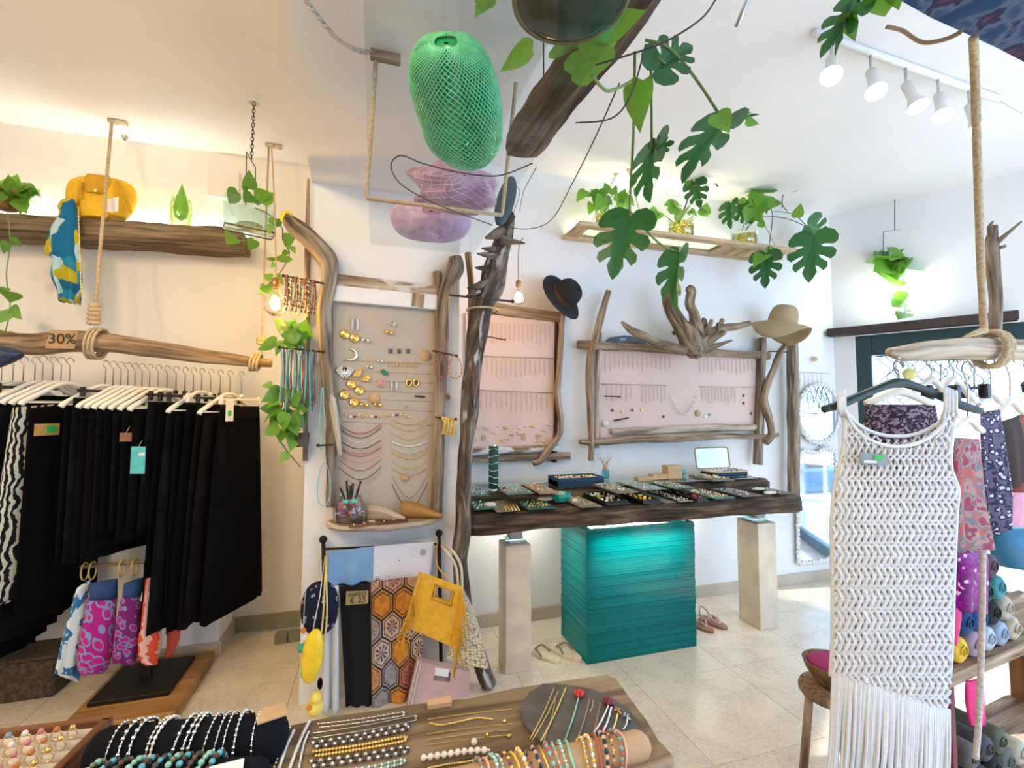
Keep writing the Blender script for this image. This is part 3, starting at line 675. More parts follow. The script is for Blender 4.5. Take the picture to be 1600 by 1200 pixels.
# ================================================================ back wall: boards, driftwood frames, hats, mirrors
def quad(mb, c, Y, th=.012, g=None):
    """panel from four pixel corners on plane Y, thickness th towards the wall"""
    return mb.prism([onY(x, y, Y) for x, y in c], (0, th, 0))
def chain_mesh(L, drop, m1, m2, seed=0, r=.0011):
    mb = MB(); rr = random.Random(seed)
    mb.tube([(-.005, 0, 0), (-.004, -.001, -L*.6), (0, -.002, -L)], r, 3, cap=False); mb.tube([(.005, 0, 0), (.004, -.001, -L*.6), (0, -.002, -L)], r, 3, cap=False)
    mb.m = 1; mb.ball((0, -.003, -L-drop), drop, 6, 4); return _mesh(mb, 'pendant_necklace', [m1, m2], (0, 0, 0))
M_thin = plain('fine_brass_chain', (.50, .36, .22), .5, metal=.5)
CH = [chain_mesh(.17+.02*k, .004+.0012*(k % 3), M_thin, [M_gold, M_red, M_silver, M_thin][k % 4], k) for k in range(6)]
CHS = [chain_mesh(.10+.012*k, .004, M_thin, [M_gold, M_silver][k % 2], k) for k in range(4)]
BY = 3.14
def bar_(mb, x0, y0, x1, y1, Y, r): return cord(mb, [(x0, y0, Y), (x1, y1, Y)], r, n=6)
def necklaces(rows, label, group, Y):
    for ri, (x0, y0, x1, y1, n, ms) in enumerate(rows):
        for i in range(n):
            f = (i+.5)/n; p = onY(x0+(x1-x0)*f, y0+(y1-y0)*f, Y)
            place('pendant_necklace', label[ri], 'necklace', RND.choice(ms), Matrix.Translation(p), group)
# --- left pink board
t = T('necklace_board', 'pink suede necklace board beneath the black hat', 'display board', onY(800, 700, BY))
mb = MB(); quad(mb, [(728, 488), (868, 500), (864, 695), (728, 703)], BY+.02, .03); P('panel', mb, M_pink, t)
mb = MB(); p0, p1 = onY(745, 478, BY), onY(880, 497, BY); rbeam(mb, p0, p1, .05, .075, .006, 16, 12); P('top_rail', mb, M_drift2, t)
mb = MB(); p0, p1 = onY(725, 706, BY), onY(872, 699, BY); rbeam(mb, p0, p1, .05, .05, .005, 16, 12); P('bottom_rail', mb, M_paintw, t)
mb = MB(); p0, p1 = onY(730, 717, BY+.015), onY(890, 712, BY+.015); rbeam(mb, p0, p1, .03, .05, .006, 16, 12, seed=3); P('lower_plank', mb, M_drift2, t)
mb = MB(); trunk(mb, [(879, 490, BY-.02, 4), (876, 540, BY-.02, 5), (873, 585, BY-.03, 4.5), (871, 615, BY-.03, 5), (876, 660, BY-.03, 5), (872, 682, BY-.03, 5), (855, 705, BY-.04, 6), (845, 720, BY-.04, 5), (833, 724, BY-.04, 4)], 5, 8); P('side_branch', mb, M_drift2, t)
mb = MB(); p0, p1 = onY(869, 495, BY+.03), onY(866, 722, BY+.03); rbeam(mb, p0, p1, .03, .05, .004, 12, 10, V((0, 1, 0))); P('side_rail', mb, M_darkw, t)
for (x0, y0, x1, y1) in ((742, 556, 866, 560), (738, 609, 864, 614)):
    mb = MB(); bar_(mb, x0, y0, x1, y1, BY+.014, .0025); P('hanging_wire', mb, M_thin, t)
necklaces([(745, 503, 862, 507, 17, CHS+CH[:1]), (742, 557, 862, 561, 16, CHS), (740, 610, 858, 615, 15, CHS)], ['fine necklace in the %s row of the pink board under the black hat' % q for q in ('top', 'middle', 'bottom')], 'necklaces on the left pink board', BY+.012)
def stud_mesh(name, r, m1, m2=None):
    mb = MB(); mb.ball((-r*1.1, -r*.6, 0), r, 7, 5); mb.ball((r*1.1, -r*.6, -r*.3), r, 7, 5); return _mesh(mb, name, m1, (0, 0, 0))
ST = [stud_mesh('stud_earrings', .008, M_gold), stud_mesh('stud_earrings', .008, M_silver), stud_mesh('stud_earrings', .006, M_pearl)]
for i, (x, y) in enumerate([(744, 668), (760, 668), (777, 666), (790, 668), (811, 668), (822, 666), (832, 666), (743, 685), (766, 688), (772, 676), (784, 688), (793, 685), (800, 679), (812, 677), (818, 677), (838, 688), (845, 680), (850, 672), (857, 664), (848, 688)]):
    place('stud_earrings', 'pair of round %s stud earrings low on the left pink board' % ('gold', 'silver', 'pearl')[i % 2 if i > 8 else i % 3], 'earrings', ST[i % 2 if i > 8 else i % 3], Matrix.Translation(onY(x, y, BY+.016)), 'stud earrings on the left pink board')
for i, (x, y) in enumerate([(756, 684), (818, 684), (841, 681)]):
    mb = MB(); p = onY(x, y, BY+.012); mb.box(p, (.028, .003, .028), Matrix.Rotation(.3*i, 3, 'Y')); solo('price_card', 'small kraft price card among the round stud earrings', 'price card', mb, M_kraft, 'kraft cards on the left pink board')
for i, (x0, y0, x1, y1, l) in enumerate([(752, 524, 789, 531, 'black iron display nail near the top of the left pink board'), (944, 619, 968, 620, 'black iron display nail at the left of the wide pink board'), (1186, 551, 1228, 552, 'black iron rod between wide board and tall post')]):
    a, b = (onY(x0, y0, BY), onY(x1, y1, BY-.08)) if i < 2 else (onY(1201, 549, BY+.035), onY(1228, 550, BY+.035)); mb = MB(); mb.tube([a, b], .004, 6); mb.ball(b, .008, 8, 5); solo('iron_nail', l, 'nail', mb, M_rust)
# --- wide pink board
t = T('necklace_board', 'wide pink suede necklace board with driftwood frame under the root', 'display board', onY(1060, 690, BY))
mb = MB(); quad(mb, [(935, 545), (1182, 556), (1180, 662), (938, 690)], BY+.02, .03); P('panel', mb, M_pink, t)
mb = MB(); p0, p1 = onY(903, 538, BY), onY(1200, 556, BY); rbeam(mb, p0, p1, .05, .06, .007, 20, 12); P('top_rail', mb, M_drift2, t)
mb = MB(); trunk(mb, [(951, 455, BY-.03, 5), (940, 490, BY-.03, 6), (930, 530, BY-.03, 6), (920, 570, BY-.03, 5.5), (921, 630, BY-.03, 5), (924, 690, BY-.03, 5), (923, 720, BY-.03, 4)], 5, 8); P('side_branch', mb, M_drift2, t)
mb = MB(); trunk(mb, [(938, 520, BY, 3), (934, 600, BY, 4), (932, 700, BY, 4)], 4, 8); P('side_branch', mb, M_bleach, t)
mb = MB(); trunk(mb, [(906, 690, BY-.03, 4), (935, 691, BY-.03, 5), (1000, 686, BY-.03, 6), (1060, 684, BY-.03, 7), (1130, 681, BY-.03, 5), (1200, 682, BY-.04, 4), (1216, 679, BY-.04, 3)], 5, 8, .3); P('bottom_branch', mb, M_drift2, t)
mb = MB(); trunk(mb, [(955, 674, BY, 4), (1000, 674, BY, 6), (1060, 671, BY, 6), (1130, 668, BY, 6), (1182, 667, BY, 5)], 5, 8, .3); P('bottom_branch', mb, M_bleach, t)
mb = MB(); p0, p1 = onY(1190, 528, BY), onY(1184, 726, BY-.02); rbeam(mb, p0, p1, .05, .06, .006, 20, 12, V((0, 1, 0))); P('side_post', mb, M_drift, t)
mb = MB(); trunk(mb, [(1226, 540, BY-.05, 4), (1216, 556, BY-.05, 5), (1207, 580, BY-.05, 5), (1196, 610, BY-.06, 5), (1194, 630, BY-.06, 6), (1203, 660, BY-.06, 5), (1205, 680, BY-.06, 5), (1196, 692, BY-.06, 5)], 5, 8, .25); P('twisted_branch', mb, M_drift2, t)
for (x0, y0, x1, y1) in ((938, 600, 1042, 602), (1092, 604, 1180, 605)):
    mb = MB(); bar_(mb, x0, y0, x1, y1, BY+.014, .0025); P('hanging_wire', mb, M_thin, t)
necklaces([(942, 550, 1050, 555, 15, CHS), (1090, 557, 1178, 560, 14, CHS), (1000, 602, 1042, 603, 7, CHS), (1094, 605, 1150, 606, 11, CHS), (944, 601, 990, 602, 6, CHS)], ['fine necklace on the wide pink board, %s' % q for q in ('upper left row', 'upper right row', 'lower row left of the bead collar', 'lower right row', 'lower left row')], 'necklaces on the wide pink board', BY+.012)
def collar(cx, cy, w, h, Y, n, r, m, label, group=None):
    mb = MB(); p0 = [onY(cx-w/2+w*i/n, cy + h*math.sin(PI*i/n)**.8, Y) for i in range(n+1)]
    mb.tube(p0, .0012, 3); 
    for p in p0[1:-1]: mb.ball(p+V((0, -r*.5, 0)), r, 6, 4)
    return solo('bead_necklace', label, 'necklace', mb, m, group)
collar(1068, 610, 46, 36, BY+.005, 14, .008, M_cream, 'pale bead collar necklace, largest in the middle of the wide board')
collar(1068, 628, 32, 20, BY-.014, 10, .006, M_pearl, 'pearl collar necklace inside the largest bead collar')
for i, (x, y, m) in enumerate([(957, 641, M_red), (972, 643, M_gold), (988, 641, M_red), (1003, 640, M_gold), (1037, 651, M_darksteel), (1102, 651, M_silver), (1109, 648, M_turq), (1162, 618, M_red), (1162, 630, M_red), (1174, 646, M_red)]):
    mb = MB(); mb.ball(onY(x, y, BY+.012), .010, 8, 5, (1, .5, 1.2)); solo('charm', 'small %s charm pinned to the wide pink board' % m.name.replace('_', ' '), 'charm', mb, m, 'charms on the wide pink board')
for x, y, l in ((1091, 646, 'round tan card near the middle of the wide board'), (946, 662, 'round cream card in the lower left corner of the wide board')):
    mb = MB(); mb.lathe([(.001, 0), (.026, 0), (.026, .003), (.001, .003)], 18, onY(x, y, BY+.01), Matrix.Rotation(PI/2, 3, 'X')); solo('price_card', l, 'price card', mb, M_kraft if x > 1000 else M_cream)
mb = MB(); a, b = onY(960, 657, BY+.008), onY(982, 653, BY+.008); mb.tube([a, b], .007, 6, rough=.3); solo('hair_pin', 'dark red beaded pin in the lower left of the wide board', 'hair pin', mb, M_red)
# blue grey plank behind the top rail
mb = MB(); pts = [(943, 536), (955, 527), (975, 524), (1010, 527), (1040, 536), (1041, 548), (943, 545)]; quad(mb, pts, BY+.03, .02); solo('painted_plank', 'blue and grey painted plank behind the wide board top rail', 'plank', mb, printed('blue_grey_paint', [(0, (.10, .10, .13)), (.45, (.15, .14, .16)), (.55, (.05, .16, .33)), (.62, (.4, .45, .5))], 'noise', 9))
for i in range(4):
    p = onY(967+4*i, 530, BY-.03); place('pendant_necklace', 'gold chain looped over the painted plank above the wide board', 'necklace', CHS[i % 4], Matrix.Translation(p), 'chains over the painted plank')
# root
t = T('driftwood_root', 'large gnarled driftwood root mounted above the wide pink board', 'driftwood', onY(1085, 555, 3.1))
RY = 2.94
mb = MB(); trunk(mb, [(1052, 432, RY, 4), (1046, 450, RY, 8), (1047, 475, RY, 9), (1052, 490, RY, 10), (1062, 505, RY, 11), (1074, 525, RY, 15), (1085, 545, RY+.01, 17), (1088, 558, RY+.03, 8)], 9, 16, .5); P('main_root', mb, M_root, t)
for spec in ([(1074, 450, RY, 5), (1080, 456, RY, 7), (1078, 475, RY, 7), (1084, 490, RY, 8), (1088, 510, RY, 10), (1090, 535, RY, 13)],
             [(1172, 505, RY-.04, 4), (1150, 510, RY-.04, 6), (1125, 513, RY-.02, 6), (1108, 525, RY, 10), (1090, 545, RY, 12)],
             [(971, 503, RY, 2), (985, 515, RY, 5), (1010, 528, RY, 7), (1040, 540, RY, 7), (1070, 548, RY, 8)],
             [(1122, 505, RY-.05, 3), (1118, 520, RY-.05, 4), (1100, 535, RY-.02, 6)], [(1112, 500, RY-.03, 3), (1105, 515, RY-.03, 4), (1095, 530, RY, 6)],
             [(1133, 520, RY-.04, 3), (1115, 530, RY-.05, 5), (1095, 545, RY, 7)], [(1143, 532, RY-.04, 2), (1120, 540, RY-.05, 4), (1095, 550, RY, 6)],
             [(1068, 500, RY-.06, 3), (1078, 515, RY-.06, 7), (1082, 540, RY-.03, 9)], [(1100, 498, RY+.02, 3), (1098, 512, RY, 6), (1090, 530, RY, 8)], [(1128, 498, RY+.02, 3), (1126, 505, RY+.02, 4), (1112, 525, RY, 5)]):
    mb = MB(); trunk(mb, spec, 8, 12, .5); P('root_branch', mb, M_root, t)
mb = MB(); p_ = onY(1086, 512, RY); mb.tube([p_, V((p_.x, 3.1985, p_.z))], .018, 8); P('mounting_peg', mb, M_root, t)
mb = MB(); trunk(mb, [(1238, 534, 3.1, 8), (1239, 600, 3.1, 9), (1240, 700, 3.1, 9), (1240, 764, 3.1, 9), (1240, 800, 3.1, 8)], 6, 10, .12); solo('wooden_post', 'tall squared weathered post at the right end of the desk', 'post', mb, M_drift)
# hats
def hat(o, axis, rb, rc, hc, m, name, label, droop, wav, band=None, dent=.0, bow=0):
    o = V(o); z = V(axis).normalized(); x = z.cross(V((0, 1, .2))).normalized(); y = z.cross(x); R = basis(x, y, z); t = T(name, label, 'hat', o)
    def br(u, v):
        a = 2*PI*u; r = rc + (rb-rc)*v; d = -droop*v*v*(1+wav*math.sin(2*a+.7)) + bow*v*v*math.cos(a)**2; return o + R @ V((r*math.cos(a), r*math.sin(a), d))
    mb = MB(); mb.grid(br, 36, 6, closed=True, thick=.004, gs=lambda u, v: (v*.2, u*.9, 0)); P('brim', mb, m, t)
    def cr(u, v):
        a = 2*PI*u; ph = v*PI/2; r = rc*(math.cos(ph)**.45 if v < 1 else 0.001); zz = hc*math.sin(ph); 
        if v > .85: zz -= dent*(v-.85)/.15
        return o + R @ V((max(r, .002)*math.cos(a), max(r, .002)*math.sin(a), zz))
    mb = MB(); mb.grid(cr, 32, 10, closed=True, gs=lambda u, v: (v*.2, u*.6, 0)); P('crown', mb, m, t)
    if band: mb = MB(); mb.lathe([(rc*1.03, .004), (rc*1.02, .03)], 32, o, R); P('hat_band', mb, band, t)
M_felt = plain('black_felt', (.010, .010, .012), .9, var=.2, scale=80)
p = onY(880, 463, 3.02); hat(p, (.45, -.75, .40), .185, .105, .13, M_felt, 'felt_hat', 'black felt hat hung on the left pink board corner', .015, .5, plain('brown_band', (.05, .025, .02), .6), .03)
def strawmat():
    m, nt, bs = nodes('straw'); v = mapped(nt, (60, 20, 60)); n = N(nt, 'ShaderNodeTexWave'); n.inputs['Scale'].default_value = 2.2; n.inputs['Distortion'].default_value = 1.2; nt.links.new(v, n.inputs['Vector'])
    nt.links.new(ramp(nt, n.outputs['Fac'], [(.2, (.36, .25, .12)), (.7, (.66, .51, .30))]), bs.inputs['Base Color']); bs.inputs['Roughness'].default_value = .85; bump(nt, bs, n.outputs['Fac'], .5, .004); return m
M_straw = strawmat()
p = onY(1222, 505, 2.955); hat(p, (.14, -.20, 1), .215, .11, .15, M_straw, 'straw_hat', 'floppy straw hat resting on the tall wooden post', .085, .8, None, .0)
# mirrors
M_mirror = plain('mirror_glass', (.86, .93, 1.0), .01, metal=1, var=.0)
M_peb = plain('pale_pebble', (.70, .69, .66), .7, var=.15, scale=40)
def mirror(outline, Y, name, label, pr_=.022, glassy=M_mirror):
    pts = [onY(x, y, Y) for x, y in outline]; c = sum(pts, V((0, 0, 0)))/len(pts); t = T(name, label, 'mirror', (c.x, Y, min(p.z for p in pts)))
    mb = MB(); mb.prism(pts, (0, .015, 0)); P('mirror_pane', mb, glassy, t)
    L = sum((pts[i]-pts[i-1]).length for i in range(len(pts))); n = int(L/(pr_*1.7)); pos = []; acc = 0; tgt = 0
    for i in range(len(pts)):
        a, b = pts[i-1], pts[i]; d = (b-a).length
        while tgt <= acc+d and len(pos) < n: pos.append(a+(b-a)*((tgt-acc)/d)); tgt += L/n
        acc += d
    rr = random.Random(3); pbm = MB(); pbm.ball((0, 0, 0), 1, 8, 5); pme = _mesh(pbm, 'pebble', M_peb, (0, 0, 0))
    for p in pos:
        s_ = pr_*rr.uniform(.8, 1.15); inst('pebble', pme, t, Matrix.Translation(p+V((0, -.005, 0))) @ Matrix.Rotation(rr.uniform(0, 3), 4, 'Y') @ Matrix.Diagonal((s_*1.2, s_*.5, s_*.8, 1)))
    return t
mirror([(1279+32*math.sin(a), 646-46*math.cos(a)) for a in [2*PI*i/36 for i in range(36)]], 3.17, 'oval_mirror', 'oval wall mirror framed with pale shells beside the post')
mirror([(1247, 712), (1256, 704), (1275, 708), (1290, 700), (1306, 706), (1308, 790), (1306, 872), (1275, 878), (1247, 880), (1246, 800)], 3.17, 'low_mirror', 'low pebble-framed mirror showing the terrace chairs')
mb = MB(); p = onY(1273, 561, 3.175); mb.lathe([(.001, 0), (.026, 0), (.026, .006), (.001, .006)], 16, p, Matrix.Rotation(PI/2, 3, 'X'), sx=1.1, sy=.8); solo('wooden_disc', 'small tan wooden disc on the wall above the oval mirror', 'plaque', mb, M_kraft)
for (x0, y0, x1, y1, l) in ((1242, 581, 1296, 584, 'thin jewellery wire above the oval mirror'), (1246, 645, 1300, 647, 'thin jewellery wire across the oval mirror')):
    mb = MB(); cord(mb, [(x0, y0, 3.10), (x1, y1, 3.10)], .002, n=5); w_ = solo('display_wire', l, 'wire', mb, M_darksteel)
for i in range(9):
    f = (i+.5)/9; place('pendant_necklace', 'long thin necklace hanging across the oval mirror', 'necklace', CH[i % 6], Matrix.Translation(onY(1248+48*f, 646, 3.095)), 'necklaces in front of the oval mirror')
for i in range(6):
    f = (i+.5)/6; place('pendant_necklace', 'short pale chain on the wire above the oval mirror', 'necklace', CHS[i % 4], Matrix.Translation(onY(1246+40*f, 582+2*f, 3.095)), 'chains above the oval mirror')
# pendant bulb by the black hat
def bulb(p, ztop_spec, label, r, cord_m, col, en, strength=18, socket=True):
    p = V(p); t = T('pendant_bulb', label, 'lamp', p)
    gmat = glass('bulb_glass_'+str(round(col[2]*100)), (1, .92, .78), .12)
    mb = MB(); mb.lathe([(r*.3, r*1.55), (r*.36, r*1.2), (r*.8, r*.65), (r, 0), (r*.8, -r*.6), (r*.4, -r*.92), (.001, -r)], 18, p); P('bulb', mb, gmat, t)
    mb = MB(); mb.tube([p+V((r*.35*math.sin(a), r*.2*math.cos(a*2), -r*.3+r*.11*a)) for a in [k*.5 for k in range(16)]], r*.10, 5); P('filament', mb, emis('filament_%d' % int(col[2]*100), col, strength), t)
    mb = MB(); mb.lathe([(r*.30, r*1.5), (r*.36, r*1.6), (r*.36, r*2.3), (r*.15, r*2.45)], 14, p, cap1=True); P('socket', mb, plain('brass_socket', (.45, .26, .09), .35, metal=.8), t)
    mb = MB(); q = spline([tuple(p+V((0, 0, r*2.4)))] + [tuple(onY(*s_)) for s_ in ztop_spec], 6); mb.tube(q, .0035, 6); P('cord', mb, cord_m, t)
    point('bulb_light', p, en, col, .03); return t
bulb(onY(810, 466, 2.62), [(810, 400, 2.62), (812, 380, 2.60), (818, 372, 2.50)], 'clear globe filament bulb hanging beside the bark trunk', .045, M_kraft, (1, .60, .22), 9, 60)
# ================================================================ leaves
def pothos_mesh(name, m, droop=.18, fold=.25):
    rows = [(0, .0), (-.06, .20), (.05, .36), (.2, .42), (.4, .38), (.6, .28), (.8, .14), (1.0, .0)]; mb = MB(); vs = []; fs = []
    for y, w in rows:
        z = -droop*max(y, 0)**2
        if w == 0: vs += [(0, y, z)]*3
        else: vs += [(-w, y, z+w*fold), (0, y+(.06 if y < .06 else 0), z), (w, y, z+w*fold)]
    for i in range(len(rows)-1):
        a = i*3; fs += [(a, a+1, a+4, a+3), (a+1, a+2, a+5, a+4)]
    mb.add(vs, fs, None, True); return _mesh(mb, name, m, (0, 0, 0))
from mathutils.geometry import tessellate_polygon
def monstera_mesh(name, m, fold=.22, droop=.22):
    half = [(0, 0), (.07, -.12), (.22, -.15), (.38, -.06), (.47, .10), (.47, .24), (.40, .30), (.24, .27), (.16, .28), (.22, .33), (.40, .38), (.47, .47), (.45, .58), (.37, .64), (.24, .55), (.14, .50), (.18, .58), (.32, .70), (.33, .80), (.26, .87), (.15, .76), (.10, .74), (.14, .88), (.08, 1.0), (0, 1.08)]
    mb = MB()
    for s_ in (-1, 1):
        pts = [V((s_*x, y, abs(x)*fold - droop*max(y, 0)**2 - .25*abs(x)**2)) for x, y in half]
        mb.add(pts, [tuple(q) for q in tessellate_polygon([[V((p.x, p.y, 0)) for p in pts]])], None, False)
    return _mesh(mb, name, m, (0, 0, 0))
LF = [pothos_mesh('leaf', M_pothos, d, f) for d, f in ((.1, .2), (.3, .3), (-.1, .15))]
LM = [monstera_mesh('leaf', M_monst, f, d) for f, d in ((.25, .2), (.4, .35))]
def leafat(parent, me, base, tip, roll=0.0, face=None, wide=1.0):
    base, tip = V(base), V(tip); y = tip-base; L = y.length; y.normalize()
    f = V(face) if face is not None else (CC-base).normalized()*.8 + V((0, 0, .5))
    z = f - y*f.dot(y); z.normalize(); z.rotate(Quaternion(y, roll)); x = y.cross(z)
    return inst('leaf', me, parent, Matrix.Translation(base) @ basis(x*wide, y, z).to_4x4() @ Matrix.Scale(L, 4))
def leaves(parent, rows, Y, ms=None, jit=.05, wide=1.0):
    """rows of (base x, base y, tip x, tip y[, roll])"""
    ms = ms or LF
    for i, r in enumerate(rows):
        leafat(parent, ms[i % len(ms)], onY(r[0], r[1], Y+RND.uniform(-jit, jit)), onY(r[2], r[3], Y+RND.uniform(-jit, jit)-.02), r[4] if len(r) > 4 else RND.uniform(-.6, .6), wide=wide)
def bush(parent, cx, cy, rx, ry, n, Y, size=22, ms=None, seed=1):
    rr = random.Random(seed+int(cx))
    for i in range(n):
        a = rr.uniform(0, 6.28); k = rr.uniform(.2, 1); bx, by = cx+rx*k*math.cos(a), cy+ry*k*math.sin(a); s_ = size*rr.uniform(.7, 1.25); b_ = a+rr.uniform(-.6, .6); d = rr.uniform(-.09, .07)
        leafat(parent, (ms or LF)[i % len(ms or LF)], onY(bx, by, Y+d), onY(bx+s_*math.cos(b_), by+s_*math.sin(b_)+4, Y+d-rr.uniform(0, .05)), rr.uniform(-.8, .8))
def stem(parent, spec, r=.003, m=None, name='stem'):
    mb = MB(); cord(mb, spec, r, 6, 5); return P(name, mb, m or M_stem, parent)

# ---------------------------------------------------------------- plank shelf above the wide board
zs = onY(879, 375, 3.19).z; n0, n1, w0 = onZ(918, 346, zs), onZ(1235, 396, zs), onY(879, 375, 3.19)
ys = (n0.y+n1.y)/2; X0, X1 = w0.x, onY(1236, 402, 3.19).x-.3; X1 = n1.x
t = T('plank_shelf', 'long pale plank shelf high on the wall carrying jars of cuttings', 'shelf', ((X0+X1)/2, 3.1, zs))
PLANK = t
for (a, b, y0, y1) in ((X0, X1, ys, ys+.07), (X0, X1, 3.12, 3.19)):
    mb = MB(); mb.box(((a+b)/2, (y0+y1)/2, zs+.014), (b-a, y1-y0, .028), ch=.003, g=0); P('plank', mb, M_palew, t)
for x in (X0+.05, X0+1.32, X0+1.46, X0+1.60, X1-.06):
    mb = MB(); mb.box((x, (ys+.07+3.12)/2, zs+.014), (.10, 3.12-ys-.07, .026), ch=.003, g=1); P('cross_plank', mb, M_palew, t)
for (a, b) in ((X0+.10, X0+1.27), (X0+1.65, X1-.11)):
    mb = MB(); mb.box(((a+b)/2, (ys+.07+3.12)/2, zs+.018), (b-a, 3.12-ys-.07, .006)); P('glass_panel', mb, glass('shelf_glass', (.9, .97, .95), .15), t)
SZ = zs+.028; YS = (ys+3.19)/2+.03
mb = MB(); mb.box(((X0+X1)/2-.15, 3.175, SZ+.008), (1.5, .012, .012)); solo('led_strip', 'warm led strip lying along the back of the plank shelf', 'light strip', mb, emis('led_warm', (1, .93, .6), 5))
area('shelf_led_light', ((X0+X1)/2-.15, 3.15, SZ+.02), ((X0+X1)/2-.15, 3.2, SZ+1), 1.5, .03, 5, (1, .94, .62))
M_root_y = plain('yellow_roots', (.50, .36, .04), .8, var=.5, scale=90)
M_jarg = glass('jar_glass', (.93, .97, .85), .16)
def cutjar(x, y, w, h, label, n=0):
    c = onZ(x, y, SZ); c.y = max(min(c.y, 3.06), ys+.09); p = onY(x, y, c.y); p.z = SZ; r = pr(p, w/2); hh = pr(p, h)
    t = T('plant_jar', label, 'plant', p, 'plants in jars on the plank shelf')
    mb = MB(); mb.lathe([(.001, .002), (r*.9, .002), (r, .012), (r, hh*.82), (r*.8, hh*.9), (r*.84, hh)], 18, p); P('jar', mb, M_jarg, t)
    mb = MB(); mb.lathe([(.001, .006), (r*.92, .008), (r*.92, hh*.6), (.001, hh*.6)], 16, p); P('water', mb, glass('yellow_water', (.95, .84, .25), .1), t)
    rr = random.Random(int(x)); mb = MB()
    for i in range(16):
        a = rr.uniform(0, 6.28); b = a+rr.uniform(-1, 1); mb.tube([p+V((.3*r*math.cos(a), .3*r*math.sin(a), hh*.75)), p+V((.7*r*math.cos(b), .7*r*math.sin(b), hh*.4)), p+V((.6*r*math.cos(b+1), .6*r*math.sin(b+1), hh*.08))], .003, 4)
    P('roots', mb, M_root_y, t, kind='stuff')
    return t, p.y
t, Y = cutjar(950, 346, 42, 32, 'glass jar of cuttings at the left end of the plank shelf')
leaves(t, [(915, 298, 900, 315), (925, 300, 938, 294), (935, 305, 955, 300), (945, 310, 958, 320), (925, 318, 922, 332), (970, 310, 978, 294), (975, 318, 985, 330), (960, 305, 972, 312), (948, 300, 940, 292), (985, 290, 997, 282)], Y)
for s_ in ([(945, 330, Y), (935, 310, Y), (915, 300, Y)], [(950, 330, Y), (955, 308, Y), (965, 300, Y)], [(955, 330, Y), (975, 310, Y), (990, 288, Y)]): stem(t, s_)
bush(t, 950, 306, 32, 12, 12, Y, 19)
t, Y = cutjar(1064, 366, 40, 36, 'glass jar of cuttings in the middle of the plank shelf')
leaves(t, [(1080, 290, 1110, 285), (1115, 285, 1128, 272), (1078, 287, 1068, 284), (1052, 335, 1053, 318), (1075, 335, 1082, 328), (1100, 335, 1104, 318), (1022, 345, 1018, 325), (1028, 330, 1020, 342)], Y)
leaves(t, [(1085, 285, 1092, 318, .2)], Y, LM)
stem(t, [(1060, 350, Y), (1070, 325, Y), (1078, 300, Y), (1082, 280, Y), (1105, 275, Y), (1122, 292, Y)], .006, M_stemb); stem(t, [(1055, 350, Y), (1035, 335, Y), (1022, 340, Y)]); stem(t, [(1068, 350, Y), (1090, 330, Y), (1103, 322, Y)])
bush(t, 1072, 325, 26, 14, 7, Y, 17)
t, Y = cutjar(1163, 384, 38, 26, 'glass jar of trailing monstera at the right end of the plank shelf')
leaves(t, [(1180, 300, 1215, 290), (1195, 305, 1175, 330), (1165, 312, 1150, 318), (1215, 297, 1230, 285), (1235, 302, 1262, 272), (1245, 340, 1252, 318), (1188, 355, 1192, 340), (1140, 315, 1148, 308)], Y)
leaves(t, [(1152, 322, 1172, 345, .2), (1142, 318, 1134, 348, .6), (1262, 352, 1293, 375, .5)], Y, LM)
YF = ys-.06; leafat(t, LM[0], onY(1197, 397, YF), onY(1194, 442, YF-.03), .1)
leafat(t, LM[0], onY(1272, 368, Y-.1), onY(1262, 428, Y-.14), .1)
leaves(t, [(1196, 396, 1225, 402), (1195, 398, 1178, 410), (1205, 395, 1215, 388)], YF, jit=.01)
for s_ in ([(1160, 360, Y), (1165, 348, Y), (1190, 338, Y), (1230, 342, Y-.05), (1260, 355, Y-.1), (1272, 370, Y-.1)], [(1165, 360, Y), (1195, 330, Y), (1207, 335, YF), (1200, 395, YF)], [(1210, 330, Y), (1240, 335, Y), (1262, 355, Y)], [(1222, 325, Y), (1225, 290, Y), (1240, 270, Y), (1258, 272, Y)], [(1165, 360, Y), (1180, 330, Y), (1175, 310, Y)], [(1230, 330, Y), (1222, 318, Y), (1225, 300, Y)]): stem(t, s_, .0035, M_stemb)
bush(t, 1185, 318, 36, 16, 9, Y, 16)
# ceiling ropes of the shelf
for (x0, y0, x1, y1, l) in ((963, 272, 912, 300, 'left'), (982, 265, 1012, 335, 'second'), (1171, 305, 1222, 385, 'right')):
    a = onZ(x0, y0, ZC); b = V((onY(x1, y1, 3.155).x, 3.155, SZ)); mb = MB(); mb.tube([a, b], .004, 6); mb.ball(a, .022, 10, 6, (1, 1, .5)); P('cord', mb, M_rope, PLANK)
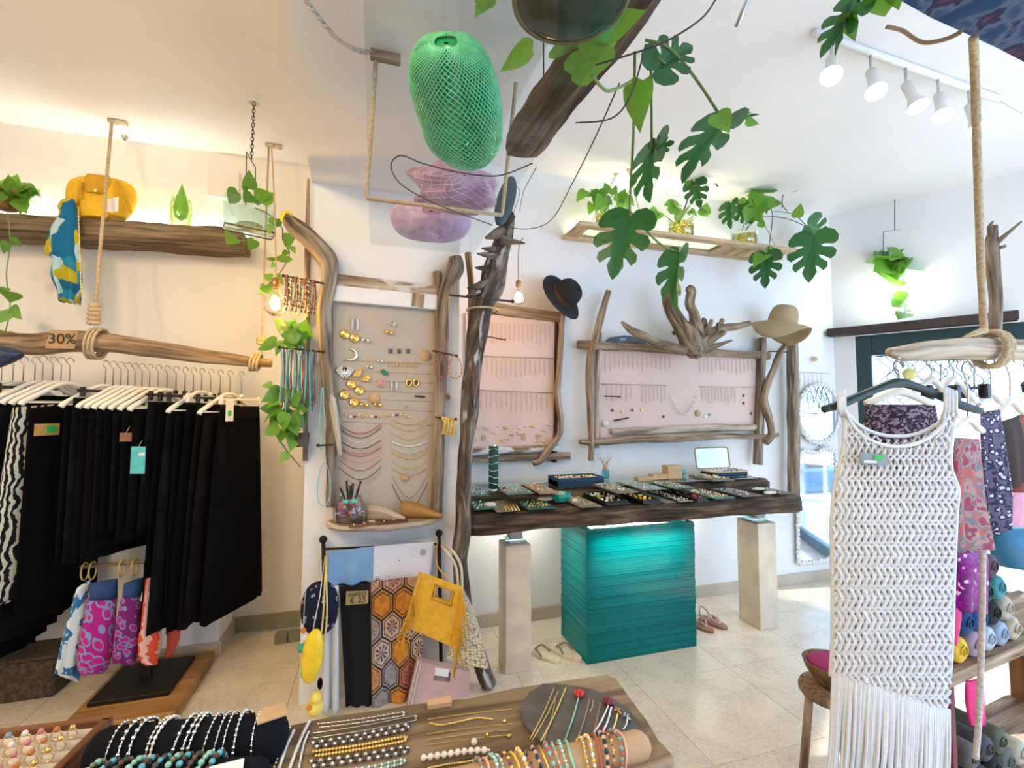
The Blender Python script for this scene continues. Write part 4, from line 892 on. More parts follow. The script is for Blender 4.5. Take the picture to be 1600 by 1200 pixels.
# ---------------------------------------------------------------- small hanging plant over the door
c = onZ(1398, 312, ZC); Yh = c.y
t = T('hanging_plant', 'small trailing plant in a wire hanger above the door', 'plant', onY(1398, 425, Yh))
mb = MB(); cord(mb, [(1398, 312, Yh), (1398, 360, Yh)], .003); P('hanging_wire', mb, M_darksteel, t)
mb = MB(); q = [onY(1380, 418, Yh), onY(1380, 362, Yh), onY(1421, 357, Yh), onY(1421, 415, Yh)]; mb.tube(q, .003, 5); P('wire_frame', mb, M_darksteel, t)
p = onY(1399, 420, Yh); mb = MB(); mb.lathe([(.001, 0), (.07, .002), (.085, .05), (.08, .05)], 16, p); P('bowl', mb, M_clear, t)
leaves(t, [(1395, 410, 1370, 420), (1390, 405, 1375, 395), (1400, 402, 1385, 390), (1402, 405, 1410, 388), (1405, 408, 1425, 395), (1408, 412, 1432, 408), (1395, 415, 1380, 430), (1400, 415, 1392, 430), (1406, 415, 1420, 428), (1400, 405, 1395, 385), (1398, 410, 1412, 420), (1390, 412, 1368, 406), (1405, 404, 1422, 386), (1410, 418, 1432, 420)], Yh, jit=.08)
bush(t, 1400, 408, 22, 12, 8, Yh, 13)
stem(t, [(1405, 415, Yh-.05), (1412, 440, Yh-.07), (1410, 460, Yh-.07), (1415, 495, Yh-.07)], .003)
leaves(t, [(1411, 440, 1400, 448), (1410, 455, 1402, 478), (1408, 472, 1392, 482), (1415, 490, 1404, 497), (1414, 488, 1422, 484)], Yh-.07)
# ---------------------------------------------------------------- spot rail on the ceiling
r0, r1 = onZ(1272, 45, ZC), onZ(1560, 150, ZC)
t = T('track_light', 'white ceiling track with five tilted spotlights', 'track light', (r0+r1)/2)
mb = MB(); mb.tube([r0-V((0, 0, .018)), r1-V((0, 0, .018))], .018, 8); P('rail', mb, M_white, t)
M_lampw = emis('spot_lens', (1, .95, .88), 30)
for i, (x, y) in enumerate([(1287, 130), (1354, 152), (1416, 173), (1459, 193), (1513, 212)]):
    f = (i+.35)/5; top = r0+(r1-r0)*f; top = onPl([1300, 1365, 1424, 1479, 1532][i], [72, 92, 115, 137, 160][i], r0, V((0, r1.x-r0.x, -(r1.y-r0.y))).cross(V((1, 0, 0))) if False else V((0, 1, 0)))
    top = V((top.x, r0.y+(r1.y-r0.y)*(top.x-r0.x)/(r1.x-r0.x), ZC-.02))
    d = onPl(x, y, top, V((0, 1, .0))); hd = V((d.x, top.y-.04, max(d.z, 2.85)))
    ax = (hd-(top-V((0, 0, .13)))).normalized(); Rr = ax.to_track_quat('Z', 'Y').to_matrix()
    mb = MB(); mb.tube([top, top-V((0, 0, .12))], .007, 6); h_ = P('spot_arm', mb, M_steel, t)
    o = top-V((0, 0, .10))
    mb = MB(); mb.lathe([(.024, 0), (.024, .10), (.036, .14), (.045, .17)], 18, o, Rr, cap0=True); sh = P('spot_head', mb, M_plastic, t)
    mb = MB(); mb.lathe([(.043, .166), (.001, .162)], 18, o, Rr); P('lens', mb, M_lampw, sh)
    spot('track_spot_light', o+ax*.21, o+ax*1.2, 12, (1, .93, .82), 140, .9, .05)
mb = MB(); mb.tube([onZ(1555, 150, ZC), onZ(1600, 176, ZC)], .008, 6); solo('cable_duct', 'thin white cable duct continuing the ceiling track', 'cable', mb, M_white)
# ---------------------------------------------------------------- wall lamp over the door
t = T('wall_lamp', 'white wall lamp with three bright heads above the door', 'lamp', wp(.46, 0, 2.46))
mb = MB(); mb.box(wp(.46, -.03, 2.52), (.16, .06, .07), WR, .01); P('lamp_body', mb, M_white, t)
for s_, z, r, nm in ((.34, 2.505, .028, 'side_head'), (.61, 2.515, .028, 'side_head'), (.46, 2.52, .04, 'middle_head')):
    mb = MB(); mb.ball(wp(s_, -.09, z), r, 12, 8); P(nm, mb, emis('cool_lamp', (.85, .93, 1), 25), t)
    if nm == 'side_head': mb = MB(); mb.tube([wp(.46, -.04, 2.52), wp(s_, -.08, z)], .008, 6); P('lamp_arm', mb, M_white, t)
point('wall_lamp_light', wp(.46, -.2, 2.5), 5, (.85, .93, 1), .08)
# ================================================================ pillar: earring board, hooks, shelf, scarves and bags
PY = 2.635
ORD = 'first second third fourth fifth sixth seventh eighth ninth tenth eleventh twelfth thirteenth fourteenth fifteenth sixteenth seventeenth eighteenth nineteenth twentieth twenty-first twenty-second twenty-third twenty-fourth twenty-fifth'.split()
def loop_mesh(w, L, r, m, beadr=0, mb2=None, seed=0):
    mb = MB(); n = 16; rr = random.Random(seed); pts = []
    for i in range(n):
        a = 2*PI*i/n; pts.append(V((w/2*math.sin(a)*(1-.3*math.cos(a)), .004*math.sin(a*2+seed), -L/2+L/2*math.cos(a))))
    mb.tube(pts, r, 5, closed=True)
    if beadr:
        mb.m = 1
        for i in range(n): mb.ball(pts[i]*1.0, beadr*rr.uniform(.7, 1.2), 5, 4)
    return _mesh(mb, 'strand', [m, mb2 or m], (0, 0, 0))
t = T('earring_board', 'tall taupe linen earring board framed in driftwood on the white pillar', 'display board', onY(600, 805, PY))
mb = MB(); mb.prism([onY(x, y, PY-.012) for x, y in ((520, 440), (684, 465), (684, 798), (520, 812))], (0, .012, 0)); P('panel', mb, M_lin, t)
mb = MB(); p0, p1 = onY(516, 437, PY-.03), onY(690, 457, PY-.03); mb.box((p0+p1)/2, ((p1-p0).length, .035, .065), Matrix.Rotation(-math.atan2(p1.z-p0.z, p1.x-p0.x), 3, 'Y'), .004, g=0); P('top_plank', mb, wood('flaking_paint_wood', (.2, .13, .08), (.38, .28, .19), (.55, .45, .34), patch=((.62, .57, .5), .52)), t)
mb = MB(); p0, p1 = onY(516, 458, PY-.035), onY(683, 473, PY-.035); mb.box((p0+p1)/2, ((p1-p0).length, .03, .085), Matrix.Rotation(-math.atan2(p1.z-p0.z, p1.x-p0.x), 3, 'Y'), .004, g=0); P('white_plank', mb, plain('white_chipped_board', (.78, .76, .74), .6, var=.05), t)
mb = MB(); p0 = onY(653, 469, PY-.052); mb.box(p0, (.065, .004, .075), Matrix.Rotation(.09, 3, 'Y')); P('bare_patch', mb, M_drift2, t)
mb = MB(); trunk(mb, [(446, 336, PY-.10, 7), (458, 352, PY-.10, 13), (482, 372, PY-.09, 14), (508, 400, PY-.07, 16), (515, 430, PY-.06, 12), (508, 480, PY-.05, 11), (508, 540, PY-.05, 10), (514, 600, PY-.05, 10), (520, 650, PY-.05, 9), (518, 700, PY-.05, 8), (517, 750, PY-.05, 7), (516, 792, PY-.05, 6)], 6, 12, .22); P('left_branch', mb, M_drift, t)
mb = MB(); trunk(mb, [(712, 402, PY-.06, 10), (712, 420, PY-.06, 13), (702, 440, PY-.06, 12), (693, 470, PY-.05, 10), (690, 540, PY-.05, 10), (687, 640, PY-.05, 9), (684, 740, PY-.05, 9), (682, 800, PY-.05, 9)], 6, 12, .2); P('right_branch', mb, M_drift, t)
mb = MB(); trunk(mb, [(512, 590, PY-.06, 5), (524, 660, PY-.07, 6), (531, 712, PY-.07, 3)], 6, 8, .15); P('pale_stick', mb, M_bleach, t)
mb = MB(); trunk(mb, [(683, 425, PY-.03, 7), (684, 460, PY-.03, 6), (684, 600, PY-.02, 5), (682, 795, PY-.02, 5)], 5, 8, .1); P('side_slat', mb, M_drift2, t)
for y in (566, 582, 596, 612, 625, 640, 662):
    mb = MB(); cord(mb, [(535, y-3, PY-.014), (676, y+3, PY-.014)], .0010, n=4); P('string', mb, M_thin, t)
mb = MB(); mb.ball(onY(448, 340, PY-.10), pr(onY(448, 340, PY), 10), 10, 8, (1, .8, 1)); P('yellow_tip', mb, plain('yellow_flower', (.85, .62, .02), .6, bmp=.5), t)
# earrings
def disc(x, y, r, m, label, name='round_earring', group=None, tk=.006):
    p = onY(x, y, PY-.018); R = Matrix.Rotation(PI/2, 3, 'X'); R = R @ Rz(RND.uniform(0, 3)); rr = pr(p, r); mb = MB()
    mb.lathe([(.001, tk), (rr*.35, tk*1.3), (rr*.5, tk*.6), (rr*.8, tk*1.1), (rr, tk*.3), (rr, 0), (.001, -.002)], 14, p, R, smooth=False); return solo(name, label, 'earring', mb, m, group)
for x, y, l in ((539, 522, 'upper left of the top pair'), (554, 528, 'lower right of the top pair'), (549, 600, 'above the lowest pair, left'), (562, 610, 'above the lowest pair, right'), (538, 617, 'left of the lowest pair'), (553, 628, 'right of the lowest pair')): disc(x, y, 7.5, M_gold, 'round ribbed gold earring, %s' % l, group='round gold earrings on the taupe board')
def pair(x, y, me, label, group, dx=0): place('stud_earrings', label, 'earrings', me, Matrix.Translation(onY(x, y, PY-.016)), group)
PS = stud_mesh('stud_earrings', .012, M_silver); PG = stud_mesh('stud_earrings', .012, M_gold); PP = stud_mesh('stud_earrings', .009, M_silver)
pair(571, 531, PS, 'pair of silver domes next to the top gold earrings', 'dome earrings on the taupe board')
pair(608, 519, PG, 'pair of gold domes near the top of the taupe board', 'dome earrings on the taupe board')
pair(594, 564, PP, 'pair of small silver domes mid taupe board', 'dome earrings on the taupe board')
pair(577, 573, PP, 'pair of small silver domes right of the silver shells', 'dome earrings on the taupe board')
pair(569, 632, PG, 'pair of gold domes beside the lowest round earring', 'dome earrings on the taupe board')
pair(590, 632, PG, 'pair of gold domes under the round kraft card', 'dome earrings on the taupe board')
pair(636, 634, stud_mesh('stud_earrings', .007, M_silver), 'tiny silver studs at lower right of the taupe board', 'dome earrings on the taupe board')
mb = MB(); p = onY(548, 554, PY-.02); mb.tube([p+V((.03*math.cos(a), 0, .03*math.sin(a))) for a in [1.9-k*.35 for k in range(13)]], [.002+.007*math.sin(PI*k/12) for k in range(13)], 7); solo('hoop_earring', 'thick silver crescent earring at the left of the taupe board', 'earring', mb, M_silver)
def fan(x, y, tx, ty, m, label, group, w=.5, n=5):
    b, e = onY(x, y, PY-.018), onY(tx, ty, PY-.018); d = e-b; s_ = d.cross(V((0, 1, 0))).normalized()*d.length*w; mb = MB(); vs = [b, b+V((0, -.006, 0))]; 
    pts = [b]+[b+d*math.cos((k/n-.5)*1.5)+s_*math.sin((k/n-.5)*1.5)*1.3 for k in range(n+1)]; mb.prism(pts, (0, -.006, 0))
    for k in range(n+1): mb.tube([b+V((0, -.006, 0)), pts[k+1]+V((0, -.005, 0))], .0035, 4)
    return solo('shell_earring', label, 'earring', mb, m, group)
fan(537, 592, 533, 572, M_silver, 'silver ribbed shell earring, left of the pair', 'shell earrings on the taupe board'); fan(541, 592, 545, 572, M_silver, 'silver ribbed shell earring, right of the pair', 'shell earrings on the taupe board')
fan(563, 588, 556, 580, M_gold, 'gold sunburst earring, upper of the pair', 'shell earrings on the taupe board', 1, 6); fan(576, 596, 570, 588, M_gold, 'gold sunburst earring, lower of the pair', 'shell earrings on the taupe board', 1, 6)
mb = MB(); p = onY(602, 583, PY-.022); mb.ball(p, .016, 10, 6, (1, .5, .8), Matrix.Rotation(.6, 3, 'Y')); mb.ball(p+V((-.012, 0, .01)), .012, 8, 6, (1, .5, .9)); solo('green_earring', 'emerald green nugget earring on the taupe board', 'earring', mb, plain('emerald', (.0, .22, .10), .3))
for x, l in ((639, 'left'), (650, 'right')):
    p = onY(x, 598, PY-.02); t2 = T('stone_earring', 'gold oval earring with dark red stone, %s of the pair' % l, 'earring', p, 'red stone earrings on the taupe board')
    mb = MB(); mb.tube([p+V((.014*math.cos(a), 0, .018*math.sin(a))) for a in [2*PI*k/14 for k in range(14)]], .005, 6, closed=True); P('setting', mb, M_gold, t2)
    mb = MB(); mb.ball(p, .011, 10, 6, (.8, .4, 1.1)); P('red_stone', mb, M_red, t2)
def barset(xs, y0, y1, r, m, label, name='bar_earring', group=None):
    for x in xs:
        mb = MB(); mb.tube([onY(x, y0, PY-.018), onY(x, y1, PY-.018)], r, 6); solo(name, label, 'earring', mb, m, group)
barset([591, 594, 597, 600], 594, 605, .005, plain('pink_crystal', (.75, .35, .38), .2), 'pink crystal bar earring mid taupe board', group='pink bar earrings')
barset([612, 620], 596, 612, .006, plain('clear_crystal', (.62, .62, .66), .15), 'clear crystal drop earring right of the pink bars', group='crystal drop earrings')
barset([551, 559], 498, 516, .008, MATS['clear_crystal'], 'clear crystal drop earring at the top of the taupe board', group='crystal drop earrings')
barset([609, 612, 622, 625, 636, 639], 545, 552, .005, plain('dark_crystal', (.16, .15, .14), .2), 'small dark crystal stud in the upper right row', group='dark crystal studs')
barset([607, 615, 620, 626, 632, 638, 644, 650], 566, 574, .003, M_gold, 'tiny gold initial stud in the row above the green earring', group='gold initial studs')
mb = MB(); cord(mb, [(648, 619, PY-.02), (664, 620, PY-.02)], .005); solo('hair_pin', 'dark bar pin at the right of the taupe board', 'hair pin', mb, M_darksteel)
for x, y in ((612, 505), (620, 509)):
    mb = MB(); p = onY(x, y, PY-.018); mb.tube([p+V((.016*math.cos(a), 0, .012*math.sin(a))) for a in [2*PI*k/14 for k in range(14)]], .0025, 5, closed=True); solo('hoop_earring', 'small silver hoop at the top right of the taupe board', 'earring', mb, M_silver, 'silver hoops on the taupe board')
for i in range(16):
    x = 541+i*6.6; mb = MB(); mb.ball(onY(x, 650+RND.uniform(-2, 2), PY-.018), .0075, 6, 5, (1, .6, 1)); solo('tiny_stud', 'tiny coloured stud in the lowest earring row of the taupe board', 'earring', mb, [M_gold, M_pearl, M_red, M_gold, MATS['pink_crystal']][i % 5], 'tiny studs on the taupe board')
for x, y, r, l in ((585, 622, 10, 'round kraft price card in the middle of the taupe board'), (665, 556, 9, 'round kraft price card at the right of the taupe board'), (633, 746, 7, 'round kraft price card low on the taupe board')):
    p = onY(x, y, PY-.014); rr = pr(p, r); mb = MB(); mb.lathe([(.001, 0), (rr, 0), (rr, .002), (.001, .002)], 20, p, Matrix.Rotation(PI/2, 3, 'X')); solo('price_card', l, 'price card', mb, M_kraft)
def swag(x0, y0, x1, y1, sag, m, label, group, bead=.004, n=20, r=.0018):
    mb = MB(); pts = [onY(x0+(x1-x0)*i/n, y0+(y1-y0)*i/n+sag*math.sin(PI*i/n), PY-.018) for i in range(n+1)]; mb.tube(pts, r, 4)
    if bead:
        for p in pts[1:-1]: mb.ball(p, bead, 5, 4)
    return solo('beaded_necklace', label, 'necklace', mb, m, group)
CORAL = plain('coral_bead', (.50, .12, .09), .4); DKB = plain('dark_bead', (.10, .04, .03), .4); PKB = plain('pale_pink_bead', (.72, .45, .36), .4)
for i, (y, sag, m, b) in enumerate([(664, 14, CORAL, .0035), (669, 16, DKB, .003), (676, 16, M_pearl, .003), (688, 14, DKB, .003), (697, 12, PKB, .0045), (700, 14, CORAL, .0035), (710, 12, PKB, .0045), (718, 18, CORAL, .003), (730, 20, DKB, .0025), (738, 18, PKB, .0035)]):
    swag(530, y, 596, y-1, sag, m, '%s choker, %s from the top on the left half of the taupe board' % (m.name.replace('_', ' '), ORD[i]), 'chokers on the taupe board', b)
for i, (y, sag, m, b) in enumerate([(655, 10, M_gold, 0), (664, 10, M_gold, 0), (676, 12, M_gold, 0), (690, 8, M_pearl, .005), (700, 10, M_silver, .004), (706, 12, M_gold, .004), (720, 14, M_gold, 0), (732, 12, M_thin, 0), (742, 36, M_thin, .002), (756, 38, DKB, .002)]):
    swag(612, y, 668, y-1, sag, m, '%s chain, %s from the top on the right half of the taupe board' % (m.name.replace('_', ' '), ORD[i]), 'chains on the taupe board', b)
# iron hooks with strands
def hook(x0, y0, x1, y1, Y0, Y1, label, r=.005):
    a, b = onY(x0, y0, Y0), onY(x1, y1, Y1); mb = MB(); mb.tube([a, b], r, 6); mb.ball(a, r*1.8, 8, 5); return solo('iron_hook', label, 'hook', mb, M_rust), a, b
def strands(a, b, ms, n, label, group, f0=0.05, f1=.78):
    for i in range(n):
        f = f0+(f1-f0)*i/max(n-1, 1); p = a+(b-a)*f
        place('strand', label[i % len(ms)] if isinstance(label, list) else label, 'necklace', ms[i % len(ms)], Matrix.Translation(p+V((0, RND.uniform(-.004, .004), .004))) @ Matrix.Rotation((PI/2 if ms is not SC else 0)+RND.uniform(-.06, .06), 4, 'Z'), group)
c_turq = plain('turquoise_cord', (.20, .48, .50), .6); c_brown = plain('brown_cord', (.20, .10, .06), .6); c_grn = plain('green_cord', (.07, .24, .18), .6); c_plum = plain('plum_cord', (.24, .08, .10), .6)
SA = [loop_mesh(.018, .15, .002, c_brown, .006, CORAL, 1), loop_mesh(.018, .17, .002, DKB, .006, c_brown, 2), loop_mesh(.02, .19, .002, DKB, .006, M_gold, 3), loop_mesh(.02, .17, .002, c_grn, .005, DKB, 4)]
SB = [loop_mesh(.024, .28, .003, c_turq, 0, None, 1), loop_mesh(.02, .30, .003, c_brown, 0, None, 2), loop_mesh(.024, .32, .003, c_turq, .003, M_pearl, 3), loop_mesh(.024, .31, .003, c_grn, 0, None, 5), loop_mesh(.02, .29, .003, c_plum, .003, M_silver, 6)]
SC = [loop_mesh(.07, .13, .003, CORAL, .005, M_yel, 1), loop_mesh(.075, .14, .002, c_plum, .006, CORAL, 2)]
SD = [loop_mesh(.014, .09, .002, M_gold, .004, M_gold, k) for k in range(3)]
h_, a, b = hook(443, 431, 506, 443, PY-.14, PY-.09, 'rusty hook left of the pillar, upper, with dark beads'); strands(a, b, SA, 14, ['%s beaded necklace on the upper left hook of the pillar' % q for q in ('coral red', 'dark brown', 'brown and gold', 'dark green')], 'necklaces on the upper left hook')
h_, a, b = hook(437, 543, 508, 550, PY-.14, PY-.09, 'rusty hook left of the pillar with turquoise cords'); strands(a, b, SB, 15, ['%s necklace on the middle left hook of the pillar' % q for q in ('plain turquoise cord', 'brown cord', 'turquoise cord and pearl', 'dark green cord', 'plum cord')], 'cord necklaces on the left hook')
h_, a, b = hook(713, 556, 676, 548, PY-.14, PY-.09, 'rusty hook right of the earring board with orange bracelets'); strands(a, b, SC, 2, ['%s bracelet loop right of the earring board' % q for q in ('coral and yellow', 'plum and coral')], 'orange bracelet loops', .05, .62)
h_, a, b = hook(712, 655, 680, 652, PY-.14, PY-.09, 'rusty hook right of the earring board with gold chains'); strands(a, b, SD, 12, 'short gold chain right of the earring board', 'short gold chains', .05, .62)
mb = MB(); mb.tube([onY(703, 461, PY-.105), onY(712, 462, 2.38), onY(800, 471, 2.37)], .006, 6); mb.ball(onY(801, 471, 2.37), .010, 8, 5); solo('iron_hook', 'long dark iron rod reaching from the earring board to the bulb', 'hook', mb, M_rust)
h_, a, b = hook(497, 696, 520, 695, PY-.14, PY-.09, 'short rusty hook holding a thin blue necklace'); place('strand', 'thin pale blue necklace hanging left of the jar', 'necklace', loop_mesh(.06, .22, .0025, c_turq, .003, M_pearl, 4), Matrix.Translation(onY(507, 722, PY-.11)))
place('strand', 'long pale turquoise cord left of the earring board', 'necklace', loop_mesh(.02, .32, .003, c_turq, 0, None, 8), Matrix.Translation(onY(504, 605, PY-.10)))
for x, y, l in ((697, 621, 'small brown wooden disc right of the taupe board'), (486, 621, 'dark wooden disc hanging left of the earring board')):
    mb = MB(); p = onY(x, y, PY-.06); mb.lathe([(.001, 0), (.022, 0), (.022, .006), (.001, .006)], 14, p, Matrix.Rotation(PI/2, 3, 'X')); solo('wooden_disc', l, 'plaque', mb, M_drift2)
# half-round shelf
SH = onY(600, 806, PY).z-.002
sp = [(515, PY), (686, PY)]; xl, xr = onY(514, 812, PY).x, onY(688, 800, PY).x
t = T('half_round_shelf', 'half-round live-edge wooden shelf below the earring board', 'shelf', ((xl+xr)/2, PY, SH-.03))
pts = [(xl+(xr-xl)*.5*(1-math.cos(a)), PY-.20*math.sin(a)**.8-.004*math.sin(a*9), SH-.028) for a in [PI*k/24 for k in range(25)]]
mb = MB(); mb.prism(pts, (0, 0, .028), [(p[1], p[2], p[0]) for p in pts]); P('board', mb, M_drift2, t)
mb = MB(); mb.tube([V(p)+V((0, 0, .014)) for p in pts], .014, 7, rough=.2); P('bark_edge', mb, M_bleach, t)
# jar of feather tips
p = onZ(547, 809, SH); p.y = min(p.y, PY-.10); p = V((onY(547, 800, p.y).x, p.y, SH)); r = .075
t = T('storage_jar', 'glass jar filled with pink and purple dried petals and black pens', 'jar', p)
mb = MB(); mb.lathe([(.001, .003), (r*.9, .003), (r, .02), (r, .09), (r*.72, .125), (r*.72, .15), (r*.78, .155)], 22, p); P('jar_glass', mb, M_clear, t)
mb = MB(); mb.lathe([(.001, .006), (r*.86, .008), (r*.9, .03), (.001, .035)], 16, p); P('brown_filling', mb, plain('dark_filling', (.10, .07, .045), .9), t)
rr = random.Random(4); mb = MB()
for i in range(60):
    a = rr.uniform(0, 6.28); q = p+V((math.cos(a)*r*.68*rr.random()**.5, math.sin(a)*r*.68*rr.random()**.5, rr.uniform(.035, .10))); mb.m = rr.randrange(3)
    mb.ball(q, .016, 6, 4, (1, .35, .7), Matrix.Rotation(a, 3, 'Z') @ Matrix.Rotation(rr.uniform(0, 3), 3, 'X'))
P('dried_petals', mb, [plain('magenta_petal', (.28, .02, .20), .7), plain('rose_petal', (.55, .17, .17), .7), plain('tan_petal', (.42, .28, .13), .8)], t, kind='stuff')
for dx, dz in ((-.05, 0), (-.02, .035), (.0, .01), (.012, .02), (.05, .03)):
    mb = MB(); mb.tube([p+V((dx*.5, 0, .12)), p+V((dx, -.01, .18+dz))], .006, 6); P('pen', mb, MATS['black_tray'], t)
for s_ in (-1, 1):
    mb = MB(); mb.ball(p+V((s_*.02, -r*.78, .118)), .016, 8, 5, (1, .4, .5)); P('mint_bow', mb, plain('mint_ribbon', (.05, .65, .40), .5), t)
# wooden lasts, ruler, beads on the shelf
def last(x, y, L, rz, m, label):
    p = onZ(x, y, SH); p.y = min(p.y, PY-.10); p.x = onY(x, y, p.y).x; R = Rz(rz); t = T('shoe_last', label, 'shoe last', p, 'wooden shoe lasts'); rows = [(-.5, .20, .0, .62), (-.44, .24, .0, .68), (-.3, .25, .0, .66), (-.12, .23, .0, .60), (.05, .22, .0, .46), (.2, .25, .0, .34), (.35, .24, .0, .24), (.46, .15, .01, .15), (.5, .04, .03, .08)]
    def fn(u, v):
        k = v*(len(rows)-1); i = min(int(k), len(rows)-2); f = k-i; a = [rows[i][q]*(1-f)+rows[i+1][q]*f for q in range(4)]; an = 2*PI*u
        c, s_ = math.cos(an), math.sin(an); e = abs(c)**.75*(1 if c > 0 else -1); return p + R @ V((e*a[1]*L*.5, a[0]*L, L*(a[2]+a[3]*(s_*.5+.5))*.62))
    mb = MB(); mb.grid(fn, 18, 24, closed=True, gs=lambda u, v: (.06*math.sin(u*6.28), .06*math.cos(u*6.28), v*L)); mb.ball(p+R @ V((0, -.49*L, L*.19)), L*.12, 8, 6, (.8, .15, 1.5), R); P('last_body', mb, m, t)
    return t
last(604, 812, .20, -1.9, M_bleach, 'pale grained wooden shoe last in front on the half-round shelf')
last(660, 800, .22, -1.80, M_oak, 'varnished tan wooden shoe last behind on the half-round shelf')
a, b = onZ(545, 825, SH), onZ(636, 814, SH); t = T('studded_stick', 'dark wooden stick with gold studs on the half-round shelf', 'stick', a)
mb = MB(); d = b-a; mb.box((a+b)/2+V((0, 0, .007)), (d.length, .022, .012), Rz(math.atan2(d.y, d.x)), .002, g=0); P('stick', mb, M_brownw, t)
for i in range(6): mb = MB(); mb.ball(a+d*(.08+.17*i)+V((0, -.003, .014)), .005, 6, 4); P('stud', mb, M_gold, t)
mb = MB(); p = onZ(655, 806, SH); 
for i in range(3): mb.ball(p+V((.022*i-.02, 0, .010)), .011, 8, 5)
solo('red_bracelet', 'red bead cluster at the toe of the pale shoe last', 'bracelet', mb, plain('red_bead', (.5, .03, .02), .3))
mb = MB(); p = onZ(580, 815, SH); mb.box(p+V((0, 0, .003)), (.03, .03, .004), Rz(.4)); solo('price_tag', 'small yellow paper tag beside the studded stick', 'tag', mb, plain('pale_yellow_card', (.75, .62, .35), .8))
# ---------------------------------------------------------------- iron scarf rack
BYR = PY-.05
t = T('scarf_rack', 'black iron rack with ball finials holding scarves and bags', 'rack', onY(600, 1100, BYR))
for (x0, y0, x1, y1) in ((505, 843, 512, 1110), (686, 833, 690, 1095)):
    mb = MB(); cord(mb, [(x0, y0, BYR), (x1, y1, BYR)], .010, n=8); po = P('post', mb, M_blacki, t); mb = MB(); mb.ball(onY(x0, y0, BYR), .020, 12, 8); P('finial', mb, M_blacki, po)
mb = MB(); cord(mb, [(505, 858, BYR), (687, 850, BYR)], .006); P('cross_bar', mb, M_blacki, t)
mb = MB(); cord(mb, [(507, 914, BYR), (687, 903, BYR)], .006); P('cross_bar', mb, M_blacki, t)
mb = MB(); cord(mb, [(512, 1107, BYR), (690, 1092, BYR)], .008); P('base_bar', mb, M_blacki, t)
def cloth(c, Y, m, name, label, cat, waves=3, amp=.012, th=.006, nu=24, nv=20, size=None, bulge=0.0, group=None, parent=None):
    """c = pixel corners TL, TR, BR, BL on plane Y: hanging folded sheet"""
    q = [onY(x, y, Y) for x, y in c]; W = (q[1]-q[0]).length; H = (q[3]-q[0]).length; ph = RND.uniform(0, 6)
    def fn(u, v):
        p = (q[0]*(1-u)+q[1]*u)*(1-v) + (q[3]*(1-u)+q[2]*u)*v
        return p + V((0, -amp*(.3+.7*v)*math.sin(u*waves*2*PI+ph+v*.7) - bulge*math.sin(PI*u)*math.sin(PI*min(v*1.2, 1)), 0)) + V((0, 0, -.006*math.sin(u*waves*2*PI+1)*v))
    mb = MB(); mb.grid(fn, nu, nv, gs=lambda u, v: (u*W, v*H, 0), thick=th)
    if parent: return P(name, mb, m, parent)
    return solo(name, label, cat, mb, m, group)
Yc = BYR-.045
cloth([(513, 862), (584, 853), (582, 908), (513, 916)], Yc, printed('blue_scarf_print', [(.3, (.17, .33, .56)), (.6, (.22, .40, .64)), (.75, (.30, .43, .58))], 'noise', 9, interp='LINEAR'), 'scarf', 'folded plain blue scarf on the upper left of the rack', 'scarf', 2, .008)
def targetmat():
    m, nt, bs = nodes('target_print'); v = mapped(nt, (13, 13, 13)); vo = N(nt, 'ShaderNodeTexVoronoi'); vo.inputs['Scale'].default_value = 1; vo.inputs['Randomness'].default_value = .8; nt.links.new(v, vo.inputs['Vector'])
    wv = (.72, .72, .80); dk = (.06, .06, .09)
    nt.links.new(ramp(nt, vo.outputs['Distance'], [(0, dk), (.05, wv), (.09, dk), (.14, wv), (.18, dk), (.215, wv), (.30, (.58, .58, .70)), (.33, wv)], 'CONSTANT'), bs.inputs['Base Color']); bs.inputs['Roughness'].default_value = .9; return m
cloth([(584, 853), (678, 846), (672, 902), (582, 910)], Yc, targetmat(), 'scarf', 'white scarf printed with dark round targets', 'scarf', 1, .006)
cloth([(530, 915), (578, 910), (579, 1103), (540, 1103)], Yc, plain('black_pareo', (.006, .006, .008), .95), 'scarf', 'long plain black pareo behind the price sign', 'scarf', 2, .010)
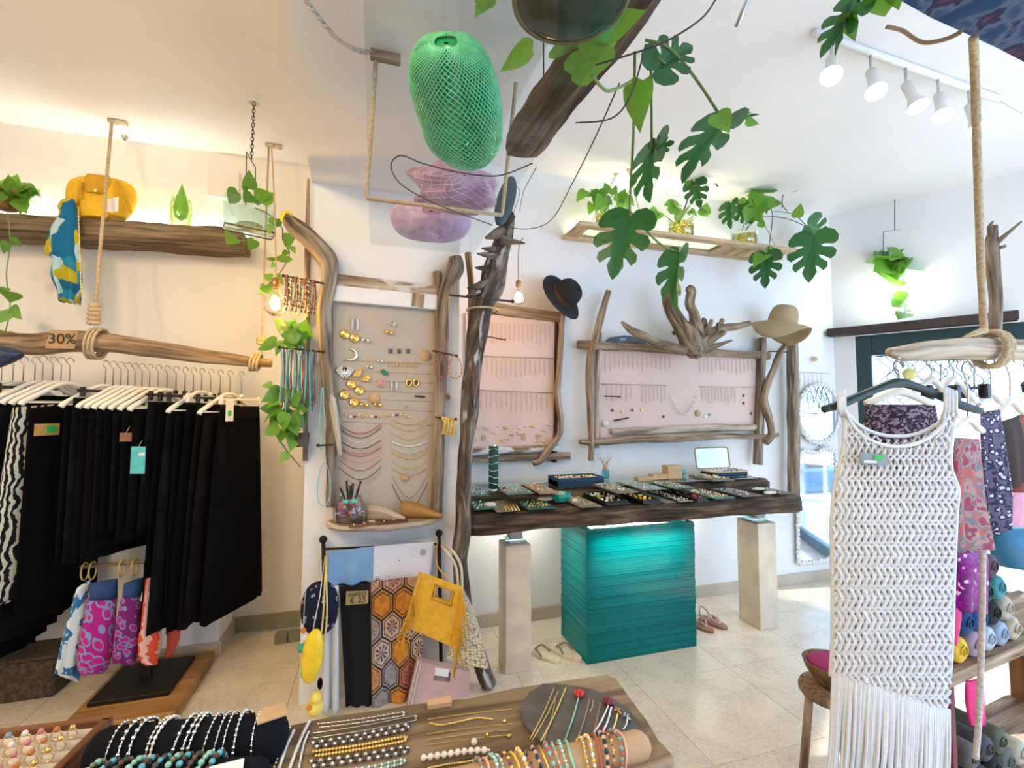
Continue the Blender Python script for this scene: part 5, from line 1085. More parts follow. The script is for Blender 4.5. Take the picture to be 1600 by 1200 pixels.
def hexmat():
    """hexagon tile print: nearest centre of two interleaved lattices"""
    m, nt, bs = nodes('hexagon_tile_print'); v = mapped(nt, (9, 7.2, 0)); L = nt.links.new
    def vm(op, a, b=None):
        n = N(nt, 'ShaderNodeVectorMath', operation=op); L(a, n.inputs[0])
        if b is not None:
            if isinstance(b, tuple): n.inputs[1].default_value = b
            else: L(b, n.inputs[1])
        return n
    def ma(op, a, b):
        n = N(nt, 'ShaderNodeMath', operation=op)
        for k, q in enumerate((a, b)):
            if isinstance(q, (int, float)): n.inputs[k].default_value = q
            else: L(q, n.inputs[k])
        return n.outputs[0]
    SC = (1, 1.732, 1); h = []
    for off in ((0, 0, 0), (.5, .5, 0)):
        f = vm('FRACTION', vm('ADD', vm('DIVIDE', v, SC).outputs[0], off).outputs[0]); q = vm('MULTIPLY', vm('SUBTRACT', f.outputs[0], (.5, .5, 0)).outputs[0], SC); h.append((q.outputs[0], vm('LENGTH', q.outputs[0]).outputs['Value']))
    sel = ma('LESS_THAN', h[0][1], h[1][1]); mx = N(nt, 'ShaderNodeMix', data_type='VECTOR'); L(sel, mx.inputs[0]); L(h[1][0], mx.inputs[4]); L(h[0][0], mx.inputs[5]); q = mx.outputs[1]
    wn = N(nt, 'ShaderNodeTexWhiteNoise'); rd = vm('SNAP', vm('SUBTRACT', v, q).outputs[0], (.25, .25, .25)); L(vm('ADD', rd.outputs[0], (.06, .06, 0)).outputs[0], wn.inputs['Vector'])
    ab = vm('ABSOLUTE', q); sx = N(nt, 'ShaderNodeSeparateXYZ'); L(ab.outputs[0], sx.inputs[0])
    hn = ma('MAXIMUM', sx.outputs[0], ma('ADD', ma('MULTIPLY', sx.outputs[0], .5), ma('MULTIPLY', sx.outputs[1], .866)))
    base = ramp(nt, wn.outputs['Value'], [(0, (.60, .24, .03)), (.30, (.33, .31, .32)), (.48, (.58, .40, .30)), (.64, (.50, .14, .11)), (.82, (.56, .44, .36))], 'CONSTANT')
    nz = N(nt, 'ShaderNodeTexNoise'); nz.inputs['Scale'].default_value = 5; L(v, nz.inputs['Vector'])
    sq = N(nt, 'ShaderNodeSeparateXYZ'); L(q, sq.inputs[0]); ang = ma('ARCTAN2', sq.outputs[1], sq.outputs[0]); fl = ma('MULTIPLY', ma('ADD', ma('MULTIPLY', N(nt, 'ShaderNodeMath', operation='SINE').outputs[0], 0), nz.outputs['Fac']), 1)
    sn = N(nt, 'ShaderNodeMath', operation='SINE'); L(ma('MULTIPLY', ang, 9), sn.inputs[0]); pet = ma('MULTIPLY', ma('GREATER_THAN', sn.outputs[0], .1), ma('LESS_THAN', hn, .26)); pet = ma('MULTIPLY', pet, ma('GREATER_THAN', wn.outputs['Value'], .44))
    m1 = N(nt, 'ShaderNodeMix', data_type='RGBA'); L(pet, m1.inputs[0]); L(base, m1.inputs[6]); m1.inputs[7].default_value = (.05, .045, .08, 1)
    m2 = N(nt, 'ShaderNodeMix', data_type='RGBA', blend_type='MULTIPLY'); m2.inputs[0].default_value = 1; L(m1.outputs[2], m2.inputs[6]); L(ramp(nt, nz.outputs['Fac'], [(.35, (.7, .66, .64)), (.6, (1.05, 1.05, 1.05))]), m2.inputs[7])
    m3 = N(nt, 'ShaderNodeMix', data_type='RGBA'); L(ramp(nt, hn, [(0, (0, 0, 0)), (.36, (1, 1, 1)), (.40, (0, 0, 0)), (.46, (1, 1, 1))], 'CONSTANT'), m3.inputs[0]); L(m2.outputs[2], m3.inputs[6]); m3.inputs[7].default_value = (.035, .025, .03, 1)
    L(m3.outputs[2], bs.inputs['Base Color']); bs.inputs['Roughness'].default_value = .9; return m
cloth([(580, 908), (672, 898), (652, 1098), (582, 1106)], Yc-.02, hexmat(), 'scarf', 'long scarf printed with orange and grey hexagon tiles', 'scarf', 2, .012)
cloth([(503, 918), (528, 914), (528, 1110), (506, 1110)], Yc-.05, printed('white_black_stripe', [(0, (.68, .68, .66)), (.72, (.03, .03, .035))], 'noise', 10, aniso=(1, .25, 1)), 'scarf', 'white scarf with black streaks twisted down the left of the rack', 'scarf', 1.5, .02)
# price sign
t = T('price_sign', 'kraft paper price sign for pareos pinned to the black pareo', 'sign', onY(559, 945, Yc-.02))
mb = MB(); mb.prism([onY(x, y, Yc-.045) for x, y in ((541, 924), (576, 923), (575, 943), (540, 946))], (0, .002, 0)); P('card', mb, plain('ochre_card', (.40, .29, .12), .8), t)
def text_part(s_, size, o, ux, uz, parent, m, name='lettering'):
    cu = bpy.data.curves.new(name, 'FONT'); cu.body = s_; cu.size = size; cu.align_x = 'CENTER'; cu.align_y = 'CENTER'; cu.extrude = .0003
    tmp = bpy.data.objects.new(name, cu); COL.objects.link(tmp); bpy.context.view_layer.update()
    me = bpy.data.meshes.new_from_object(tmp.evaluated_get(bpy.context.evaluated_depsgraph_get())); bpy.data.objects.remove(tmp); me.materials.clear(); me.materials.append(m); me.name = name
    ux = V(ux).normalized(); nn = ux.cross(V(uz)).normalized(); uz = nn.cross(ux); return inst(name, me, parent, Matrix.Translation(V(o)) @ basis(ux, uz, ux.cross(uz)).to_4x4())
M_ink = plain('black_ink', (.02, .015, .012), .8)
text_part('PAREO', .027, onY(558, 929, Yc-.047), (1, 0, .0), (0, 0, 1), t, M_ink); text_part('€ 23', .040, onY(559, 938, Yc-.047), (1, 0, .0), (0, 0, 1), t, M_ink)
# yellow fringed bag
YB = Yc-.24; M_yell = plain('yellow_suede', (.72, .36, .02), .85, var=.1, scale=40)
t = T('fringed_bag', 'yellow suede bag with long fringes and square cut-out handle', 'bag', onY(670, 1000, YB))
def flatbag(c, hole, Y, th, m, name, parent):
    q = [onY(x, y, Y) for x, y in c]
    def at(u, v): return (q[0]*(1-u)+q[1]*u)*(1-v) + (q[3]*(1-u)+q[2]*u)*v
    us = [0, hole[0], hole[1], 1]; vs_ = [0, hole[2], hole[3], 1]; mb = MB(); h0 = [V((0, -th/2, 0)), V((0, th/2, 0))]
    for i in range(3):
        for j in range(3):
            if i == 1 and j == 1: continue
            pts = [at(us[i], vs_[j]), at(us[i+1], vs_[j]), at(us[i+1], vs_[j+1]), at(us[i], vs_[j+1])]; mb.prism([p+h0[0] for p in pts], (0, th, 0))
    return P(name, mb, m, parent), at
bd, at = flatbag([(655, 894), (722, 918), (705, 1008), (635, 978)], (.42, .78, .12, .32), YB, .03, M_yell, 'bag_body', t)
for side, u in ((0, .02), (1, .97)):
    for k in range(18):
        v = .03+.05*k; a = at(u, v)+V((0, -.02, 0)); L = .17+.02*math.sin(k*3); sx = -.05 if side == 0 else .02
        mb = MB(); mb.tube([a, a+V((sx*.6, -.012, -L*.4)), a+V((sx+RND.uniform(-.03, .03), -.01-RND.uniform(0, .02), -L))], .0055, 4, flat=.6); P('fringe', mb, M_yell, t)
mb = MB(); mb.prism([at(u, v)+V((0, -.018, 0)) for u, v in ((.36, .08), (.84, .08), (.84, .36), (.36, .36))], (0, .002, 0)) if False else mb.tube([at(u, v)+V((0, -.017, 0)) for u, v in ((.38, .09), (.82, .09), (.82, .35), (.38, .35))], .005, 5, closed=True); P('handle_trim', mb, plain('mustard_trim', (.60, .28, .02), .8), t)
mb = MB(); cord(mb, [(700, 905, YB+.002), (682, 880, YB+.08), (684, 844, BYR-.024)], .004, 6, 6); P('hanging_loop', mb, MATS['mustard_trim'], t)
# straw tote
YT = Yc-.145; M_raf = strawmat(); M_raf.name = 'raffia'; MATS['raf'] = M_raf
def rafmat():
    m, nt, bs = nodes('cream_raffia'); v = mapped(nt, (55, 85, 1)); vo = N(nt, 'ShaderNodeTexVoronoi'); vo.inputs['Scale'].default_value = 1; vo.inputs['Randomness'].default_value = .45; nt.links.new(v, vo.inputs['Vector'])
    nt.links.new(ramp(nt, vo.outputs['Distance'], [(.25, (.76, .68, .48)), (.5, (.60, .50, .32)), (.72, (.24, .18, .09))]), bs.inputs['Base Color']); bs.inputs['Roughness'].default_value = .9
    iv = N(nt, 'ShaderNodeMath', operation='SUBTRACT'); iv.inputs[0].default_value = 1; nt.links.new(vo.outputs['Distance'], iv.inputs[1]); bump(nt, bs, iv.outputs[0], 1, .01); return m
M_rafc = rafmat()
t = T('raffia_bag', 'cream woven raffia tote hanging from the right post of the rack', 'bag', onY(735, 1040, YT))
L0, L1, Rr0, Rr1 = [(712, 920), (708, 960), (702, 1000), (694, 1028)], None, [(724, 920), (740, 950), (752, 990), (764, 1045)], None
def fb(u, v):
    k = v*3; i = min(int(k), 2); f = k-i; lx = L0[i][0]*(1-f)+L0[i+1][0]*f; ly = L0[i][1]*(1-f)+L0[i+1][1]*f; rx = Rr0[i][0]*(1-f)+Rr0[i+1][0]*f; ry = Rr0[i][1]*(1-f)+Rr0[i+1][1]*f
    a = 2*PI*u; e = .5-.5*math.cos(a); th = .012+.018*math.sin(PI*min(v+.08, 1)*.95); return onY(lx+(rx-lx)*e, ly+(ry-ly)*e, YT) + V((0, -th*math.sin(a), 0))
mb = MB(); mb.grid(fb, 28, 18, closed=True, gs=lambda u, v: (u*.5, v*.34, 0)); P('bag_body', mb, M_rafc, t)
for dx in (0, 10):
    mb = MB(); cord(mb, [(716+dx*.6, 925, YT-.02), (712+dx*.8, 885, YT-.02), (696+dx, 860, YT-.01), (690+dx*.2, 853, BYR-.026)], .007, 6, 6); P('handle', mb, plain('cream_rope', (.62, .55, .38), .9, bmp=.5, scale=100), t)
# pink tote below
YK = Yc-.06; t = T('pink_tote', 'dusty pink leather tote with square handle hole at the rack foot', 'bag', onY(690, 1100, YK))
flatbag([(652, 1030), (733, 1046), (730, 1112), (634, 1108)], (.34, .64, .10, .32), YK, .05, plain('dusty_pink_leather', (.56, .38, .36), .5, var=.05), 'bag_body', t)
for dx in (0, 4):
    mb = MB(); cord(mb, [(654+dx, 1032, YK-.03), (645+dx, 1070, YK-.035), (637+dx, 1108, YK-.03)], .006, n=6); P('piping', mb, plain('pale_piping', (.62, .50, .45), .6), t)
mb = MB(); mb.prism([onY(x, y, YK-.03) for x, y in ((680, 1043), (702, 1046), (700, 1058), (679, 1055))], (0, .003, 0)); P('white_tag', mb, M_white, t)
# caps and toys at the left edge
t = T('patterned_hat', 'navy cap printed with pale leaves hanging left of the rack', 'cap', onY(498, 985, Yc-.10))
def fc(u, v):
    a = 2*PI*u; c = onY(500, 950, Yc-.145); h = onY(500, 908, Yc-.145).z-c.z; ph = PI*v; return c + V((.085*math.cos(a)*math.sin(ph)**.8, -.05*math.sin(a)*math.sin(ph), h*math.cos(ph)))
mb = MB(); mb.grid(fc, 20, 14, closed=True, gs=lambda u, v: (u*.5, v*.3, 0)); P('cap_body', mb, printed('navy_leaf_print', [(0, (.30, .32, .42)), (.24, (.012, .014, .03))], 'voronoi', 24, dist=1.2), t)
for dx in (0, 6):
    mb = MB(); cord(mb, [(510, 868, Yc-.06), (508+dx*.3, 900, Yc-.215), (505+dx, 960, Yc-.225), (501+dx, 1000, Yc-.225)], .004, n=5); P('yellow_cord', mb, plain('pale_yellow_cord', (.68, .55, .18), .7), t)
t = T('yellow_pouch', 'shiny yellow drop-shaped pouch hanging low left of the rack', 'pouch', onY(490, 1060, Yc-.14))
c = onY(488, 1025, Yc-.31); mb = MB(); mb.ball(c, 1, 16, 12, (.045, .03, .115), Matrix.Rotation(.12, 3, 'Y')); P('pouch_body', mb, plain('yellow_plastic', (.85, .58, .02), .3), t)
mb = MB(); mb.ball(onY(477, 1028, Yc-.31), 1, 10, 8, (.012, .02, .085), Matrix.Rotation(.15, 3, 'Y')); P('green_edge', mb, plain('lime_plastic', (.22, .55, .03), .4), t)
mb = MB(); mb.tube([onY(488, 990, Yc-.31), onY(500, 930, Yc-.28), onY(508, 868, Yc-.07)], .002, 4); P('string', mb, plain('string_white', (.7, .68, .6), .8), t)
YG = Yc-.235; t = T('pompom_garland', 'teal, white and orange pompoms on one string beside the yellow pouch', 'garland', onY(472, 1020, YG))
for x, y, r, m in ((472, 1013, 7, M_turq), (477, 997, 6, M_pearl), (474, 985, 4.2, plain('orange_felt', (.75, .2, .03), .9))):
    c = onY(x, y, YG); mb = MB(); mb.ball(c, pr(c, r), 12, 8); P('pompom', mb, m, t)
mb = MB(); cord(mb, [(474, 982, YG), (477, 930, YG-.02), (486, 890, YG+.0), (504, 878, BYR-.014)], .0012, 6, 4); P('string', mb, MATS['string_white'], t)
c = onY(492, 1105, Yc-.20); q = pr(c, 13); M_dk = plain('yellow_duck', (.85, .68, .12), .8); t = T('duck_toy', 'yellow duck toy hanging at the foot of the pillar', 'toy', c-V((0, 0, q)))
mb = MB(); mb.ball(c, q, 12, 8); P('toy_body', mb, M_dk, t); mb = MB(); mb.ball(c+V((.005, -.01, q*1.2)), q*.7, 10, 8); P('toy_head', mb, M_dk, t); mb = MB(); mb.ball(c+V((-.02, -.03, q*.5)), q*.3, 8, 6); P('beak', mb, MATS['orange_felt'], t)
mb = MB(); mb.tube([c+V((.005, -.01, q*1.8)), onY(497, 1035, Yc-.15), onY(499, 1018, BYR-.03), onY(506, 1012, BYR-.009)], .0012, 4); P('string', mb, MATS['string_white'], t)
c = onY(500, 1068, Yc-.16); t = T('black_tassel', 'small black tassel below the yellow pouch', 'tassel', c-V((0, 0, .03)))
mb = MB(); mb.ball(c, .02, 10, 6, (.6, .5, 1.4)); P('tassel_body', mb, M_black, t); mb = MB(); mb.tube([c+V((0, 0, .027)), onY(498, 1030, Yc-.14), onY(499, 1003, BYR-.03), onY(506, 998, BYR-.009)], .0012, 4); P('string', mb, MATS['string_white'], t)
# ---------------------------------------------------------------- bark trunk between pillar and boards
t = T('bark_trunk', 'dark peeling tree trunk leaning up between the pillar and the pink board', 'tree trunk', onZ(762, 1075, 0))
TY = 2.50
mb = MB(); trunk(mb, [(798, 333, TY+.05, 6), (791, 362, TY+.04, 12), (783, 392, TY+.03, 15), (772, 428, TY+.02, 19), (762, 458, TY, 18), (751, 492, TY, 16), (743, 540, TY, 14), (737, 600, TY, 13), (732, 650, TY, 13), (728, 700, TY, 11), (725, 760, TY-.02, 11), (722, 830, TY-.03, 11), (719, 890, TY-.02, 12), (730, 970, TY, 13), (750, 1030, TY, 12), (764, 1070, TY, 12)], 8, 18, .28); P('trunk', mb, M_trunk, t)
for (x, y, x1, y1, r) in ((780, 375, 820, 380, 7), (785, 365, 758, 372, 8), (770, 400, 745, 396, 5), (765, 420, 742, 418, 5), (758, 445, 730, 450, 8), (772, 390, 752, 388, 4), (752, 455, 728, 462, 5), (790, 350, 805, 338, 5)):
    mb = MB(); trunk(mb, [(x, y, TY-.02, r*1.3), ((x+x1)/2, (y+y1)/2, TY-.05, r*.8), (x1, y1, TY-.05, r*.2)], 4, 7, .3); P('snag', mb, M_trunk, t)
mb = MB(); trunk(mb, [(731, 395, PY-.0, 5), (736, 450, PY-.0, 5), (735, 540, PY-.0, 5), (734, 640, PY-.0, 5), (732, 700, PY-.0, 5)], 5, 8, .1); solo('peeled_branch', 'slim peeled tan branch standing behind the bark trunk', 'branch', mb, M_drift2)
mb = MB(); cr_ = onY(754, 485, TY); mb.tube([cr_+V((.088*math.cos(a), .088*math.sin(a), 0)) for a in [2*PI*k/16 for k in range(16)]], .006, 6, closed=True); solo('rope_loop', 'jute rope ring around the bark trunk beside the top of the pink board', 'rope', mb, M_rope)
# ================================================================ left wall: log shelf, clothes rail, swimwear stand
def pxloft(mb, rows, Yl, Yr, th, n=26, k=3, waves=0, amp=0.0, foldstart=.15, taper0=.4):
    """closed flattened volume from pixel rows (xl, yl, xr, yr); left edge on plane Yl, right on Yr"""
    R = spline(rows, k); M = len(R)-1; a0 = onY(R[0][0], R[0][1], Yl); W = max((onY(r[2], r[3], Yr)-onY(r[0], r[1], Yl)).length for r in R); H = (onY(R[-1][0], R[-1][1], Yl)-a0).length; ph = RND.uniform(0, 6)
    def fn(u, v):
        r = R[min(int(round(v*M)), M)]; L_, R_ = onY(r[0], r[1], Yl), onY(r[2], r[3], Yr); a = 2*PI*u; e = .5-.5*math.cos(a); d = R_-L_
        nr = V((d.y, -d.x, 0)).normalized(); t_ = th*(taper0+(1-taper0)*min(v*4, 1)); f = amp*max(0, v-foldstart)*math.sin(e*waves*2*PI+ph)
        return L_+d*e + nr*(t_*math.sin(a)*.5 + f) + V((0, 0, .25*f*v))
    mb.grid(fn, n, M, closed=True, gs=lambda u, v: ((u if u < .5 else 1-u)*2*W, v*H, 0)); b = len(mb.v)
    c0 = b-n*(M+1); mb.f.append([c0+i for i in range(n)][::-1]); mb.f.append([b-n+i for i in range(n)]); mb.sm += [False]*2; mb.mi += [mb.m]*2
    return mb
YLs = 3.46
t = T('log_shelf', 'half-log wall shelf with hidden lighting above the clothes rail', 'shelf', onY(190, 370, YLs))
mb = MB(); a, b = onY(-60, 352, YLs), onY(384, 381, YLs); rbeam(mb, a, b, .26, .125, .015, 40, 18, seed=2); P('log', mb, wood('grey_log', (.06, .045, .03), (.20, .145, .09), (.36, .27, .18)), t)
zlog = (a.z+b.z)/2+.065
mb = MB(); mb.box(((a.x+b.x)/2, 3.592, zlog+.004), (b.x-a.x-.1, .006, .012)); solo('led_strip', 'bright led strip behind the half-log shelf', 'light strip', mb, emis('led_neutral', (1, .97, .86), 7))
area('log_led_light', ((a.x+b.x)/2, 3.57, zlog+.03), ((a.x+b.x)/2, 3.6, zlog+1), b.x-a.x-.1, .03, 6, (1, .97, .84))
# yellow backpack
YP = 3.42; M_bp = plain('yellow_canvas', (.78, .46, .01), .7, var=.1, scale=30); M_bpd = plain('dark_yellow_canvas', (.58, .32, .01), .75)
t = T('yellow_backpack', 'slouching yellow backpack with flap and white tag on the log shelf', 'backpack', onY(158, 345, YP))
mb = MB(); pxloft(mb, [(128, 283, 180, 287), (110, 290, 196, 290), (103, 308, 210, 300), (106, 330, 213, 320), (118, 342, 205, 338), (130, 346, 195, 347)], YP, YP, .16, 26, 4); P('bag_body', mb, M_bp, t)
mb = MB(); pxloft(mb, [(136, 277, 172, 282), (132, 284, 176, 290), (130, 300, 172, 305), (135, 308, 166, 311)], YP-.07, YP-.06, .06, 20, 4); fl = P('flap', mb, M_bpd, t)
mb = MB(); pxloft(mb, [(128, 318, 168, 322), (122, 322, 172, 326), (122, 338, 170, 342), (126, 344, 165, 346)], YP-.08, YP-.07, .05, 20, 3); P('front_pocket', mb, M_bp, t)
mb = MB(); mb.ball(onY(148, 303, YP-.115), .012, 10, 6, (1, .4, 1)); P('buckle', mb, M_gold, fl)
mb = MB(); mb.prism([onY(x, y, YP-.13) for x, y in ((168, 317), (185, 313), (184, 336), (167, 337))], (0, .003, 0)); P('white_tag', mb, M_white, t)
for x0, x1 in ((126, 118), (182, 205)):
    mb = MB(); cord(mb, [((x0), 290, YP-.09), ((x0+x1)/2, 312, YP-.11), (x1, 338, YP-.06)], .009, n=6); P('strap', mb, M_bpd, t)
for x0, y0, x1, y1 in ((122, 330, 127, 470), (160, 345, 150, 440)):
    yo = .085 if x0 < 150 else 0; mb = MB(); q = spline([tuple(onY(x0, y0, YP-.14-yo)), tuple(onY((x0+x1)/2, (y0+y1)/2, YP-.16-yo)), tuple(onY(x1, y1, YP-.16-yo))], 14); mb.tube(q, .0022, 4)
    for p in q[::1]: mb.ball(p, .005, 5, 4)
    P('bag_chain', mb, M_gold, t)
t.location.z += zlog+.014 - min(v[2] for c in t.children for v in [(c.matrix_world @ q.co) if False else (q.co+BASE[t.name]) for q in c.data.vertices] if c.name.startswith('bag_body'))
# patterned scarf on the shelf edge
mb = MB(); pxloft(mb, [(96, 312, 116, 310), (90, 322, 118, 322), (92, 335, 120, 335), (78, 360, 124, 355), (70, 395, 126, 390), (82, 402, 128, 420), (80, 430, 130, 440), (90, 455, 127, 455), (92, 470, 124, 474)], 3.28, 3.28, .06, 30, 4, 4, .03)
solo('patterned_scarf', 'blue and yellow geometric scarf hanging from the log shelf', 'scarf', mb, printed('blue_yellow_geometric', [(0, (.01, .14, .30)), (.3, (.45, .38, .02)), (.5, (.02, .22, .38)), (.68, (.40, .58, .66)), (.8, (.01, .12, .28))], 'cells', 15))
# vase with green cutting
p = onY(282, 352, 3.42); p.z = zlog+.018; t = T('cutting_vase', 'clear vase with one green pointed cutting on the log shelf', 'vase', p)
r = .06; mb = MB(); mb.lathe([(.001, .002), (r*.8, .002), (r, .03), (r, .14), (r*.75, .20)], 18, p); P('vase', mb, glass('lime_glass', (.86, 1, .62), .15), t)
mb = MB(); mb.lathe([(.004, .04), (.035, .06), (.045, .12), (.03, .19), (.012, .25), (.002, .28)], 12, p, cap0=True, cap1=True); P('cutting', mb, plain('bright_green_shoot', (.20, .48, .05), .5), t)
# plant at the far left end of the shelf with trailing vine
p = onY(8, 330, 3.40); p.z = zlog+.012; t = T('shelf_plant', 'bushy potted pothos at the left end of the log shelf', 'plant', p)
mb = MB(); mb.lathe([(.05, 0), (.07, .02), (.08, .10), (.075, .11), (.001, .10)], 16, p, cap0=True); P('pot', mb, plain('terracotta', (.35, .16, .07), .8), t)
leaves(t, [(10, 300, -10, 290), (12, 298, 5, 275), (20, 300, 30, 272), (25, 302, 45, 288), (40, 290, 60, 305), (20, 308, 40, 312), (15, 310, 30, 325), (5, 310, -15, 320), (22, 305, 12, 288), (30, 300, 48, 300), (8, 300, 18, 315), (35, 305, 42, 322), (0, 300, -20, 300)], 3.36, jit=.08)
bush(t, 20, 302, 26, 16, 14, 3.36, 18)
stem(t, [(12, 330, 3.26), (16, 380, 3.24), (10, 430, 3.24), (16, 480, 3.24), (8, 520, 3.24)], .003)
leaves(t, [(17, 372, 35, 385), (14, 380, 0, 395), (10, 450, -5, 462), (12, 455, 18, 470), (16, 482, 28, 495), (12, 488, 0, 505), (8, 518, 2, 535)], 3.24)
# hanging terrarium
c0 = onZ(397, 152, ZC); YT_ = c0.y
t = T('hanging_terrarium', 'glass box terrarium of trailing pothos hanging on a chain', 'plant', onY(390, 368, YT_))
mb = MB()
for i in range(16):
    f = (i+.5)/16; p = onY(397-4*f, 160+88*f, YT_); Rr = Matrix.Rotation(PI/2*(i % 2), 3, 'Z'); mb.tube([p + Rr @ V((.008*math.cos(a), 0, .016*math.sin(a))) for a in [2*PI*k/8 for k in range(8)]], .0022, 4, closed=True)
P('chain', mb, M_darksteel, t, kind='stuff')
mb = MB(); mb.lathe([(.03, 0), (.03, .006), (.008, .012), (.006, .035)], 14, c0-V((0, 0, .036))); P('ceiling_hook', mb, M_white, t)
tb = onY(385, 237, YT_); mb = MB(); mb.tube([onY(384, 320, YT_), tb, onY(399, 262, YT_), onY(399, 318, YT_)], .003, 5); P('wire_hanger', mb, M_darksteel, t)
cx = onY(390, 342, YT_); bw, bd, bh = .125, .125, .17; zb = onY(390, 362, YT_).z; Rb = Rz(.35)
mb = MB(); mb.box((cx.x, cx.y, zb+.006), (bw*2, bd, .008), Rb); P('base_pane', mb, M_clear, t)
for (dx, dy, sx, sy) in ((-bw, 0, .004, bd), (bw, 0, .004, bd), (0, -bd/2, 2*bw, .004), (0, bd/2, 2*bw, .004)):
    mb = MB(); mb.box(V((cx.x, cx.y, zb+bh*.5)) + Rb @ V((dx, dy, 0)), (sx, sy, bh), Rb); P('side_pane', mb, glass('aqua_pane', (.88, .96, .96), .12, fres=.3), t)
    for s_ in (1,):
        pass
q = [V((cx.x, cx.y, zb)) + Rb @ V((sx*bw, sy*bd/2, 0)) for sx, sy in ((-1, -1), (1, -1), (1, 1), (-1, 1))]
mb = MB(); mb.tube(q, .004, 5, closed=True); P('brass_edge', mb, M_darksteel, t)
mb = MB(); mb.ball(V((cx.x, cx.y, zb+.03)), .06, 12, 8, (1.2, .7, .45)); P('stones', mb, plain('terrarium_stones', (.35, .33, .22), .8, var=.5, scale=90), t)
leaves(t, [(385, 300, 378, 290), (372, 300, 352, 318), (390, 295, 388, 265), (400, 310, 420, 300), (410, 318, 428, 295), (395, 305, 380, 318), (420, 345, 435, 345), (425, 352, 418, 365), (398, 375, 388, 392), (363, 368, 356, 380)], YT_-.04)
stem(t, [(398, 325, YT_-.05), (420, 335, YT_-.06), (440, 355, YT_-.06), (442, 375, YT_-.06), (452, 395, YT_-.06), (445, 415, YT_-.06), (432, 432, YT_-.06), (415, 447, YT_-.06)], .003, M_stemb); stem(t, [(365, 362, YT_-.05), (370, 375, YT_-.06), (398, 374, YT_-.06)], .002)
leaves(t, [(445, 378, 462, 368), (448, 385, 462, 390), (440, 350, 420, 345), (450, 392, 440, 402), (428, 408, 415, 400), (430, 412, 422, 418), (445, 410, 440, 395), (432, 432, 448, 445), (425, 435, 412, 430), (415, 447, 405, 460), (418, 445, 425, 458)], YT_-.06)
for (x0, y0, x1, y1, l) in ((175, 187, 146, 505, 'left'), (420, 225, 408, 555, 'right')):
    a = onZ(x0, y0, ZC); b = onY(x1, y1, 3.03); t = T('rail_rope', 'jute rope holding the driftwood rail from the ceiling, %s one' % l, 'rope', a)
    mb = MB(); mb.tube([a, b], .009 if l == 'left' else .006, 8); P('rope', mb, M_rope, t)
    mb = MB(); mb.box(a-V((-.03, 0, .012)), (.10, .03, .02), ch=.003); P('ceiling_plate', mb, M_bleach, t)
    for k in range(5 if l == 'left' else 2):
        mb = MB(); q = b+V((0, 0, .0-.024*k+.10)); mb.tube([q+V((.017*math.cos(u), .017*math.sin(u), .004*math.sin(u))) for u in [2*PI*j/12 for j in range(12)]], .014, 6, closed=True); P('rope_coil', mb, M_rope, t)
mb = MB(); p = onZ(195, 212, ZC); mb.lathe([(.02, 0), (.02, -.01), (.008, -.03)], 10, p); solo('ceiling_hook', 'small steel hook in the ceiling by the left rope', 'hook', mb, M_steel)
# driftwood clothes rail
YR = 3.03
mb = MB(); trunk(mb, [(-60, 545, YR, 19), (0, 536, YR, 18), (60, 538, YR, 16), (120, 533, YR, 17), (200, 540, YR, 14), (270, 550, YR, 13), (330, 558, YR, 11), (380, 564, YR, 9), (424, 568, YR, 6)], 6, 14, .15); solo('clothes_rail', 'long driftwood clothes rail with black garments under the log shelf', 'clothes rail', mb, M_drift2)
for x, y, l in ((152, 537, 'rope wrapped around the clothes rail beside the discount sign'), (400, 566, 'pale rope wrapped around the right end of the clothes rail')):
    t = T('rope_wrap', l, 'rope', onY(x, y, YR)); c = onY(x, y, YR)
    for k in range(3):
        mb = MB(); rad = pr(c, 23.5 if x < 300 else 13); mb.tube([c+V((.018*k-.02+.01*math.sin(u), rad*math.cos(u), rad*math.sin(u))) for u in [2*PI*j/14 for j in range(14)]], .008, 6, closed=True); P('rope_coil', mb, M_rope, t)
t = T('discount_sign', 'kraft card reading thirty percent tied to the clothes rail', 'sign', onY(98, 545, YR-.118))
mb = MB(); mb.prism([onY(x, y, YR-.118) for x, y in ((78, 515), (122, 517), (116, 545), (70, 544))], (0, .003, 0)); P('card', mb, plain('brown_kraft_card', (.42, .26, .13), .85), t)
a, b = onY(78, 530, YR-.118), onY(120, 531, YR-.118); text_part('30%', .072, onY(97, 530, YR-.122), (b-a), (0, 0, 1), t, M_ink)
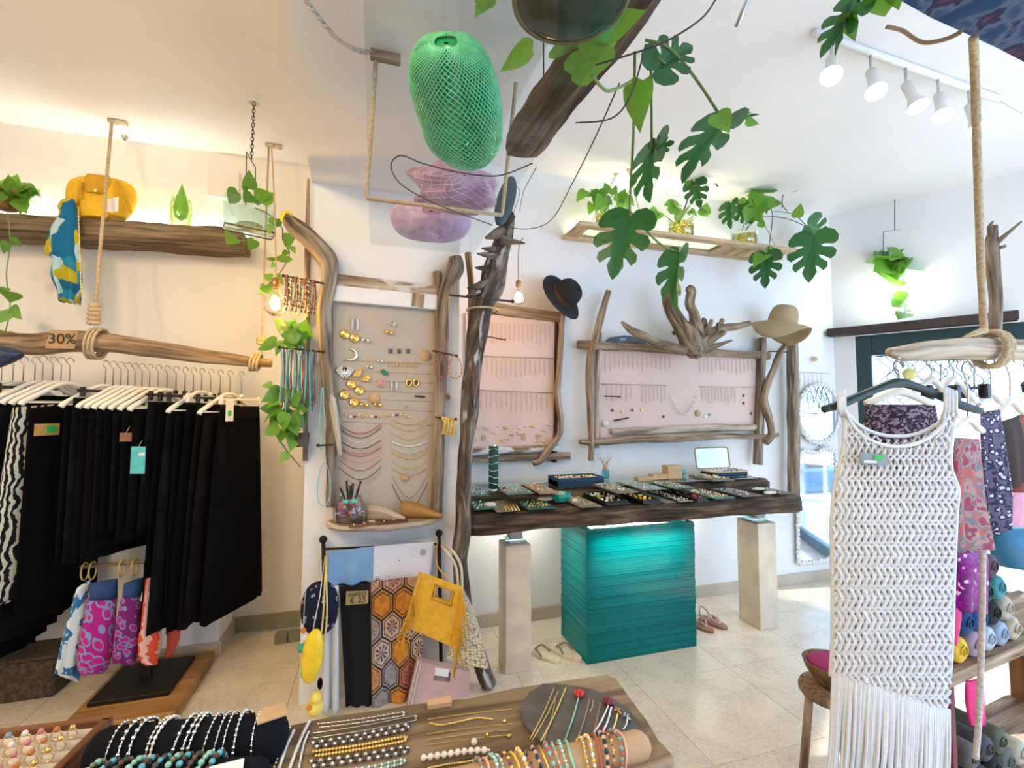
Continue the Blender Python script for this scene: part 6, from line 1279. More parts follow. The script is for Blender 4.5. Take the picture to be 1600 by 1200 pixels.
# hangers: plane turned so the near shoulder points to the lower left
HD = V((-.45, -.89, 0)).normalized()
def hanger(x, y, label, m, clip=False, hd=HD, w=.205, drop=.105, Y=YR, dd=None, hookh=.13):
    c = onY(x, y, Y) if dd is None else onD(x, y, dd); t = T('clothes_hanger', label, 'hanger', c-V((0, 0, drop+.1)), None)
    mb = MB(); hk = [c+V((0, 0, -hookh)), c+V((0, 0, -.035))]+[c+hd*(.018*math.cos(a)) + V((0, 0, .018*math.sin(a)-.012)) for a in (-.6, .2, 1.0, 1.8, 2.6, 3.3)]; mb.tube(hk, .0026, 5); P('hook', mb, M_steel, t)
    o = c-V((0, 0, hookh)); nrm = V((hd.y, -hd.x, 0))
    if clip:
        mb = MB(); mb.box(o-V((0, 0, .03)), (2*w*.85, .014, .014), Rz(math.atan2(hd.y, hd.x)), .003); P('bar', mb, m, t)
        for s_ in (-1, 1):
            mb = MB(); mb.box(o+hd*(s_*w*.72)-V((0, 0, .035)), (.022, .018, .05), Rz(math.atan2(hd.y, hd.x)), .004); P('clip', mb, m, t)
        mb = MB(); mb.tube([o, o-V((0, 0, .02))], .012, 6); P('neck', mb, m, t)
    else:
        rows = [(-w, -drop-.012), (-w*.93, -drop+.006), (-w*.6, -drop*.55), (-w*.25, -drop*.12), (0, 0), (w*.25, -drop*.12), (w*.6, -drop*.55), (w*.93, -drop+.006), (w, -drop-.012)]
        q = spline([tuple(o+hd*a+V((0, 0, b))) for a, b in rows], 3); mb = MB(); mb.tube(q, [.005+.004*abs(i/(len(q)-1)-.5)*2 for i in range(len(q))], 8, flat=1.8, flatdir=(0, 0, 1)); P('shoulders', mb, m, t)
        mb = MB(); mb.tube([o+hd*(-w*.9)-V((0, 0, drop)), o+hd*(w*.9)-V((0, 0, drop))], .004, 5); P('bar', mb, m, t)
    return t
ORD_ = 'first second third fourth fifth sixth seventh eighth ninth tenth eleventh twelfth thirteenth fourteenth fifteenth sixteenth seventeenth eighteenth nineteenth twentieth twenty-first twenty-second twenty-third twenty-fourth twenty-fifth'.split()
hx = [4, 22, 38, 56, 68, 84, 97, 110, 166, 178, 190, 201, 212, 223, 235, 248, 262, 276, 290, 303, 316, 330, 345, 360, 378]
for i, x in enumerate(hx):
    y = 548 + max(0, x-60)*.078 + (2 if x < 60 else 0); clip = i in (3, 9, 17, 18, 19, 21, 22, 24)
    hanger(x, y+9, '%s hanger, %s from the left on the driftwood rail' % ('black clip' if clip and i not in (24, 21) else ('white clip' if clip else 'white plastic'), ORD[i]), MATS['black_tray'] if (clip and i not in (24, 21)) else M_plastic, clip)
# garments
GN = V((-HD.y, HD.x, 0))            # sheet normal, facing the room
HC = {}
def sheet(i, name, zb, m, label, cat, wt=.19, wb=.22, waves=4, tag=None, shift=.0):
    """garment under hanger i: a thin folded sheet in the hanger's own plane"""
    c, clip = HC[i]; zt = c.z-(.13+.105+.028 if not clip else .13+.068); o = V((c.x, c.y, 0)); H = zt-zb; ph = RND.uniform(0, 6)
    t = T(name, label, cat, (c.x, c.y, zb), 'garments on the driftwood rail')
    def fn(u, v):
        a = 2*PI*u; e = -math.cos(a); w_ = wt+(wb-wt)*v**.8; f = .0045*min(1, v*3)*math.sin(e*waves*PI+ph); th = .004+.0045*min(1, v*3)
        z = zt-H*v + (.02*(1-abs(e)) if v == 0 and not clip else 0) - (.012*math.sin(e*waves*PI*1.7+ph) if v > .99 else 0)
        return o + HD*(e*w_+shift*v) + GN*(th*math.sin(a)+f) + V((0, 0, z))
    mb = MB(); nv = 16; nu = 40; mb.grid(fn, nu, nv, closed=True, gs=lambda u, v: ((u if u < .5 else 1-u)*4*wb, v*H, 0))
    mb.f.append(list(range(nu))[::-1]); mb.f.append([nv*nu+k for k in range(nu)]); mb.sm += [False]*2; mb.mi += [0]*2; P('garment_body', mb, m, t)
    if tag:
        tz, tw, th_, tm, st = tag; p = o + HD*(wt+(wb-wt)*((zt-tz)/H)+.006+shift*((zt-tz)/H)) + V((0, 0, tz)); R_ = basis(V((.96, -.28, 0)), V((.28, .96, 0)), V((0, 0, 1)))
        p = p + HD*.022; mb = MB(); mb.box(p, (tw, .002, th_), R_); tg = P('price_tag', mb, tm, t)
        if st: mb = MB(); mb.box(p+R_ @ V((tw*st[0], -.002, th_*st[1])), (tw*st[2], .0015, th_*st[3]), R_); P('sticker', mb, st[4], tg)
        mb = MB(); mb.tube([p+V((0, 0, th_/2)), p-HD*.018+V((0, 0, th_/2+.03))], .0012, 4); P('tag_string', mb, MATS['string_white'], t)
    return t
M_bk2 = plain('black_jersey', (.004, .004, .006), .9, var=.4, scale=14, spec=.15); M_lace = plain('black_lace', (.006, .005, .005), .95, var=.8, scale=160, spec=.1)
M_gst = plain('green_sticker', (.03, .55, .10), .6); M_wst = plain('white_sticker', (.8, .8, .8), .6)
zebra = printed('zebra_print', [(0, (.012, .012, .012)), (.56, (.62, .62, .52))], 'wave', 9, aniso=(1, 1.4, 1), dist=.6)
for i, x in enumerate(hx):
    y = 548 + max(0, x-60)*.078 + (2 if x < 60 else 0); HC[i] = (onY(x, y+9, YR), i in (3, 9, 17, 18, 19, 21, 22, 24))
for k, l in enumerate(('at the far left edge of the rail', 'second from the left edge', 'third from the left edge', 'fourth from the left edge')): sheet(k, 'black_dress', .24+.05*k, M_black if k % 2 else M_bk2, 'long black dress, '+l, 'dress')
sheet(4, 'black_coat', .42, M_bk2, 'black long coat, second left of the zebra dress', 'coat', wb=.20)
sheet(5, 'black_dress', .50, M_black, 'long black dress directly left of the zebra dress', 'dress', wb=.19)
sheet(6, 'zebra_dress', .58, zebra, 'zebra-striped dress squeezed between black dresses', 'dress', .20, .235, shift=.03)
sheet(7, 'black_dress', .52, M_black, 'black dress carrying an orange price tag', 'dress', .17, .19)
R_ = basis(HD*-1, GN*-1, V((0, 0, 1))); p = V((HC[7][0].x, HC[7][0].y, 1.40))+GN*.016+HD*.10
mb = MB(); mb.box(p, (.11, .002, .06), R_); tg = P('price_tag', mb, plain('orange_tag', (.62, .33, .10), .7), bpy.data.objects[[o.name for o in COL.objects if o.get('label') == 'black dress carrying an orange price tag'][0]])
mb = MB(); mb.box(p+GN*.0015+HD*-.02, (.045, .0015, .035), R_); P('sticker', mb, M_gst, tg)
sheet(8, 'black_tunic', .74, M_black, 'black tunic, first garment right of the rope', 'tunic', wb=.20)
sheet(9, 'waistcoat', .74, M_bk2, 'black waistcoat, second garment right of the rope', 'waistcoat', wb=.20)
sheet(10, 'wrap_blouse', .75, M_black, 'black wrap blouse left of the dark lace blouse', 'blouse', wb=.20)
sheet(11, 'lace_blouse', .74, M_lace, 'dark lace blouse with sequins in the middle of the rail', 'blouse', wb=.20)
sheet(12, 'black_shirt', .80, M_bk2, 'black shirt right of the lace blouse', 'shirt', wb=.19)
sheet(13, 'black_tunic', .84, M_black, 'black tunic left of the short jacket', 'tunic', wb=.19)
sheet(14, 'black_jacket', .88, M_bk2, 'short black jacket left of the brown-tagged shirt', 'jacket', wb=.19)
sheet(15, 'black_cardigan', .82, M_lace, 'sheer black cardigan next to the brown-tagged shirt', 'cardigan', wb=.18, shift=.02)
sheet(16, 'black_shirt', .88, M_black, 'short black shirt with small brown tag', 'shirt', wb=.19, tag=(1.36, .06, .045, plain('brown_tag', (.25, .11, .06), .7), None))
sheet(17, 'black_shirt', .86, M_bk2, 'short black shirt with turquoise tag', 'shirt', .16, .19, tag=(1.24, .075, .14, plain('turquoise_tag', (.10, .55, .58), .5), (.25, .22, .4, .1, M_wst)))
sheet(18, 'long_skirt', .38, M_black, 'long black skirt, first of the skirts at the rail end', 'skirt', .15, .21)
sheet(19, 'long_skirt', .36, M_bk2, 'long black skirt, second of the skirts at the rail end', 'skirt', .15, .22)
sheet(20, 'black_dress', .38, M_black, 'black dress hung between the long skirts', 'dress', .16, .18)
sheet(21, 'long_skirt', .36, M_black, 'long black skirt, third of the skirts at the rail end', 'skirt', .15, .22)
sheet(22, 'long_skirt', .36, M_bk2, 'long black skirt, fourth of the skirts at the rail end', 'skirt', .15, .22)
sheet(23, 'lace_skirt', .40, M_lace, 'black lace skirt beside the last skirt', 'skirt', .17, .25)
T24 = sheet(24, 'long_skirt', .37, M_black, 'long black skirt with white tag, last on the right', 'skirt', .15, .23, 6)
R_ = basis(HD*-1, GN*-1, V((0, 0, 1))); p = V((HC[24][0].x, HC[24][0].y, 1.50))+GN*.016+HD*.10
mb = MB(); mb.box(p, (.055, .002, .13), R_); tg = P('price_tag', mb, M_white, T24)
mb = MB(); mb.box(p+GN*.0015-V((0, 0, .02)), (.024, .0015, .03), R_); P('sticker', mb, M_gst, tg)
mb = MB(); pxloft(mb, [(-30, 540, 20, 543), (-40, 552, 38, 552), (-40, 566, 30, 562), (-30, 578, 0, 575)], 2.80, 2.84, .10, 20, 4); solo('glitter_hat', 'dark blue glittering hat at the left edge of the clothes rail', 'hat', mb, plain('blue_glitter', (.02, .03, .08), .35, var=.9, scale=120))
# ---------------------------------------------------------------- swimwear stand on oak plinth
a, b, c = onZ(116, 1132, 0), onZ(268, 1133, 0), onZ(312, 1042, 0)
t = T('oak_plinth', 'low varnished oak plinth under the swimwear stand', 'plinth', (a+b)/2)
Xp0, Xp1, Yp0, Yp1 = a.x, b.x+.01, b.y, 3.24
mb = MB(); mb.box(((Xp0+Xp1)/2, (Yp0+Yp1)/2, .03), (Xp1-Xp0, Yp1-Yp0, .06), ch=.004, g=0); P('board', mb, M_oak, t)
px_, py_ = (Xp0+Xp1)/2-.02, 2.98
t = T('swimwear_stand', 'black stand with wooden bar hung with swimsuits', 'stand', (px_, py_, .061))
mb = MB(); mb.box((px_, py_, .072), (.34, .36, .022), ch=.003); P('base_plate', mb, M_blacki, t)
zr = onY(200, 880, 2.95).z
mb = MB(); mb.box((px_, py_, (zr+.08)/2), (.05, .03, zr-.08)); P('pole', mb, M_blacki, t)
mb = MB(); mb.tube([onY(126, 886, py_), onY(262, 874, py_)], .0095, 8, rough=.08); P('bar', mb, M_drift2, t)
SWp = [printed('blue_tropical', [(0, (.25, .50, .65)), (.35, (.70, .78, .80)), (.5, (.04, .18, .38)), (.6, (.35, .60, .72))], 'noise', 12), printed('magenta_blue_floral', [(0, (.55, .02, .22)), (.30, (.50, .03, .28)), (.42, (.22, .32, .55)), (.6, (.45, .02, .25))], 'voronoi', 30), printed('magenta_dark_floral', [(0, (.50, .02, .24)), (.34, (.20, .25, .48)), (.5, (.22, .02, .16))], 'voronoi', 34), printed('red_chevron', [(0, (.70, .08, .04)), (.5, (.72, .45, .38))], 'wave', 12, aniso=(.4, 2.2, 1)), plain('coral_lining', (.6, .09, .05), .8), plain('navy_band', (.01, .05, .16), .7)]
def swim(rows, m, label, band=None, Yl=2.85, Yr=2.92, ring=None):
    b = onY((rows[-1][0]+rows[-1][2])/2, rows[-1][1], Yl); t = T('swimsuit', label, 'swimsuit', b, 'swimsuits on the black stand')
    mb = MB(); pxloft(mb, rows, Yl, Yr, .035, 24, 5, 2, .008); P('suit_body', mb, m, t)
    if band: mb = MB(); pxloft(mb, band, Yl, Yr, .041, 20, 3); P('top_band', mb, SWp[5], t)
    x, y = ring; c = onY(x, 886-18*(x-126)/204, py_); mb = MB(); mb.tube([c+V((.004*math.cos(u), .026*math.cos(u)-.006, .045*math.sin(u)-.022)) for u in [2*PI*k/16 for k in range(16)]], .004, 6, closed=True); P('ring_hanger', mb, plain('yellow_bamboo', (.70, .46, .08), .5), t)
swim([(120, 920, 142, 905), (108, 960, 140, 950), (96, 1000, 132, 1010), (84, 1052, 122, 1066)], SWp[0], 'pale blue tropical swimsuit, leftmost on the stand', ring=(134, 900))
swim([(140, 915, 184, 908), (134, 950, 182, 960), (124, 1000, 176, 1020), (120, 1040, 165, 1050), (130, 1056, 150, 1052)], SWp[1], 'magenta and blue floral swimsuit, wider one', [(139, 912, 184, 904), (138, 938, 184, 934)], ring=(146, 897))
swim([(194, 915, 224, 905), (186, 950, 222, 960), (178, 1000, 220, 1010), (176, 1036, 210, 1040)], SWp[2], 'magenta swimsuit with navy band, next to the red one', [(193, 912, 224, 902), (192, 934, 224, 930)], ring=(192, 892))
swim([(228, 905, 244, 900), (222, 960, 248, 950), (216, 1000, 254, 1000), (218, 1030, 250, 1020), (230, 1040, 244, 1038)], SWp[3], 'red and white chevron swimsuit, rightmost on the stand', ring=(212, 890))
swim([(258, 905, 270, 900), (256, 960, 276, 950), (262, 1000, 282, 990), (258, 1030, 272, 1015)], SWp[4], 'coral red ruffled swimsuit behind the chevron one', Yl=3.02, Yr=3.06, ring=(252, 888))
mb = MB(); mb.prism([onY(x, y, 2.86) for x, y in ((222, 924), (234, 926), (232, 940), (219, 939))], (0, .003, 0)); solo('price_tag', 'white price tag with green mark on the red swimsuit', 'tag', mb, M_wst)
p = onZ(40, 1105, 0); t = T('wicker_crate', 'dark wicker crate standing on the floor under the long dresses', 'crate', p)
mb = MB(); mb.box(p+V((-.05, .17, .10)), (.26, .22, .20), ch=.01); P('crate_body', mb, plain('dark_wicker', (.07, .05, .03), .9, var=.6, scale=60, bmp=.8), t)
mb = MB(); mb.box(p+V((-.05, .17, .208)), (.28, .24, .016), ch=.004); P('rim', mb, MATS['dark_wicker'], t)
p = onZ(449, 1006, 0); t = T('floor_socket', 'grey green double socket box on the floor by the pillar', 'socket', p)
for dx in (-.04, .04): mb = MB(); mb.box(p+V((dx, .04, .03)), (.076, .06, .06), ch=.004); P('socket_box', mb, plain('grey_green_metal', (.20, .20, .15), .5), t)
mb = MB(); mb.box(onY(349, 288, 3.588), (.20, .02, .20), ch=.004); solo('access_panel', 'white square cover plate on the left wall behind the terrarium', 'cover plate', mb, M_wall)
# slim post and pothos pots at the left edge of the pillar
mb = MB(); trunk(mb, [(482, 280, 2.625, 2), (481, 330, 2.625, 3), (480, 400, 2.625, 4), (480, 520, 2.625, 4), (478, 620, 2.625, 4), (477, 720, 2.625, 4)], 5, 8, .1); solo('slim_post', 'slim wooden post running down the left edge of the pillar', 'post', mb, M_drift2)
t = T('pillar_plant', 'pothos tied to the slim post below the amber bulb', 'plant', onY(472, 545, 2.56)); Yq = 2.53
mb = MB(); mb.lathe([(.02, 0), (.028, .05), (.026, .05)], 12, onY(470, 545, 2.55)); P('tube_vase', mb, M_clear, t)
leaves(t, [(470, 530, 455, 508), (468, 528, 435, 520), (470, 532, 440, 535), (472, 525, 478, 500), (462, 515, 445, 500), (440, 512, 425, 500), (432, 535, 400, 545), (470, 530, 480, 515), (455, 525, 432, 510)], Yq); bush(t, 455, 525, 18, 14, 6, Yq, 20)
stem(t, [(470, 545, Yq), (465, 528, Yq), (445, 518, Yq)], .003)
t = T('pillar_plant', 'fuller trailing pothos low on the slim post', 'plant', onY(470, 700, 2.56))
mb = MB(); mb.lathe([(.03, 0), (.036, .07), (.033, .07), (.001, .06)], 12, onY(472, 698, 2.55)); P('pot', mb, plain('dark_pot', (.08, .06, .05), .8), t)
leaves(t, [(425, 602, 408, 602), (440, 612, 412, 625), (445, 615, 418, 640), (450, 620, 465, 605), (455, 625, 478, 625), (455, 640, 440, 660), (460, 650, 475, 670), (440, 640, 405, 655), (435, 665, 415, 680), (450, 670, 435, 690), (460, 680, 455, 702), (450, 708, 437, 724), (465, 640, 450, 630), (455, 655, 430, 645), (470, 660, 478, 645), (468, 670, 450, 672)], Yq)
bush(t, 452, 640, 22, 28, 12, Yq, 24)
stem(t, [(470, 690, Yq), (455, 650, Yq), (440, 620, Yq), (430, 605, Yq)], .003, M_stemb); stem(t, [(430, 650, Yq), (430, 675, Yq), (445, 700, Yq), (470, 730, Yq)], .003, M_stemb)
bl = bulb(onY(430, 477, 2.66), [(432, 440, 2.66), (428, 300, 2.75), (424, 228, 2.85)], 'amber globe bulb glowing over the trailing pothos', .060, M_kraft, (1, .62, .16), 16, 90)
# ================================================================ overhead: glass shelf with mesh bags, driftwood, wires, plants
GZ = 2.30
t = T('hanging_glass_shelf', 'clear glass shelf hung overhead carrying mesh bags', 'shelf', onZ(700, 200, GZ))
gx0, gx1, gy1 = onZ(578, 380, GZ).x, .475, 2.28
mb = MB(); mb.box(((gx0+gx1)/2, (gy1+.35)/2, GZ), (gx1-gx0, gy1-.35, .010), ch=.001); P('glass_plate', mb, glass('overhead_glass', (.92, .95, .965), .03, fres=.06), t)
r0 = onZ(592, 312, GZ-.012); rt = onZ(588, 82, 2.71); r1 = onZ(776, 350, GZ-.012); r1.y = r0.y; r1.x = gx1+.008; rt1 = V((r1.x, rt.y, 2.71)); r0.x = gx0-.008
mb = MB(); mb.tube([rt, r0+V((0, 0, .004)), r0, r1, r1+V((0, 0, .004)), rt1], .008, 7); P('rope_sling', mb, M_rope, t)
mb = MB(); mb.box(rt+V((.03, 0, -.01)), (.10, .03, .03), ch=.004, g=0); P('toggle', mb, M_drift2, t)
mb = MB(); ch0 = onZ(478, 0, 2.70)
for i in range(26):
    f = i/25; p = ch0*(1-f)+rt*f - V((0, 0, .05*math.sin(PI*f))); Rr = Matrix.Rotation(PI/2*(i % 2), 3, 'X'); d = (rt-ch0).normalized(); s_ = d.cross(V((0, 0, 1))).normalized(); u_ = s_ if i % 2 else s_.cross(d)
    mb.tube([p + d*(.012*math.cos(a)) + u_*(.007*math.sin(a)) for a in [2*PI*k/8 for k in range(8)]], .002, 4, closed=True)
P('chain', mb, M_steel, t, kind='stuff')
mb = MB(); mb.tube([ch0, ch0+V((0, 0, .06))], .004, 6); P('ceiling_hook', mb, M_steel, t)
def meshbag(c, half, rz, col_in, col_net, name, label, N1=34, N2=34, tilt=0, wr=.10, seed=0, neck=0.0, net=.0021):
    """soft pouch lying on the glass with an open-weave net skin"""
    c = V(c); R = Rz(rz) @ Matrix.Rotation(tilt, 3, 'X'); hx, hy, hz = half; t = T(name, label, 'bag', c-V((0, 0, hz)), 'mesh bags on the hanging glass shelf')
    def surf(u, v, e=0.0):
        y = math.cos(PI*v); w_ = math.sin(PI*min(max(v, .001), .999))**.55; w_ *= 1-neck*max(0, .35-v)/.35*.6
        a = 2*PI*u; wv = 1+wr*(mnoise.noise(V((math.cos(a)*1.5+seed, math.sin(a)*1.5, y*2.0)))+.4*math.sin(a*5+y*3))
        ca, sa = math.cos(a), math.sin(a); ca = abs(ca)**.8*(1 if ca > 0 else -1); sa = abs(sa)**.8*(1 if sa > 0 else -1)
        return c + R @ V(((hx*wv+e)*w_*ca, (hy+e)*y, max((hz*wv+e)*w_*sa, -hz+e*.0)))
    mb = MB(); mb.grid(lambda u, v: surf(u, v), 30, 24, closed=True, gs=lambda u, v: (u*hx*5, v*hy*3, 0)); P('inner_pouch', mb, col_in, t)
    mb = MB()
    for fam in (1, -1):
        for i in range(N1):
            pts = []
            for k in range(N2+1):
                v = .02+.96*k/N2; pts.append(surf((i/N1+fam*.5*v) % 1, v, .004))
            mb.tube(pts, net, 4, cap=False)
    P('net', mb, col_net, t, kind='stuff'); return t
M_gin = plain('emerald_vinyl', (.005, .40, .15), .22, var=.3, scale=12); M_gnet = plain('iridescent_green_net', (.20, .82, .42), .12, var=.2, scale=30)
M_pin = plain('mauve_vinyl', (.55, .30, .46), .35, var=.25, scale=14); M_pnet = plain('iridescent_pink_net', (.85, .60, .80), .14, var=.2, scale=30)
g0, g1 = onZ(700, 40, GZ+.01), onZ(748, 272, GZ+.01); gc = (g0+g1)/2
gc = onZ(719, 180, GZ+.075); meshbag(gc, (.122, .27, .066), -.30, M_gin, M_gnet, 'green_mesh_bag', 'shimmering emerald green mesh bag on the hanging glass shelf', 58, 44, neck=.5, wr=.04, net=.0018)
p = onZ(674, 346, GZ+.085); meshbag(p, (.185, .115, .078), -.12, M_pin, M_pnet, 'pink_mesh_bag', 'iridescent pink mesh bag at the far end of the glass shelf', 64, 30, wr=.04, seed=3, net=.0016)
p = onZ(712, 297, GZ+.08); meshbag(p, (.165, .125, .068), .1, plain('mauve_leather', (.50, .30, .40), .3, var=.35, scale=10), M_pnet, 'mauve_bag', 'crumpled mauve bag between the green and pink mesh bags', 16, 20, wr=.28, seed=8, net=.0012)
c = V((.50, 2.40, 2.42)); t = T('dark_pouch', 'dark teal oval pouch hung behind the mesh bags', 'pouch', onY(790, 350, 2.44))
mb = MB(); mb.ball(onY(790, 314, 2.44), 1, 18, 12, (.052, .02, .155), Matrix.Rotation(.28, 3, 'Y')); P('pouch_body', mb, plain('dark_teal_leather', (.02, .055, .06), .4), t)
mb = MB(); cord(mb, [(800, 284, 2.44), (812, 300, 2.45), (803, 330, 2.475)], .002); P('string', mb, M_darksteel, t)
# driftwood beam above the glass
a, b = onZ(818, 243, 2.42), onZ(1010, -30, 2.42); d = (b-a)
t = T('overhead_driftwood', 'dark split driftwood beam hung above the glass shelf', 'driftwood', a)
mb = MB(); rbeam(mb, a+V((0, 0, .05)), a+d*1.9+V((0, 0, .05)), .125, .10, .016, 40, 18, seed=7); P('beam', mb, M_darkw if False else wood('brown_split_wood', (.035, .024, .018), (.13, .09, .065), (.27, .20, .15), sc=34, stretch=.05, bmp=1.0), t)
for f, dx in ((-.06, -.03), (-.05, .035), (-.09, .01)):
    mb = MB(); p = a+d*.02+V((dx, 0, .05)); mb.tube([p, p+d.normalized()*(-.04-f*.2), p+d.normalized()*(-.075)], [.040, .03, .012], 8, rough=.3); P('split_end', mb, MATS['brown_split_wood'], t)
for f in (.25, 1.5):
    p = a+d*f+V((0, 0, .10)); mb = MB(); mb.tube([p, V((p.x, p.y, 2.73 if p.x < .48 else ZC))], .003, 5); P('hanging_wire', mb, M_darksteel, t)
def wire(spec, label, r=.0022, Y=None):
    mb = MB(); q = spline([tuple(onD(x, y, dd)) for x, y, dd in spec], 6); mb.tube(q, r, 5); solo('loose_wire', label, 'wire', mb, M_darksteel)
mb = MB(); mb.tube(spline([tuple(onZ(x, y, 2.262)) for x, y in ((832, 255), (790, 272), (760, 275), (710, 268), (660, 255), (625, 243), (611, 262), (632, 292), (690, 322), (770, 352))], 6), .0022, 5); solo('loose_wire', 'dark wire looping under the glass shelf', 'wire', mb, M_darksteel)
wire([(968, 130, 1.25), (930, 215, 1.45), (895, 285, 1.8), (860, 345, 2.2), (820, 358, 2.45), (775, 350, 2.5)], 'long dark wire sagging from the driftwood beam to the trunk')
wire([(1118, 0, 1.0), (1095, 30, 1.0), (1040, 65, 1.02), (985, 85, 1.06), (930, 102, 1.08)], 'dark wire crossing the driftwood beam near the ceiling')
wire([(1004, 90, 1.12), (985, 150, 1.16), (955, 185, 1.22), (900, 192, 1.30)], 'short dark wire curling below the driftwood beam')
wire([(838, 262, 1.60), (818, 300, 2.0), (812, 330, 2.42)], 'thin grey wire from the driftwood end to the trunk', .0016)
mb = MB(); q = [onD(1150, 42, 1.3), onD(1170, -5, 1.25)]; mb.tube(q, .006, 6); solo('hanging_rod', 'grey metal rod end hanging from above', 'rod', mb, M_steel)
# round pot on the glass and its leaves
p = onZ(855, 30, GZ+.006); t = T('round_pot', 'round dark glass pot seen from below on the glass shelf', 'plant', p)
p = V((.36, .80, GZ+.006)); rp = .115
mb = MB(); mb.lathe([(.001, .0), (rp*.80, .0), (rp*.95, .006), (rp, .02), (rp*1.02, .16), (rp*.96, .17), (.001, .14)], 30, p); P('pot', mb, plain('olive_glass_pot', (.05, .045, .025), .15, var=.5, scale=14), t)
mb = MB(); mb.tube([p+V((rp*.97*math.cos(a), rp*.97*math.sin(a), .010)) for a in [2*PI*k/30 for k in range(30)]], .007, 6, closed=True); P('base_ring', mb, plain('brass_rim', (.22, .17, .09), .3, metal=.5), t)
def LD(parent, me, bx, by, tx, ty, d0, d1, roll=0, wide=1.0): leafat(parent, me, onD(bx, by, d0), onD(tx, ty, d1), roll, wide=wide)
for i, r in enumerate([(905, 62, 985, 34), (892, 108, 972, 74), (935, 47, 1008, 10), (915, 74, 935, 126), (882, 62, 900, 98)]): leafat(t, LF[i % 3], onZ(r[0], r[1], GZ+.05), onZ(r[2], r[3], GZ+.06+.004*i), 0, face=(0, -.1, -1))
for i, r in enumerate([(832, 78, 778, 108, 1.15, 1.2, .2), (1005, 125, 988, 205, 1.25, 1.3, .5), (755, 10, 768, -30, 1.1, 1.1, 0), (765, 0, 740, 25, 1.1, 1.1, .3)]): LD(t, LF[i % 3], *r)
for s_ in ([(925, 118, 1.05), (950, 142, 1.10), (985, 128, 1.2)],):
    mb = MB(); mb.tube(spline([tuple(onD(*q)) for q in s_], 6), .004, 5); P('stem', mb, M_stem, t)
t = T('trailing_monstera', 'monstera with long stems trailing from the overhead driftwood', 'plant', onD(1010, 80, 1.25))
for r in [(1022, 110, 1085, 62, 1.25, 1.25, .3), (1135, 185, 1062, 262, 1.3, 1.3, .5), (1130, 195, 1180, 170, 1.3, 1.25, -.7), (1022, 225, 1000, 300, 1.4, 1.35, .9), (1018, 235, 1048, 222, 1.4, 1.35, .5)]: LD(t, LM[0], *r)
leafat(t, LM[0], onD(985, 338, 1.5), onD(955, 418, 1.45), .15); leafat(t, LM[1], onD(1062, 395, 1.7), onD(1035, 470, 1.7), .8)
LD(t, LF[0], 1120, 178, 1140, 205, 1.25, 1.22); LD(t, LF[2], 1165, 190, 1185, 195, 1.25, 1.25)
for s_ in ([(1008, 62, 1.25), (1045, 75, 1.25), (1085, 120, 1.28), (1125, 180, 1.3)], [(992, 80, 1.25), (990, 200, 1.35), (985, 300, 1.5), (984, 338, 1.5)], [(1016, 75, 1.25), (1018, 150, 1.33), (1018, 235, 1.4)], [(1040, 100, 1.25), (1028, 90, 1.25), (1008, 70, 1.25)], [(984, 330, 1.5), (1030, 380, 1.6), (1060, 395, 1.7)]):
    mb = MB(); mb.tube(spline([tuple(onD(*q)) for q in s_], 6), .0042, 5); P('stem', mb, M_stem, t)
# painted plank at the top right with its leaves
e = [onZ(x, y, 2.42) for x, y in ((1395, -6), (1455, 28), (1517, 56), (1560, 76), (1640, 118))]
t = T('painted_beam', 'dark blue painted rough beam overhead at the right', 'beam', e[2])
off = V((.22, -.30, 0)); mb = MB(); mb.prism(e+[p+off for p in e[::-1]], (0, 0, .06)); P('beam', mb, printed('dark_blue_daubs', [(0, (.01, .012, .03)), (.42, (.02, .06, .14)), (.52, (.10, .14, .22)), (.6, (.015, .02, .05)), (.7, (.12, .05, .09))], 'noise', 16, interp='LINEAR'), t)
p = e[2]+off*.5; mb = MB(); mb.tube([p+V((0, 0, .05)), V((p.x, p.y, ZC))], .004, 5); P('hanging_wire', mb, M_darksteel, t)
t2 = T('beam_plant', 'dark leaved cutting trailing from the painted beam', 'plant', onD(1330, 0, 1.1))
for r in [(1345, 2, 1280, 75, 1.15, 1.2, .3), (1330, 10, 1295, 80, 1.15, 1.2, 1.0)]: LD(t2, LM[0], *r)
for r in [(1375, -15, 1378, 36, 1.1, 1.15, .3), (1330, 20, 1325, 72, 1.15, 1.2, .6), (1395, -20, 1405, 12, 1.1, 1.1, 0)]: LD(t2, LF[1], *r)
mb = MB(); mb.tube(spline([tuple(onD(*q)) for q in ((1340, 2, 1.15), (1365, -25, 1.1), (1400, -30, 1.05), (1470, -10, 1.05))], 5), .004, 5); P('stem', mb, M_stem, t2)
mb = MB(); mb.tube(spline([tuple(onD(*q)) for q in ((1385, 42, 1.2), (1410, 48, 1.2), (1440, 66, 1.18), (1475, 62, 1.15), (1502, 50, 1.12))], 6), .005, 6, rough=.2); solo('dry_vine', 'thin dry vine curling below the painted beam', 'vine', mb, M_drift2)
